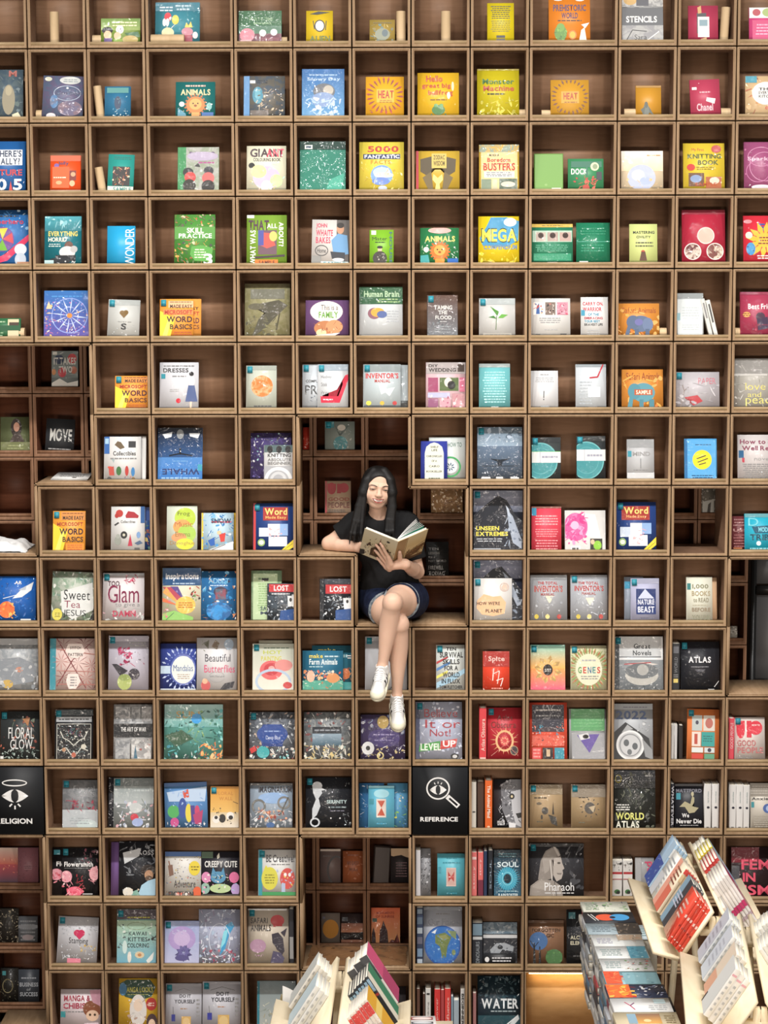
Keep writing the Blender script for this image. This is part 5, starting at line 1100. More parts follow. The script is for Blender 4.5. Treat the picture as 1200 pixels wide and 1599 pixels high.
9@829 883 1008@orange pink gradient book with black centre dot@ef9a5a@G 0 0 1 .5 7fc4b5 f2b05a;G 0 .5 1 1 f2a45a e8507f;y .5 .53 .2 .42 8 .07 b5935a;y .5 .53 .2 .34 16 .03 d9b56a;e .5 .53 .14 .12 2a2420;g .4 .5 .6 .57 e9e4d9 2@w k
9@892 948 1009@cream genes book with a leafy border@d5d4b0@y .5 .5 .36 .62 40 .03 8a9a5a;y .5 .5 .4 .6 24 .02 b5654a;s 0 0 1 1 20 .04 6a7a44/c9a55a/b5453a/e9e4cc;e .5 .52 .37 .34 dfddc0;T .2 .46 .3 .6 4f8a4a|G;T .34 .46 .43 .6 c44a3f|E;T .47 .46 .57 .6 2f5f8a|N;T .6 .46 .69 .6 4f8a8a|E;T .73 .46 .82 .6 c4443a|S;g .25 .64 .8 .74 888 2;g .3 .28 .7 .36 aaa 1@w k
9@960 1036 995@great novels book with a typewriter in grey@8a9094@r .1 0 1 .36 c4c8ca;r 0 0 .1 1 3f4448;T .4 .13 .74 .22 4a4f52|Great;T .38 .25 .76 .34 4a4f52|Novels;r .1 .38 1 .42 e0e2e3;G .1 .42 1 1 8f9599 50565a;p d9d0c9 .2 .5 .6 .46 .9 .5 .6 .54;L b03a3f .02 .2 .5 .75 .47;e .56 .7 .34 .18 b5b4ae;e .56 .62 .34 .14 6a6f72;e .58 .6 .12 .1 a8a8a4;s .12 .86 .98 .99 12 .03 c9ccce/2a2e32;r .96 .02 1 .4 e8eaeb@w k
9@1064 1124 1003@black atlas book with white capital title@23242a@T .2 .3 .78 .42 e8e8ea|ATLAS;L 9a9aa0 .012 .26 .5 .72 .5;p 55555c .36 .55 .64 .55 .58 .6 .42 .6;r .7 .94 .86 .97 ccc;L ddd .014 .86 .9 .98 .78@w k
9@571 636 995@grey book with a black curved drawing behind her ankles@c2c4c8@r 0 0 1 .08 a9acb0;p 6a3f48 .3 .3 .75 .38 .95 .5 .6 .46;L 222 .02 .2 .95 .55 .98 .7 .85 .75 .6@w k
10@1 62 1112@dark floral glow book with white lettering@34393a@s .3 .1 .9 .5 12 .08 8a4a3a/6a4a2f/5a6a5a;p a8734a .55 .15 .75 .12 .7 .3;t .2 .32 .85 .55 e0e2e0|FLORAL;t .25 .56 .82 .76 e0e2e0|GLOW;s 0 .5 1 .75 8 .06 b5604a/8a3f34;s .0 .75 1 1 22 .06 9fb0a8/5a6f68/b9c4be;r 0 .9 .08 1 e8e8e4@w k
10@86 145 1109@black ornate book with pale symmetrical ornament@26282c@r .0 0 1 .12 2f3a3f;r .03 .14 .97 .24 a9aeb2;g .08 .16 .92 .22 3a3a3e 1;r .05 .28 .95 .97 15171b;L c9c9c0 .015 .05 .28 .95 .28 .95 .97 .05 .97 .05 .28;s .08 .3 .92 .95 70 .035 c4c4ba/8fa5a5/e0dcd0/6a7a7a;s .3 .36 .7 .5 16 .05 7a4a44/3f6a6a/5a4a6a;L c9c9c0 .025 .14 .42 .22 .55 .36 .6 .5 .7 .64 .6 .78 .55 .86 .42;L c9c9c0 .025 .12 .8 .3 .74 .42 .86 .58 .86 .7 .74 .88 .8;e .24 .78 .05 .04 b58a6a;e .76 .72 .07 .05 c9c4b5;e .5 .88 .06 .05 b5604a@w k
10@178 238 1101@grey art of war comic with black title band@8f9294~b9babb@r .04 .04 .42 .3 7a7d80~bdbdbd;r .46 .04 .68 .3 a5a7a8~6f7275;r .72 .04 .97 .3 888~b0b0b0;r 0 .34 1 .58 232528;T .18 .4 .84 .48 d4d4d2|THE ART OF WAR;r .04 .6 .42 .97 a9abac~7f8285;r .46 .6 .97 .97 cfcfcd~9a9a9a;p 3f6a80 .52 .95 .56 .72 .62 .95;s .65 .62 .95 .85 8 .05 a05a54/b58a84/777@w
10@257 348 1101@large wrapped jungle picture book in green and orange@5f9a90@G 0 0 1 .4 9fc4c0 6aa5a0;t .2 .12 .6 .24 c9a05a|SUN;s 0 .1 1 1 70 .06 2f6f5f/5ab0b0/1f4f48/8fcfc9/7aa56a/3f8a9a;e .55 .25 .09 .09 3f9fe0;p 3a5a44 .0 .55 .3 .45 .5 .6 .2 .75;s .62 .68 1 1 24 .06 e0854a/f0b06a/c95f34/e8c48a;s .1 .85 .6 1 12 .05 2a3a40/d9e4e0@w
10@390 461 1113@wrapped colouring book with deep blue oval panel@5a5f66~7a8088@s 0 0 1 1 60 .07 8a8f94/c4c9cc/4a4f58/b5a08f;p 27407f .2 .4 .3 .25 .7 .25 .8 .4 .72 .7 .28 .7;e .5 .45 .34 .2 2a4a90;g .3 .36 .7 .42 8fa5d0 1;t .36 .48 .68 .58 c9d4ea|Deep Blue;s 0 .7 1 1 20 .07 dcdcd8/6fb5b5/b5443f/e8e4dc;e .3 .82 .14 .12 3fa5a8;p c43a3a 0 .75 .12 .68 .16 .78 .04 .85@w k
10@475 548 1113@wrapped colouring book with grey green sea panel@6a7074~8a8f90@s 0 0 1 1 60 .07 9a9a94/c9cac6/55595c/7a4a4a;r .18 .3 .8 .44 2a2f36;G .18 .44 .8 .68 8fa5b5 3a5a6a;g .22 .34 .76 .4 9aa0a8 1;s 0 .68 1 1 40 .07 e0ddd0/b5b09a/d9c48a/8fa5a0@w
10@564 633 1117@purple wrapped colouring book beneath her sneaker@4f4566@s 0 0 1 .4 24 .1 7a86a5/a8a8b5/3f3a55;e .5 .16 .13 .14 b59a5a;r .18 .36 .86 .68 3f3560;e .52 .5 .36 .2 463a70;g .26 .4 .78 .46 9a90b9 1;g .3 .52 .74 .58 8a80ac 1;s 0 .66 1 1 34 .06 e2e2e0/8a86a0/c9b98a/3a3550;e .16 .72 .14 .14 e4e6e8;e .16 .72 .05 .05 333;o .44 .88 .08 .08 .03 d9c98a@w
10@650 722 1097@silver trivia annual with a level up badge@b9c0d4@s 0 0 1 1 50 .06 c9cfe0/a5adc4/d9dde8;r 0 0 .08 1 4a4f6a;t .18 .12 .9 .26 a8404a|Believe;t .2 .3 .96 .44 a8404a|It or;t .3 .46 .75 .58 a8404a|Not!;p 4a9a4a .08 .72 .52 .66 .52 .8 .06 .84;p c4443f .54 .66 .9 .62 .86 .76 .52 .8;T .1 .7 .54 .82 e8f0e4|LEVEL;T .58 .65 .86 .76 f4e8e8|UP;e .84 .92 .09 .05 333;e .84 .92 .05 .03 c9c9c9@w k
10@762 816 1106@red oddities atlas with a gold sun disc@b52f3a@t .28 .14 .74 .24 6a2a24|Atlas;t .1 .26 .84 .38 6a2a24|Obscura;y .5 .62 .2 .42 16 .012 d9a070;o .5 .62 .27 .2 .06 e0b07f;e .5 .62 .13 .1 cf4a4a;y .5 .62 .05 .13 8 .03 e0a080;e .78 .8 .12 .09 3a3034;o .78 .8 .12 .09 .02 a58a6a;L d98a7a .01 .1 .9 .9 .5;L d98a7a .01 .1 .4 .9 .9@w k
10@828 886 1098@red tiled food book with a dark top panel@e0553f@r .06 .04 .92 .5 3a3a44;g .12 .1 .86 .16 d9d4cf 1;g .12 .2 .86 .25 a9a9a9 1;r .3 .42 .7 .5 4a3f44;s .06 .36 .34 .6 9 .05 3f9ab5/5ab0c4/e8745a;s .66 .36 .92 .6 9 .05 3f9ab5/5ab0c4/e8745a;r .06 .56 .92 .74 d9604f;s .06 .52 .92 .74 34 .035 e58a6f/f0b09a/b53f34/3a3a44;r .06 .77 .3 .97 d84f4f;g .08 .78 .28 .95 f0a09a 3;r .34 .77 .62 .97 2f2a2c;r .44 .8 .54 .92 c9b08f;r .66 .77 .92 .97 3f94a8;s .66 .78 .92 .97 12 .03 8fc9d0/2a6f80@w
10@890 947 1108@grey book with green block and violet triangle@a4a6a8@r .04 0 .96 .42 5f9f6a;g .1 .06 .9 .36 6faf78 5;r .06 .46 .96 .98 a2a4a8;p 6a5aa0 .2 .5 .82 .48 .54 .84;p d9d9da .24 .5 .5 .46 .56 .56 .3 .6;e .44 .53 .08 .04 222@w
10@959 1020 1100@watch annual with year 2022 over a steel wristwatch@b0b4b8@r 0 0 1 .1 9aa0a5;g .2 .04 .9 .08 667 1;T .06 .12 .84 .27 3a5078|2022;p 2a2d31 0 .5 .3 .32 .9 .6 1 .98 0 1;e .42 .72 .36 .26 c4c6c8;o .42 .72 .36 .26 .05 e4e6e7;o .42 .72 .28 .2 .03 8a8d90;e .32 .68 .07 .06 5a5f63;e .54 .74 .07 .06 5a5f63;e .4 .84 .06 .05 6a6f72;p 8f9295 .72 .6 .98 .8 1 .98 .8 .92;p a5a8aa .2 .5 .35 .36 .5 .44;s .6 .3 .95 .5 6 .06 a5aaae/c9ccce@
10@1073 1126 1109@orange book with a grid of illustrated panels@df7f46@r .14 .12 .46 .42 b9c2c0;r .5 .12 .86 .42 d5cfc4;e .3 .26 .05 .04 445;e .68 .27 .12 .1 b56a5f;r .14 .44 .42 .72 e4d5c9;r .22 .48 .32 .68 b54a3a;r .44 .44 .86 .72 2f9a94;g .48 .5 .8 .64 1f6a68 3;r .14 .74 .5 .84 d9e0dc;r .54 .74 .86 .84 c9d4d4;e .7 .79 .06 .04 334;r .14 .86 .5 .96 c93f2f;r .54 .86 .86 .96 5a9a7a@roll=1.5 k
10@1148 1195 1121@white good people book with large red initials@d9cfc9@e .2 .28 .14 .2 d8384a;r .06 .08 .34 .26 d8384a;r .4 .08 .56 .46 d8384a;e .7 .24 .22 .16 d8384a;T .58 .16 .84 .2 f0e4e0|HOW TO;T .08 .52 .7 .66 b56a6a|GOOD;T .08 .68 .94 .82 b56a6a|PEOPLE;g .08 .86 .6 .94 888 2@w k
11@98 153 1219@grey gothic flower book in crinkled film@7a7d80~8f9092@r 0 .6 1 1 b5bcc0;s .1 .4 .98 .62 14 .09 8a2f44/6a2034/a84a5a;t .3 .12 .9 .22 9a9da0|Funeral;t .36 .24 .9 .34 9a9da0|FLOWERS;e .7 .9 .3 .1 c4d4d4;g .2 .75 .8 .9 9fa8ac 3@w k
11@170 178 1215@spiral notebook edge behind the grey wrapped journal@3a3d44@s 0 0 1 1 30 .3 c9c9cc/22252a@L=1
11@178 240 1216@grey wrapped journal with white rose sketches@a0a9aa@r 0 0 1 .16 6a7474;G 0 .16 1 .5 8f9a9a b0b8b9;s .05 .45 .95 1 30 .08 c9ccd0/d9b0b5/b0b9c9/dfe2e4;e .52 .76 .1 .07 c9404f;e .6 .86 .14 .08 9fb0d9;e .55 .58 .16 .1 c4c9c9;L 5a6a5a .012 .7 .4 .85 .6;g .5 .2 .9 .28 b5bebe 1@w k
11@259 325 1224@blue picture book with colourful cartoon animals@5f8fc4@r 0 0 1 .08 2a62a0;p b9cfe8 .05 .2 1 .1 .95 .42 .1 .4;p d0553f .42 .2 .56 .14 .58 .32 .46 .34;e .2 .62 .14 .14 4aa85a;e .42 .55 .1 .22 2f4f9a;e .56 .66 .08 .2 e0cf4a;p 4a3a8a .6 .5 .7 .5 .72 .9 .62 .9;e .76 .62 .06 .12 c4406a;e .22 .85 .1 .1 c44a8a;p b03a6a .66 .7 .9 .6 .85 .92 .7 .9;s .05 .86 .98 1 24 .04 eef0f0/b5c9e0;s .05 .1 .95 .5 10 .05 7fa5d9/a9c4e8@ roll=-2
11@329 373 1229@orange yellow book with pandas on a branch@d9a03c@G 0 0 1 .6 d4922f e3b866;G 0 .6 1 1 d9c49a e4dfd4;T .2 .12 .8 .2 c4863a|FLORAL;T .3 .24 .78 .32 c4863a|WALL;e .2 .76 .13 .09 e8e4dc;e .2 .72 .06 .04 222;e .42 .74 .12 .1 2a2826;e .7 .68 .14 .09 e9e6df;e .72 .72 .08 .05 222;s .05 .5 .4 .62 6 .04 4a4a2a/333;L 4a3a24 .02 .8 .35 .98 .4;s .1 .6 .95 .9 8 .05 2a2826/d9d0c0@k
11@391 457 1224@imaginarium book with grey curling creatures@9aa9b8@r 0 0 1 .05 666;T .2 .07 .98 .2 3a3a42|IMAGINARIUM;e .55 .32 .36 .12 8fb0d9;o .2 .5 .17 .16 .05 6f6f6c;o .8 .42 .16 .14 .05 7a7a78;s .2 .55 .85 .8 24 .07 b5654a/d99a7a/8a3a34/c9b09a;s 0 .6 1 1 24 .08 cfd0d0/8a9098/e2e4e6;e .48 .9 .1 .06 4a6a9a;L 55554f .03 .9 .3 .7 .7@w
11@478 549 1215@black serenity colouring book with a white seahorse@24272d@s 0 0 1 1 10 .05 2a2e35/1d2025;e .25 .16 .11 .08 c9ced2;p c4cacf .14 .16 .3 .12 .36 .3 .28 .4 .32 .55 .24 .72 .14 .8 .14 .6 .22 .42 .16 .3;p c9ced2 .3 .18 .44 .24 .3 .26;o .2 .86 .11 .09 .035 c4cacf;T .46 .43 .9 .5 b9cfd0|SERENITY;g .46 .54 .92 .6 7a8a90 1;g .5 .62 .88 .66 667 1;s .8 .7 1 1 8 .05 7a8488/4a5055;e .55 .78 .015 .015 eee;e .75 .78 .015 .015 eee@w k
11@562 600 1224@blue patterned book edge behind the hourglass book@3f7fb8@s 0 0 1 1 24 .1 7fb0dc/2a5f9a/cfe0ee@L=1 w
11@606 637 1224@rainbow book edge behind the hourglass book@5fa5d0@s 0 .1 1 1 22 .12 d9d45a/5a9fd9/2f6fb0/8fc45a/e8e8e4@L=1 w
11@576 616 1228@light blue hourglass book in front of two others@69bcd8@r 0 0 1 .05 8fd0e2;e .5 .18 .3 .1 a5dcea;r .3 .3 .68 .72 e4d4c9;p c4553f .34 .34 .64 .34 .5 .5;p c4553f .5 .5 .64 .68 .34 .68;g .3 .82 .7 .9 3f93b0 1;r .02 .3 .2 .42 3f93a5@w
11@772 815 1218@black and white lion cover of the animal mind book@26272c@p 6a6c72 .25 .1 .6 .0 1 .0 1 1 .6 1 .3 .6;s .2 .02 .8 .95 60 .09 9a9ca2/55575e/c9cbd0/3a3c42;p b9bbc0 .62 .25 .98 .2 1 .95 .8 .9 .66 .6;e .66 .34 .1 .06 1a1b1f;e .66 .34 .04 .025 d9c9a0;p 1c1d20 .8 .68 1 .66 1 .76 .88 .78;L 2a2b2f .03 .9 .8 .98 .86;p dcdde0 .55 .85 .8 .88 .78 1 .55 .98;g .1 .82 .4 .92 e4e4e6 3@ L=0.2
11@828 879 1226@brown kraft book pack with ink drawings of tower@b09774@r 0 0 1 .22 8f7f66;g .1 .27 .55 .32 2a2620 1;e .28 .42 .08 .03 6a5f50;e .46 .58 .1 .08 4a4742;p 3a3834 .56 .66 .8 .72 .84 .92 .66 .86;p 2a2826 .68 .66 .71 .38 .74 .66;e .36 .72 .03 .05 3a3834;g .2 .8 .4 .84 554 1@w k
11@893 947 1226@brown kraft book pack with a ringed round emblem@aa926f@r 0 0 1 .28 8d8272;g .2 .27 .5 .31 2a2620 1;e .54 .52 .16 .13 55504a;p c0ae90 .5 .5 .7 .46 .64 .62;y .54 .52 .22 .3 10 .02 4a453c;g .2 .82 .4 .86 665 1@w k
11@960 1024 1204@dark world atlas with yellow capital title@2f322f@G 0 0 1 .3 3a414c 34383a;s 0 .05 1 1 40 .1 3f433c/4a4f45/2a2d2c/55594a;o .1 .14 .08 .07 .02 b5a83a;g .74 .06 .95 .12 c9cccd 1;g .03 .56 .38 .68 e8e8e2 3;T .03 .71 .72 .83 dfe07f|WORLD;T .03 .85 .6 .97 e8e8d9|ATLAS@w
11@1055 1098 1225@black book about never dying with a pale statue@23242c@r 0 0 1 .05 3a3a40;T .04 .11 .96 .19 7a7a86|MATTFORD;r .04 .2 .2 .34 2f93a5;p a8a07f .15 .5 .35 .38 .55 .44 .62 .26 .7 .3 .68 .5 .85 .52 .7 .62 .5 .64 .35 .5;e .63 .22 .05 .05 b5ae90;T .24 .64 .5 .73 e4e4e4|We;T .04 .76 .95 .86 e4e4e4|Never Die;g .1 .88 .9 .92 999 1@
11@1173 1217 1224@pale anxiety book with a blue head drawing@cfc9bd@r 0 0 1 .28 8f897f;g .0 .04 1 .24 b5afa5 4;T .04 .3 .98 .38 444|Anxiety;r .02 .4 .14 .52 2f8a94;e .7 .54 .2 .1 3a5a9a;e .72 .54 .1 .06 9ab0d4;g .1 .68 .95 .95 aaa498 6@
12@82 140 1325@black flower-arranging book peeking out behind its copy@1d1c20@T .1 .28 .5 .38 e8e6e4|Flow;e .1 .55 .18 .12 e09aa8;s 0 .45 .3 .8 8 .08 e88a9a/f0b5bd/c44a5a;r .03 .04 .2 .14 2f93a5@L=1 w
12@97 153 1325@black flower-arranging book with pink blossoms on top@1b1a1e@s .55 .02 1 .3 12 .08 5a1f34/7a2f44/3a1a24;T .06 .28 .86 .38 e8e6e4|Flowersmith;L 999 .008 .06 .41 .86 .41;e .12 .58 .16 .12 e5a0ac;s 0 .45 .28 .8 10 .07 ee9aa8/f4c0c4/d96a7a;e .36 .88 .22 .1 ee6a84;s .1 .76 .6 1 14 .08 f08a9a/e04f6a/f4b0b8;s .4 .55 .65 .85 9 .07 a82f3a/c44a4a/7a2028;e .9 .52 .14 .14 e8a9b0;s .75 .35 1 .7 10 .07 f0b5bd/d98a94;r .58 .92 .86 .94 ccc@w k
12@174 220 1316@purple book edge behind the painter's portrait book@8a6aa8@@L=1 w
12@186 243 1315@black book with a curly haired man in pale blue shirt@22242a@s 0 0 1 .6 16 .12 34373e/4a4e55/6a6e74;t .5 .12 .95 .24 b9bcc0|Ross;p c9cdd0 .1 .2 .6 .12 .55 .26 .15 .4;e .8 .52 .2 .11 241a16;e .82 .6 .12 .09 b58a6a;e .82 .66 .1 .05 5a4434;p a9cfe4 .62 .78 .8 .7 1 .66 1 1 .5 1;p 7fae9f .2 .95 .5 .86 .6 .98;e .25 .9 .14 .08 e4e0d4;s .1 .85 .55 1 10 .05 c9d4dc/7a9ab5/e8d9c4@w
12@258 314 1331@white picture book with blue top and splattered letters@d4d2cc@r 0 0 1 .1 2f62a5;s 0 .1 1 1 46 .035 333/c9b03a/d0553a/3a5a8a/7a5a3a;e .82 .36 .16 .16 e5cf3f;g .72 .3 .94 .42 7a6a1c 2;L 8a5f4a .03 .1 .2 .2 .5;p 7a5a4a .08 .3 .2 .28 .24 .5 .12 .54;t .25 .62 .85 .78 2a2a2c|Adventure;e .9 .88 .12 .12 e0643a;r .3 .88 .7 .98 d9604a~e8e4de;T .1 .87 .8 .98 333|FICTION@
12@315 374 1331@black creepy cute colouring book with pastel monsters@26242c@r 0 .0 .3 .14 3a5a40;p e4e0cf .4 .1 .46 .02 .48 .12 .42 .16;T .08 .2 .94 .34 e2e2df|CREEPY CUTE;e .44 .56 .2 .13 4f8fb5;p 4f8fb5 .26 .48 .3 .34 .4 .48;p 4f8fb5 .5 .48 .58 .34 .62 .5;e .38 .56 .03 .03 123;e .5 .56 .03 .03 123;e .12 .56 .12 .12 d98ab5;e .86 .56 .13 .12 d96a9a;e .1 .8 .12 .12 8fb5a8;e .9 .82 .12 .13 b59ad0;e .5 .8 .28 .1 b9d09a;s 0 .45 1 1 26 .05 e8a5c4/9fd0dc/dce0a0/3a3a44/f0ede8;r 0 .92 1 1 333@
12@404 462 1328@picture book with round yellow and red monsters@d9d9d6@r 0 0 .1 1 2f93a5;T .2 .1 .96 .26 55565a|BE Creative!;g .3 .28 .9 .33 888 1;e .3 .6 .22 .24 d5d04a;p d5d04a .14 .42 .2 .32 .28 .42;g .16 .5 .44 .72 8a862a 4;e .78 .6 .2 .22 d0504a;e .72 .52 .04 .04 w;e .84 .52 .04 .04 w;r .62 .7 .72 .9 b0c0dc;s .5 .4 1 .9 10 .05 e8a0a8/b5c4e0/e4cf6a;r .1 .88 1 1 3f9a5a@k
12@658 673 1326@grey lace patterned cover turned beside its white spine@8f9094@s 0 .05 1 .9 40 .16 2f3034/c4c5c9/5a5b60/3a3b40@
12@684 726 1334@light teal book with a framed red butterfly@5fb4c4@g .3 .08 .75 .13 3f94a5 1;g .12 .17 .9 .24 3f94a5 1;r .32 .32 .68 .74 d4b5ac;r .35 .35 .65 .71 c9a59c;p b03f3a .38 .4 .5 .52 .62 .4 .6 .64 .5 .56 .4 .64;g .3 .86 .75 .93 2f8494 1;r .02 .3 .12 .44 3f93a5@w
12@772 815 1328@dark teal soul book with a glowing eye@1d4a5f@G 0 0 1 1 16303f 1f5a74;g .15 .06 .85 .16 6fa5b5 2;T .12 .25 .92 .36 d9eaee|SOUL;e .5 .6 .36 .24 2f8fae;y .5 .6 .1 .5 30 .02 4fb5cf;e .5 .6 .14 .1 0f2a38;o .5 .6 .2 .14 .03 7fd0e0;g .1 .84 .9 .88 9fc9d4 1;T .16 .91 .9 .97 e0eef0|RAIN FOSTER@w
12@827 912 1318@wide dark book with a stone pharaoh head@3a3a3e@r 0 0 1 .06 2a2a2c;s .6 .1 1 .9 10 .12 44454a/34353a/4f5056;p 8f8780 .16 .66 .21 .32 .3 .14 .42 .07 .53 .1 .58 .22 .47 .28 .43 .64 .3 .68;p a69e96 .24 .3 .32 .15 .43 .09 .52 .12 .5 .26 .4 .3 .36 .5 .28 .56;p b9b0a8 .45 .27 .58 .24 .605 .36 .645 .46 .61 .49 .62 .55 .59 .65 .5 .7 .44 .58;p d2cac2 .44 .06 .49 .07 .57 .22 .53 .24;e .545 .36 .03 .02 5a544e;p 857d76 .5 .54 .6 .545 .58 .575 .52 .57;L d4cdc6 .02 .385 .3 .42 .7;p 9a928a 0 .98 .02 .78 .18 .66 .44 .68 .58 .78 .62 .98;p aaa29a .04 .8 .2 .68 .36 .72 .3 .86;L 55504e .012 .46 .7 .5 .96;t .28 .72 .82 .87 f2f2f2|Pharaoh;g .28 .89 .82 .93 ddd 1@w k
12@993 1022 1340@grey book with vertical pink word behind the red spines@8f8f90@V .5 .1 .9 .95 c44a6a|Sorted;r 0 0 .3 1 a9a9aa@w
12@1143 1205 1324@black feminism book with bold red letters@2f2024@r 0 0 .7 .3 7a1c2c;r .0 .3 1 .34 3a2a2e;T .25 .24 .98 .44 e0506a|FEM;T .28 .5 .6 .68 e0506a|IN;T .3 .74 .98 .94 e0506a|ISM;t .14 .48 .22 .56 c9a5ac|S;r .0 .36 .2 1 4a4a50@w
13@89 151 1434@white stamping book with a red heart@cfcfd4@s .1 .06 .95 .4 24 .05 b5b8bd/a9acb2/c4c6ca;e .48 .34 .09 .07 d0305f;e .58 .34 .09 .07 d0305f;p d0305f .4 .36 .67 .36 .54 .48;t .28 .44 .76 .6 333|Stamping;s .55 .6 .95 .74 8 .06 e5c45a/d9b03f;s .1 .6 .9 .92 20 .06 c4c7cc/b0b4ba/dfe0e4;r .26 .88 .6 .98 ea8a9f@w k roll=2.5
13@183 244 1421@mint kawaii colouring book in crinkled film@8fc0b8@r 0 0 1 .18 4a3f48;g .2 .12 .9 .17 b5b04a 1;G 0 .2 1 1 a9c4a5 6fb0c9;o .5 .3 .24 .07 .012 7a8a6a;T .3 .4 .76 .47 3a4a4a|KAWAII;T .28 .5 .78 .58 3a4a4a|KITTIES;T .26 .61 .82 .69 3a4a4a|COLORING;s .02 .22 .22 .7 8 .07 dce6dc/4a5a5a/b5d9d0;s .8 .22 1 .6 7 .07 3a3f40/dce6dc/2a2a2c;e .58 .82 .12 .06 dcc9a5;e .58 .82 .05 .03 c48a5a;e .32 .86 .05 .1 e8e4da;p e4e8e4 .75 .92 .95 .76 .92 .9 .8 .98;e .2 .68 .06 .12 cfe4e0@w k
13@257 311 1439@pale violet book with a dark purple flower@b0b4dc@G 0 0 1 1 9aa9d4 c0c4e4;e .5 .4 .4 .28 b09ad0;e .5 .4 .24 .17 c9b5de;y .55 .74 .03 .26 9 .06 4f4a80;y .55 .7 .03 .2 8 .05 6a64a0;e .5 .84 .2 .07 5a558c;s .1 .1 .9 .3 8 .05 a5a9da/cfd4ec@w k
13@311 375 1421@silver holographic book with a blue butterfly@b5bcd4@s 0 0 1 1 60 .08 c9d0e4/9fa5bc/dfe4ef/8f86a0/b0c4dc;p 3fa0d4 .66 .28 .8 .22 .86 .3 .74 .45 .64 .7 .5 .84 .58 .6;p 8fe0f0 .6 .4 .72 .34 .64 .6 .52 .72;o .5 .55 .26 .3 .015 dfe6f4;t .5 .14 .8 .22 7a86a8|Tulips;s 0 .72 1 1 26 .07 a04a60/c47a8a/5a5a78/e4e8f0@w
13@388 451 1420@tall cream safari animals book with red hippo@cfc4b4@T .06 .16 .48 .26 4a4644|SAFARI;T .06 .28 .56 .4 4a4644|ANIMALS;e .72 .21 .17 .1 c4454a;r .62 .26 .68 .32 c4454a;r .78 .24 .84 .31 c4454a;e .24 .66 .2 .12 b58fa8;s .08 .7 .4 .85 6 .05 b58fa8/c9a9bc;p 3f3a44 .58 .45 .74 .42 .86 .52 .9 .75 .84 .82 .7 .7 .6 .6;p 55506a .55 .95 .62 .75 .8 .78 .9 .88 .84 1 .6 1;o .78 .68 .09 .07 .03 3f3a44;p 3f3a44 .8 .42 .96 .34 .9 .5;r 0 0 .95 .03 eee@w k
13@662 722 1417@grey globe reference book showing Africa@b5bac4@r 0 0 1 .06 8f949c;t .12 .2 .92 .32 8a8f9a|Our Planet;g .3 .1 .7 .14 777 1;e .49 .66 .47 .34 1f4f9a;e .49 .65 .44 .31 2a6ab4;p 6a7a44 .3 .48 .55 .44 .72 .52 .62 .68 .58 .86 .48 .88 .42 .68 .3 .62;p 8a8f5a .36 .5 .56 .48 .66 .54 .5 .58;p 7a8a5f .6 .4 .85 .42 .84 .56 .72 .5;s .15 .42 .85 .95 12 .05 3f86c9/8fb9d9/2f74ba;e .78 .78 .05 .05 7a8a5f;p dfe6ea .2 .44 .34 .38 .3 .46@w
13@755 808 1441@black dinosaur fossil book in film@2a2d34@r 0 0 1 .28 5f7484~8fa0ac;s .1 .05 .9 .28 12 .06 3f5a70/9fb4c4/c9d0d4;r .0 .3 1 .4 d0d2d4;r 0 .38 1 1 2c2f36;p 9fa5ac .2 .66 .4 .5 .66 .5 .9 .58 .88 .7 .6 .66 .4 .8 .24 .82;e .5 .6 .08 .05 33363c;s .2 .5 .9 .82 12 .04 c4c9ce/6a7078;p 7a8088 .3 .84 .6 .78 .85 .82 .6 .9@w L=1
13@755 805 1490@small black landscape book in front of the dinosaur book@1a1c20@e .12 .5 .07 .22 e4e4e4;g .24 .25 .92 .75 d9d9dc 2@
13@826 881 1438@brown forgotten magic book with green and blue discs@8f6a50@r 0 0 1 .06 7a5a44;T .1 .18 .9 .26 4a3426|FORGOTTEN;T .3 .3 .72 .38 4a3426|MAGIC;e .28 .46 .26 .2 4f74a5;e .72 .82 .24 .18 4f7a4a;s .5 .66 .95 .98 14 .05 3f6a3a/6a9a5a;p 2a2a2a .12 .98 .14 .5 .17 .5 .2 .98;p 2a2a2a .28 .98 .3 .58 .33 .58 .35 .98;L 2a2a2a .02 .15 .6 .05 .45;L 2a2a2a .02 .16 .6 .28 .48@w
13@886 930 1422@black alchemy book beside the table of stacked books@26282c@r .06 .04 .3 .16 3f7f8a;o .5 .3 .2 .14 .02 4a4d52;T .12 .46 .86 .53 cfc9b0|ALCHEMY;T .12 .56 .9 .63 cfc9b0|ELEMENTS;g .2 .8 .8 .86 555 1@w
14@95 157 1546@pink manga drawing book with a brown haired girl@dccfd2@T .08 .14 .74 .28 a83048|MANGA &;T .06 .32 .62 .46 a83048|CHIBIS;g .06 .5 .6 .56 888 1;r 0 .0 .0 .0 w;e .8 .46 .24 .2 8a5034;e .8 .62 .16 .13 e8c4a8;p d09aac .72 .02 1 .0 1 .4 .8 .3;e .74 .6 .03 .03 432;e .86 .6 .03 .03 432;p e4d0d8 .6 .8 .95 .78 1 1 .55 1;p 3f3a66 .66 .86 .8 .82 .78 1 .68 1;r 0 .52 .12 .66 2f8a90@w
14@186 246 1529@yellow manga drawing book with dark green cloud@e0b43c@p 2a4a3a .0 .1 .2 .02 .8 .02 .95 .16 .85 .34 .5 .42 .15 .34;T .12 .16 .88 .26 c9c45a|MANGA LOOKS;g .2 .28 .8 .32 9a9a5a 1;e .84 .48 .14 .12 b5342f;g .76 .44 .92 .53 e8c4b4 2;e .5 .6 .22 .3 dcd6d0;e .5 .5 .12 .12 e8d0ba;s .2 .4 .8 .98 16 .07 c9c4bd/f0e4c9/b59a8a;e .86 .82 .14 .16 4a3436;e .86 .86 .09 .1 e8c9ae;e .1 .2 .1 .12 4a7fa5;s .3 .85 .8 1 6 .06 d0603a/e8e0d4@w
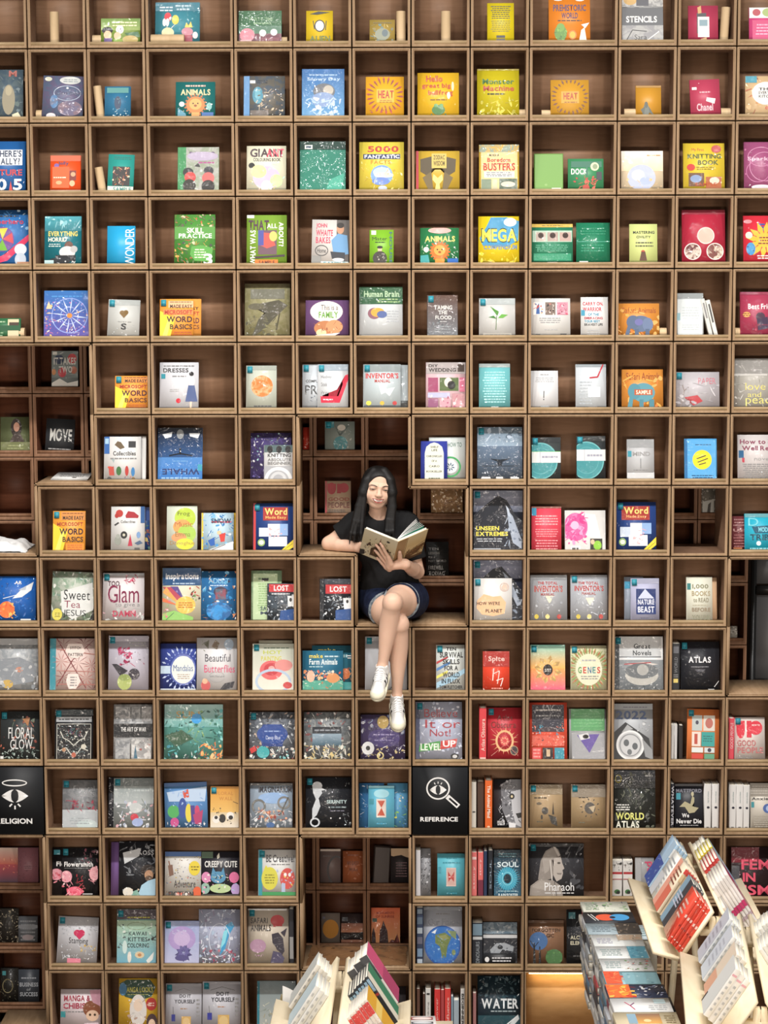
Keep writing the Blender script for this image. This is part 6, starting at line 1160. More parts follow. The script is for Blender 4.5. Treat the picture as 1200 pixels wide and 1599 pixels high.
14@256 315 1537@pale do-it-yourself book beside its brighter copy@c4c4cc@r 0 0 1 .06 a5a5ac;L 777 .01 .25 .16 .5 .1 .75 .16;T .38 .22 .7 .29 55565a|DO IT;T .24 .33 .82 .41 55565a|YOURSELF;g .4 .5 .6 .54 b58a5a 1;r .16 .64 .26 .78 3a3f8a;L 555 .01 .2 .48 .21 .64;r .44 .68 .7 .9 d9b06a;e .57 .8 .1 .1 e5c48a;g .85 .3 .95 .7 999 5@w k
14@317 376 1534@brighter do-it-yourself book with purple tassel@d0d0d8@r 0 0 1 .05 b0b0b8;L 555 .01 .2 .17 .5 .1 .85 .17;T .36 .2 .7 .28 3f4046|DO IT;T .22 .31 .84 .4 3f4046|YOURSELF;g .38 .48 .6 .52 c48a5a 1;r .12 .62 .24 .76 3a3f9a;L 555 .01 .16 .48 .18 .62;r .4 .66 .7 .9 dcb46a;e .55 .78 .12 .1 e8c88a;g .85 .3 .95 .7 999 5@w k
14@402 462 1533@grey blurred book in thick clear film@9aa5a8@r 0 0 .06 1 2f7f8f;G .06 0 1 1 7f8f94 b5bab4;s .1 .4 .95 1 26 .08 c4c4b0/8f9a90/a8a58f/d9d5c4@w
14@747 815 1525@dark water book with white capital title@1f3540@s 0 0 1 .4 30 .08 2f4f5a/3a5a66/16262e/5a7078;T .08 .4 .96 .58 e8eef0|WATER;g .3 .6 .9 .65 9fb0b5 1;G 0 .7 1 1 1f4a54 183a44;p d4dcde .6 .98 .95 .68 .98 .76 .7 1;L e4eaec .03 .62 .9 .95 .7@w
14@478 520 1545@dark red book behind the plywood stand's paper@4a2a2c@g .2 .2 .8 .6 8a6a6a 4;r .1 .04 .9 .16 6a4a4a@
14@590 634 1542@black book behind the plywood stand's books@2a2426@s .1 .1 .9 .6 10 .1 4a4446/6a3a44@
'''
# row @ left right top @ label @ board colour @ spine print @ options
SPINES = '''
4@1109 1115 466@slim white book leaning against the pale grey book@dcdcd6@r .3 .1 .7 .5 888@roll=-14 yb=.05
4@1117 1123 468@slim white book leaning outermost of the pair@e2e2dc@r .3 .1 .7 .6 444@roll=-14 yb=.05
10@749 760 1106@red oddities atlas seen by its spine@d8434a@V .25 .2 .8 .8 f0c0b4|Atlas Obscura;r .1 .92 .9 .96 f0d0c9@
9@1050 1062 1005@dark spine with yellow square label beside the atlas book@2a2c30@r .2 .72 .8 .8 e8d27a;r .15 .06 .85 .2 6a6c72;v .3 .28 .7 .6 8a8c90|WORLD;g .2 .62 .8 .7 999 2@
10@1061 1067 1133@dark slim book standing beside the two thin white spines@2e2826@@yb=.05
10@1049 1053 1132@thin white spine by the orange panel book@dcdcda@@yb=.04
10@1054 1058 1132@thin white spine touching the dark leaning book@dedede@@yb=.04
10@1139 1147 1122@coral spine beside the white good people book@e0505f@v .25 .1 .8 .7 f4d0d0|GOOD PEOPLE@
11@736 744 1222@white spine beside the reference sign@dcd9cf@r .2 .6 .8 .63 555@
11@746 756 1221@dark brown spine beside the white spine@4a3428@@yb=.05
11@758 769 1219@orange spine of the animal mind book@e0672a@U .3 .1 .75 .75 f7e4d4|The Animal Mind;e .5 .93 .2 .02 f5d0b0@
11@1048 1053 1224@dark spine lettered in white beside the statue book@2a2c34@U .15 .05 .9 .9 c9c9d0|WHATEVER@yb=.03
11@1101 1111 1225@white spine with black crest beside the statue book@e0dfdd@e .55 .5 .22 .025 223;U .4 .15 .65 .4 9aa|essays on life;r .3 .92 .7 .94 777@
11@1113 1123 1225@white spine with black crest nearest the box side@e2e1df@e .55 .5 .22 .025 223;U .4 .15 .65 .4 9aa|essays on love;r .3 .92 .7 .94 777@
11@1140 1150 1226@white crested spine first in its row of three@e0dfdd@e .55 .5 .22 .025 223;U .4 .15 .65 .4 9aa|essays on art;r .3 .92 .7 .94 777@
11@1151 1161 1226@white crested spine in the middle of three@e2e1df@e .55 .5 .22 .025 223;U .4 .15 .65 .4 9aa|essays on work;r .3 .92 .7 .94 777@
11@1162 1171 1227@white crested spine touching the anxiety book@dedddb@e .55 .5 .22 .025 223;U .4 .15 .65 .4 9aa|essays on sex;r .3 .92 .7 .94 777@
12@650 657 1328@white spine of a lace patterned grey book@d9d9dc@@d=.1
12@737 745 1331@coral spine with pale band, outermost of two@e87a78@r .1 .1 .9 .16 f4d4d0;v .3 .3 .7 .8 f7dcd8|story@
12@747 755 1331@coral spine with dark blue base@e4716f@r 0 .6 1 1 7a2f44;v .3 .15 .7 .5 f7dcd8|story@
12@756 761 1329@slim navy spine beside the coral spines@2a3a5a@@yb=.03
12@763 770 1328@black spine beside the soul book@22252c@v .3 .2 .7 .8 9ab|SOUL@yb=.03
12@957 972 1344@white and red patterned spine by the plywood stand@dcdad6@r 0 .3 1 .36 b53a3f;r 0 .48 1 .5 b53a3f;s .1 .05 .9 .25 5 .2 333/888;e .5 .82 .3 .06 4a7a4a;e .6 .84 .2 .04 333;r 0 .36 1 .48 e8e4e0@
12@974 988 1344@white and red patterned spine touching the grey book@dfddd9@r 0 .3 1 .36 b53a3f;r 0 .48 1 .5 b53a3f;s .1 .05 .9 .25 5 .2 333/888;e .5 .82 .3 .06 4a7a4a;e .6 .84 .2 .04 333;r 0 .36 1 .48 e8e4e0@
13@651 661 1418@film strip patterned spine beside the globe book@34405a@r .1 .02 .9 .1 8fa0b0;r .1 .16 .9 .28 5a6a7a;r .1 .34 .9 .44 a5b0b9;r .1 .5 .9 .62 667;r .1 .7 .9 .84 7a94b0;r .1 .88 .9 .98 b9c9d9@yb=.03
13@452 459 1420@dark spine behind the tall safari book@3a3a40@r .1 .5 .9 .9 aaa@yb=.05
13@738 754 1441@black dinosaur book spine with pale top band@2a2e36@r .05 .03 .95 .3 7a94a5;r .05 .33 .95 .4 d0d4d6;v .35 .45 .7 .95 aab4bb|DINOSAURS@yb=.045
14@651 656 1544@brown slim spine at the start of the row@6a4a3c@@
14@661 664 1552@thin brown spine next in the row@5a4034@@
14@665 673 1544@white spine with small black type@e0dfda@v .35 .3 .7 .8 555|thinking;r .2 .1 .8 .14 333@
14@679 688 1545@scarlet spine, wider of the reds@d83a38@v .35 .2 .7 .7 f4c4bc|power@
14@689 694 1546@dull red slim spine between two scarlet ones@b5484a@@
14@695 704 1544@scarlet spine with pale title@e0443f@v .3 .2 .75 .8 f7d0c8|influence@
14@705 708 1556@thin pale blue spine after the reds@8fa8b8@@
14@709 717 1562@short grey blue spine after the reds@a9b9c4@@
14@720 727 1545@white spine lettered in black near the box side@e2e2e0@U .2 .1 .8 .9 222|BEGINNERS@
14@739 744 1551@dull pink spine beside the water book@b5807f@@
'''
BACKBOOKS = '''
80 121 549 606@grey it takes two book with red balloons@7f8888@r 0 0 1 .7 75807f;e .28 .22 .18 .12 33405a;e .78 .2 .17 .13 c44a4f;e .4 .56 .16 .13 c0404a;e .08 .55 .08 .08 c98a5a;e .84 .5 .12 .1 b5705a;T .08 .17 .92 .36 d9d9d4|IT TAKES;T .27 .4 .78 .57 d9d9d4|TWO;p e9e9e2 0 .84 .3 .72 .6 .84 1 .78 1 1 0 1;r .04 .02 .2 .1 dcdcd4@w
0 48 652 704@olive green portrait book with a dark haired woman@5a6242@r 0 .7 1 1 6a7048;e .52 .3 .18 .26 2a1f1a;e .53 .28 .1 .13 c0907a;p 3a2f2a .3 .7 .45 .46 .65 .46 .8 .7;g .2 .76 .8 .92 8f9468 2@w
70 114 656 703@black paperback titled move with white letters@33363a@T .14 .3 .92 .68 c9cac6|MOVE;L 33363a .03 .5 .4 1 .6;L 33363a .03 .5 .5 1 .72;g .1 .88 .9 .95 aaa 1@roll=3
474 484 668 703@red wrapped book half hidden by the niche side@d0402f@s 0 .4 1 1 8 .3 f0d0c4/e05a40@w
508 554 659 703@grey green picture book with a bending figure@8f9a94@r 0 0 .3 .2 3f8088;L 55625f .06 .35 .15 .5 .45 .8 .1;e .55 .2 .14 .1 c9c4b9;e .52 .72 .24 .24 4f8f96;s .3 .3 .9 .9 8 .08 a9ada5/7a8a88@w k
508 548 752 803@cream good people book with red initials in the woman's niche@d9bca0@e .25 .22 .17 .17 b5303a;r .08 .08 .42 .22 b5303a;r .46 .08 .62 .36 b5303a;e .72 .2 .2 .14 b5303a;T .12 .48 .94 .58 a85a44|GOOD;T .1 .62 .95 .78 7a4a3f|PEOPLE;g .1 .82 .8 .92 555 2;r 0 0 .06 1 b5404a@
674 723 764 803@crinkled gold foil book above the woman's shoulder@b08a62@s 0 0 1 1 70 .08 d9b98f/8a6644/f0dcc0/a67c54/6a4c34@w
666 701 847 897@black book with stacked grey capital lines@2c2d2d@T .1 .16 .55 .23 777|TEN;T .1 .28 .6 .35 6a6a68|LESSONS;T .1 .4 .4 .46 777|FOR A;T .1 .5 .9 .56 666|POST WORLD;T .1 .66 .76 .77 8a8a88|FAREWELL;T .1 .82 .82 .93 8a8a88|ZODIAC@w
1095 1118 764 803@silver book in the open backed box@8a8478@s 0 0 1 1 30 .12 b9b4a8/5f5a50/d9d4c9;p c9c9c0 .1 .5 .9 .4 .9 1 .1 1;p 4a443c .4 1 .5 .6 .7 .5 .65 1@w
1139 1152 978 1000@small silver wrapped book at the niche corner@a8a49c@s 0 0 1 1 16 .2 dcd9d0/6a655c/e8e6e0@w
-4 27 1325 1381@book with red orange watercolour sky@8a6a78@G 0 0 1 .45 c9b0a0 c9604a;G 0 .45 1 1 b5404a 2f3048;s 0 .3 1 .7 12 .1 d9705a/b03f4a/e09a7a@
27 59 1325 1381@dusty pink book with dark leaf pattern@a06a74@s .05 .1 .95 .95 40 .05 6a3040/7a3a4a;r .3 .46 .7 .6 a06a74;g .3 .48 .7 .58 5a2a3a 2@
-4 28 1420 1476@dark wrapped book with skull shapes@33302c@s 0 0 1 1 40 .1 6a6458/22201e/8a8270/b5a98f@w
28 58 1432 1476@small grey book beside the skull book@6a6e74@r 0 .3 1 .42 8a8e94;g .1 .1 .9 .9 8f9399 6;e .5 .75 .3 .1 a5989c@
-4 28 1513 1568@dark book with gold swirl below the skull book@22211e@o .4 .5 .3 .2 .05 7a704f;s 0 .1 1 1 16 .08 4a4636/5f5a44;r .1 .08 .3 .2 3f8a90@w
28 60 1515 1568@dark slate success book below the grey book@3f444c@g .1 .2 .9 .3 9aa0a8 1;T .06 .38 .96 .5 a9aeb5|BUSINESS;t .4 .54 .6 .62 a9aeb5|of;T .08 .66 .94 .78 a9aeb5|SUCCESS@
500 532 1327 1380@grey book with a dark bicycle tyre curve@7a6a68@o .8 .6 .48 .42 .1 3a3436;r 0 0 1 .06 c9bcb0;g .1 .15 .6 .25 554a4a 1@ roll=0
536 567 1330 1380@rust orange novel beside the tyre book@a8603c@g .2 .08 .8 .16 7a3f28 1;T .2 .3 .8 .42 6a3420|NO EASY;T .3 .5 .75 .6 6a3420|WAR;s 0 0 1 1 14 .1 b06a44/98552f@
580 608 1323 1380@dark brown book leaning on the torn cream book@3f3430@g .2 .3 .8 .7 6a4f44 5;r .06 .04 .94 .96 443833@roll=3
611 643 1326 1380@black book with torn cream top strip@2f2a2c@p d0b08a 0 0 1 0 1 .28 .75 .24 .5 .18 .1 .22 0 .2;g .2 .36 .8 .8 6a4a50 6@
502 531 1427 1471@grey book with a mustard yellow disc@8a8078@e .5 .5 .43 .3 c98a1f;r .06 .1 .2 .18 667@
533 567 1428 1471@dark book with a pink sunset sky@3a2f30@G 0 .3 1 .6 8a5a4a c98a6a;p 1f1a1a 0 .62 .4 .68 1 .58 1 .82 .5 .76 0 .84;G 0 .84 1 1 b5806a 8a5a4a;r .04 .1 .3 .24 4a4f58@w
580 625 1419 1471@orange temple guide with dark spires@ea7a4a@G 0 0 1 1 e0683c f0b07a;T .18 .1 .8 .17 a03420|MONUMENTS;T .16 .2 .8 .27 a03420|OF SUNRISE;p 3a2026 .28 .98 .3 .6 .36 .52 .42 .34 .5 .52 .56 .62 .6 .98;p 3a2026 0 .98 .02 .7 .08 .52 .14 .7 .16 .98;p 6a2a2c .6 .98 .7 .86 .85 .9 .9 .7 1 .98;p 8a3a34 .88 .98 .9 .66 .94 .98;r .04 .28 .2 .38 4a6a60@w
'''


def lines(s):
    for ln in s.strip().split('\n'):
        if ln.strip():
            yield (ln.split('@') + [''] * 3)[:7]


def fill_shelves():
    for f in lines(BOOKS):
        r = int(f[0])
        x0, x1, yt = (float(v) for v in f[1].split())
        put_book(x0, x1, yt, r, f[2].replace(',', ' '), f[3], f[4], f[5])
    for f in lines(SPINES):
        x0, x1, yt = (float(v) for v in f[1].split())
        put_spine(x0, x1, yt, int(f[0]), f[2].replace(',', ' '), f[3], f[4], f[5])
    for f in lines(BACKBOOKS):
        x0, x1, yt, yb = (float(v) for v in f[0].split())
        put_back_book(x0, x1, yt, yb, f[1], f[2], f[3], f[4])
    # a grey drawing book half hidden by her legs, and things lying beside it
    dowel(78, 92, 19, 0, 'upright wooden dowel alone in a top row box, near the left')
    dowel(145, 159, 55, 0, 'short lying dowel beside the green football picture book', True)
    dowel(236, 288, 54, 0, 'long lying dowel in front of the balloon picture book', True, Y=0.053)
    dowel(619, 634, 18, 0, 'upright wooden dowel beside the small khaki book')
    dowel(689, 704, 18, 0, 'upright wooden dowel alone in a top row box, near the middle')
    dowel(1124, 1138, 12, 0, 'upright wooden dowel beside the pink phone book', roll=3)
    dowel(151, 164, 135, 1, 'leaning wooden dowel beside the small blue paperback', roll=-6)
    dowel(57, 66, 172, 1, 'lying dowel end beside the grey violet book', True)
    dowel(811, 821, 171, 1, 'lying dowel end beside the monster machine book', True)
    dowel(846, 861, 172, 1, 'lying dowel end beside the ochre heat book', True)
    dowel(975, 993, 170, 1, 'lying dowel beside the small penguin paperback', True)
    dowel(1126, 1142, 169, 1, 'lying dowel beside the rose pink script book', True)
    dowel(440, 449, 58, 0, 'lying dowel end beside the green and pink book', True)
    dowel(154, 167, 262, 2, 'tilted wooden dowel beside the teal group photo book', roll=-9)
    dowel(31, 39, 512, 4, 'lying dowel end beside the dark green landscape book', True)
    dowel(1030, 1041, 512, 4, 'lying dowel end beside the plain elephant book', True)
    dowel(1148, 1157, 512, 4, 'lying dowel end beside the crimson best friends book', True)

# ------------------------------------------------------------------ loose things in the niches
M['brownwrap'] = flat('brown_plastic_wrap', (0.20, 0.105, 0.05), 0.22, 0.6)


def crumple(name, mat, corners, z, amp, label, cat, seed, n=22, thick=0.0015):
    """A crumpled sheet lying on a surface; corners are four ground points."""
    rnd = random.Random(seed)
    waves = [(rnd.uniform(2, 9), rnd.uniform(2, 9), rnd.uniform(0, 6), rnd.uniform(.3, 1)) for _ in range(7)]
    P = [np.array(c[:2]) for c in corners]
    V, Q = [], []
    for i in range(n):
        for j in range(n):
            u, v = i / (n - 1), j / (n - 1)
            q = P[0] * (1 - u) * (1 - v) + P[1] * u * (1 - v) + P[2] * u * v + P[3] * (1 - u) * v
            f = sum(abs(math.sin(a * u + b * v + c)) * w for a, b, c, w in waves) / 4.5
            e = min(1, 5 * min(u, 1 - u) + .15) * min(1, 5 * min(v, 1 - v) + .15)
            q = q + np.array([rnd.uniform(-1, 1), rnd.uniform(-1, 1)]) * 0.004
            V.append([q[0], q[1], z + 0.001 + amp * f * e])
    for i in range(n - 1):
        for j in range(n - 1):
            Q.append([i * n + j, (i + 1) * n + j, (i + 1) * n + j + 1, i * n + j + 1])
    mb = MB()
    V = np.array(V)
    mb.quads(V, Q)
    V2 = V.copy(); V2[:, 2] = z + 0.0004
    mb.quads(V2, [q[::-1] for q in Q])
    o = mb.build(name, mat)
    return tag(o, label, cat)


def build_niche_things():
    t = WALL + GAP
    # flat magazines on the step of the left niche
    z = JZ(7) + t
    a, b, c, d = (atz(px, py, z) for px, py in ((79, 750), (136, 750.5), (144, 741), (91, 740)))
    for k, (lab, col, sp) in enumerate((('lower white magazine on the step of the left niche', 'd5d5d2', 'g .1 .1 .9 .9 888 8'),
                                        ('top white magazine on the step of the left niche', 'e2e2e0', 'g .1 .3 .9 .8 777 5;r .55 .82 .66 .95 333'))):
        mb = MB()
        zz = z + 0.0005 + k * 0.0052
        sh = np.array([0.004 * k, 0.004 * k])
        pts = [p[:2] + sh for p in (a, b, c, d)]
        V = [[*p, zz] for p in pts] + [[*p, zz + 0.0045] for p in pts]
        mb.quads(V, [[0, 1, 5, 4], [1, 2, 6, 5], [2, 3, 7, 6], [3, 0, 4, 7], [4, 5, 6, 7], [3, 2, 1, 0]], rgb(col))
        if k:
            pm = MB(); art(pm, sp, 1, 1)
            for Vc, T, cc, c2 in zip(pm.v, pm.f, pm.c, pm.c2):
                u, v = Vc[:, 0:1], Vc[:, 2:3]
                q = pts[0] * (1 - u) * (1 - v) + pts[1] * u * (1 - v) + pts[2] * u * v + pts[3] * (1 - u) * v
                mb.tris(np.concatenate([q, np.full((len(u), 1), zz + 0.0052)], 1), T - T.min(), cc, c2)
        tag(mb.build('magazine', M['ink']), lab, 'magazine', 'magazines on the left niche step')
    # crumpled white papers on the lower step
    z = JZ(8) + t
    pts = [atz(px, py, z) for px, py in ((-25, 863), (40, 863.5), (55, 851), (-25, 850))]
    crumple('crumpled_paper', M['paper'], pts, z, 0.055, 'crumpled white sheets of paper on the lower step at the left edge', 'paper', 3)
    # crumpled brown film on the bench niche floor
    z = JZ(14) + t
    pts = [atz(px, py, z) for px, py in ((478, 1508), (634, 1508), (636, 1478), (488, 1476))]
    crumple('plastic_wrap', M['brownwrap'], pts, z, 0.014, 'crumpled brown plastic sheet lying over the bench niche floor', 'plastic sheet', 5, 40)
    # black metal rack behind the niche at the right edge
    Y = BY + 0.03
    rk = empty('metal_rack', (at(1172, 1000, Y)[0], Y, 0.0))
    tag(rk, 'black metal rack with dark grey panels behind the niche at the right edge', 'rack')
    ox = rk.location.x
    z0, z1 = at(1190, 1075, Y)[2], at(1190, 860, Y)[2]
    def part(name, px0, px1, py0, py1, m, dy=0.0, th=0.03):
        p, q = at(px0, py1, Y), at(px1, py0, Y)
        mb = MB(); mb.box((p[0] - ox, dy, p[2]), (q[0] - ox, dy + th, q[2]))
        return mb.build(name, m, rk)
    mb = MB(); mb.box((0.002, 0, 0.02), (0.026, 0.03, z1)); mb.build('post', M['steel'], rk)
    part('rail', 1180, 1240, 915, 928, M['steel'])
    part('rail', 1180, 1240, 862, 872, M['steel'])
    part('panel', 1180, 1240, 872, 912, M['greypanel'], 0.012, 0.01)
    part('panel', 1180, 1240, 930, 1090, M['greypanel'], 0.012, 0.01)
    # lit wooden front of the lowest wide box
    r, c = 14, 9
    x0, x1, zb, zt = CX[c] + GAP, CX[c + 1] - GAP, JZ(r + 1) + GAP, JZ(r) - GAP
    w, h = (x1 - x0) / 2, zt - zb
    mb = MB()
    profile_frame(mb, -w, 0, w, h, [(0, DEPTH, 0), (0, .0025, 0), (.0022, 0, 0), (.004, 0, 0), (.006, .003, 0), (.006, .10, 1)])
    o = mb.build('shelf_box', [M['frame'], M['inner']], loc=((x0 + x1) / 2, 0, zb))
    tag(o, 'wide lowest shelf box with a glowing plain orange wood front', 'shelf box', 'wooden boxes of the shelf wall')
    mb = MB(); mb.box((-w + .006, .045, .006), (w - .006, .055, h - .006)); mb.build('lit_panel', M['litwood'], o)
    mb = MB(); mb.box((-w + .02, .008, h - .0125), (w - .02, .024, h - .0065)); mb.build('light_strip', M['led'], o)


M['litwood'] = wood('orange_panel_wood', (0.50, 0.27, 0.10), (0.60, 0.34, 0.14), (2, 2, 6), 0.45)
M['led'] = flat('led_strip', (1, .8, .5))
_b = M['led'].node_tree.nodes['Principled BSDF']
_b.inputs['Emission Color'].default_value = (1.0, 0.72, 0.34, 1)
_b.inputs['Emission Strength'].default_value = 12

# ------------------------------------------------------------------ organic surfaces from distance fields
def nrm(v):
    v = np.asarray(v, float)
    return v / np.linalg.norm(v)


class Prim:
    pass


def cap(a, b, ra, rb=None):
    a, b = np.asarray(a, float), np.asarray(b, float)
    rb = ra if rb is None else rb
    ab = b - a
    L2 = max(1e-12, float(ab @ ab))

    def f(p):
        t = np.clip(((p - a) @ ab) / L2, 0, 1)
        return np.linalg.norm(p - a - t[:, None] * ab, axis=1) - (ra + t * (rb - ra))
    q = Prim()
    q.f, r = f, max(ra, rb)
    q.lo, q.hi = np.minimum(a, b) - r, np.maximum(a, b) + r
    return q


def ell(c, r, R=None):
    """Ellipsoid: centre, radii along the columns of R."""
    c, r = np.asarray(c, float), np.asarray(r, float)
    R = np.eye(3) if R is None else np.asarray(R, float)

    def f(p):
        q = (p - c) @ R
        k0 = np.linalg.norm(q / r, axis=1)
        k1 = np.linalg.norm(q / (r * r), axis=1)
        return k0 * (k0 - 1) / np.maximum(k1, 1e-9)
    q = Prim()
    q.f = f
    e = np.abs(R) @ r
    q.lo, q.hi = c - e, c + e
    return q


def boxp(lo, hi):
    lo, hi = np.asarray(lo, float), np.asarray(hi, float)
    c, h = (lo + hi) / 2, (hi - lo) / 2

    def f(p):
        d = np.abs(p - c) - h
        return np.linalg.norm(np.maximum(d, 0), axis=1) + np.minimum(d.max(1), 0)
    q = Prim()
    q.f, q.lo, q.hi = f, lo, hi
    return q


def grp(sdf):
    q = Prim()
    q.f = sdf
    q.lo = np.min([p.lo for op, p, k in sdf.ops if op == '+'], 0)
    q.hi = np.max([p.hi for op, p, k in sdf.ops if op == '+'], 0)
    return q


class SDF:
    def __init__(s):
        s.ops = []

    def add(s, prim, k=0.01):
        s.ops.append(('+', prim, k)); return s

    def sub(s, prim, k=0.006):
        s.ops.append(('-', prim, k)); return s

    def cut(s, point, normal, k=0.0, near=None, rad=9.0):
        """Remove what lies on the normal's side of a plane (only within rad of 'near' when given)."""
        s.ops.append(('c', (np.asarray(point, float), nrm(normal), None if near is None else np.asarray(near, float), rad), k)); return s

    def __call__(s, p):
        d = np.full(len(p), 1.0)
        for op, q, k in s.ops:
            d = s._ap(d, op, q, k, p)
        return d

    @staticmethod
    def _ap(d, op, q, k, p):
        if op == '+':
            e = q.f(p)
            h = np.clip(0.5 + 0.5 * (d - e) / k, 0, 1)
            return d * (1 - h) + e * h - k * h * (1 - h)
        if op == '-':
            e = -q.f(p)
        else:
            e = (p - q[0]) @ q[1]
            if q[2] is not None:
                e = np.where(np.linalg.norm(p - q[2], axis=1) < q[3], e, -9.0)
            return np.maximum(d, e)
        h = np.clip(0.5 - 0.5 * (d - e) / k, 0, 1)
        return d * (1 - h) + e * h + k * h * (1 - h)

    def mesh(s, res, smooth=2):
        los = [q.lo for op, q, k in s.ops if op == '+']
        his = [q.hi for op, q, k in s.ops if op == '+']
        lo, hi = np.min(los, 0) - 3 * res, np.max(his, 0) + 3 * res
        n = np.ceil((hi - lo) / res).astype(int) + 1
        D = np.full(n, 1.0, np.float32)
        ax = [lo[i] + res * np.arange(n[i]) for i in range(3)]
        for op, q, k in s.ops:
            if op == 'c' and q[2] is None:
                a, b = np.zeros(3, int), n
            else:
                ql, qh = (q.lo, q.hi) if op != 'c' else (q[2] - q[3], q[2] + q[3])
                m = k + 4 * res
                a = np.clip(np.floor((ql - m - lo) / res).astype(int), 0, n)
                b = np.clip(np.ceil((qh + m - lo) / res).astype(int) + 1, 0, n)
            if np.any(b <= a):
                continue
            sl = tuple(slice(a[i], b[i]) for i in range(3))
            X, Y, Z = np.meshgrid(ax[0][sl[0]], ax[1][sl[1]], ax[2][sl[2]], indexing='ij')
            p = np.stack([X.ravel(), Y.ravel(), Z.ravel()], 1)
            D[sl] = s._ap(D[sl].ravel(), op, q, k, p).reshape(X.shape)
        return surface_nets(D, lo, res, smooth)


def surface_nets(D, lo, res, smooth):
    I = D < 0
    c = [I[i:D.shape[0] - 1 + i, j:D.shape[1] - 1 + j, k:D.shape[2] - 1 + k] for i in (0, 1) for j in (0, 1) for k in (0, 1)]
    al, an = c[0].copy(), c[0].copy()
    for x in c[1:]:
        al &= x; an |= x
    act = an & ~al
    idx = np.argwhere(act)
    mp = np.full(act.shape, -1, np.int32)
    mp[act] = np.arange(len(idx))
    offs = np.array([(i, j, k) for i in (0, 1) for j in (0, 1) for k in (0, 1)])
    vals = np.stack([D[idx[:, 0] + o[0], idx[:, 1] + o[1], idx[:, 2] + o[2]] for o in offs], 1)
    acc, cnt = np.zeros((len(idx), 3)), np.zeros(len(idx))
    for a in range(8):
        for b in range(a + 1, 8):
            if np.abs(offs[a] - offs[b]).sum() != 1:
                continue
            va, vb = vals[:, a], vals[:, b]
            m = (va < 0) != (vb < 0)
            t = np.where(m, va / np.where(m, va - vb, 1), 0)
            acc += np.where(m[:, None], offs[a] + t[:, None] * (offs[b] - offs[a]), 0)
            cnt += m
    V = lo + res * (idx + acc / cnt[:, None])
    Q = []
    for axis in range(3):
        s0 = [slice(None)] * 3; s1 = [slice(None)] * 3
        s0[axis], s1[axis] = slice(0, -1), slice(1, None)
        A, B = I[tuple(s0)], I[tuple(s1)]
        e = np.argwhere(A != B)
        u, v = [(1, 2), (2, 0), (0, 1)][axis]
        ok = (e[:, u] > 0) & (e[:, v] > 0) & (e[:, u] < D.shape[u] - 1) & (e[:, v] < D.shape[v] - 1)
        e = e[ok]
        def g(du, dv):
            q = e.copy(); q[:, u] -= du; q[:, v] -= dv
            return mp[q[:, 0], q[:, 1], q[:, 2]]
        quad = np.stack([g(1, 1), g(0, 1), g(0, 0), g(1, 0)], 1)
        flip = ~A[e[:, 0], e[:, 1], e[:, 2]]
        quad[flip] = quad[flip][:, ::-1]
        Q.append(quad)
    Q = np.concatenate(Q)
    Q = Q[(Q >= 0).all(1)]
    for _ in range(smooth):
        S, N = np.zeros_like(V), np.zeros(len(V))
        for a, b in ((0, 1), (1, 2), (2, 3), (3, 0)):
            np.add.at(S, Q[:, a], V[Q[:, b]]); np.add.at(S, Q[:, b], V[Q[:, a]])
            np.add.at(N, Q[:, a], 1); np.add.at(N, Q[:, b], 1)
        V = 0.5 * V + 0.5 * S / np.maximum(N, 1)[:, None]
    return V, Q


def sdf_object(name, sdf, res, mat, parent, smooth=2):
    V, Q = sdf.mesh(res, smooth)
    mb = MB()
    mb.quads(V - wloc(parent), Q)
    return mb.build(name, mat, parent, smooth=True)


def march(sdf, o, d, n=60):
    """Push points o along unit direction d until they meet the surface."""
    p = np.array(o, float)
    for _ in range(n):
        p = p + d * np.clip(sdf(p), -0.01, 0.02)[:, None] * 0.8
    return p


def decal(name, sdf, frame, polys, mat, parent, off=0.0008, depth=0.2):
    """Thin printed or grown marks following a surface: polygons in the (right, up) plane of a frame, pushed onto it."""
    c, rx, fw, up = frame
    mb = MB()
    for pts, lift in polys:
        pts = np.array(pts)
        ctr = pts.mean(0)
        rings = [ctr + (pts - ctr) * s for s in (1.0, 0.66, 0.33)]
        P = np.concatenate(rings + [ctr[None]])
        W = c + P[:, :1] * rx + P[:, 1:] * up + fw * depth
        W = march(sdf, W, -fw)
        W = W + fw * (off + lift)
        n = len(pts)
        T = []
        for r_ in range(2):
            for k in range(n):
                j = (k + 1) % n
                T += [[r_ * n + k, r_ * n + j, (r_ + 1) * n + j], [r_ * n + k, (r_ + 1) * n + j, (r_ + 1) * n + k]]
        T += [[2 * n + k, 2 * n + (k + 1) % n, 3 * n] for k in range(n)]
        mb.tris(W - wloc(parent), T)
    return mb.build(name, mat, parent, smooth=True)


def skin_mat():
    m, nt, b = newmat('skin', 0.48, 0.35)
    b.inputs['Base Color'].default_value = (0.60, 0.385, 0.275, 1)
    b.inputs['Subsurface Weight'].default_value = 0.12
    b.inputs['Subsurface Radius'].default_value = (0.012, 0.005, 0.003)
    tc = nt.nodes.new('ShaderNodeTexCoord')
    nz = nt.nodes.new('ShaderNodeTexNoise'); nz.inputs['Scale'].default_value = 14
    rp = nt.nodes.new('ShaderNodeValToRGB')
    rp.color_ramp.elements[0].color = (0.62, 0.395, 0.285, 1)
    rp.color_ramp.elements[1].color = (0.69, 0.46, 0.345, 1)
    nt.links.new(tc.outputs['Object'], nz.inputs['Vector'])
    nt.links.new(nz.outputs['Fac'], rp.inputs[0])
    nt.links.new(rp.outputs[0], b.inputs['Base Color'])
    return m


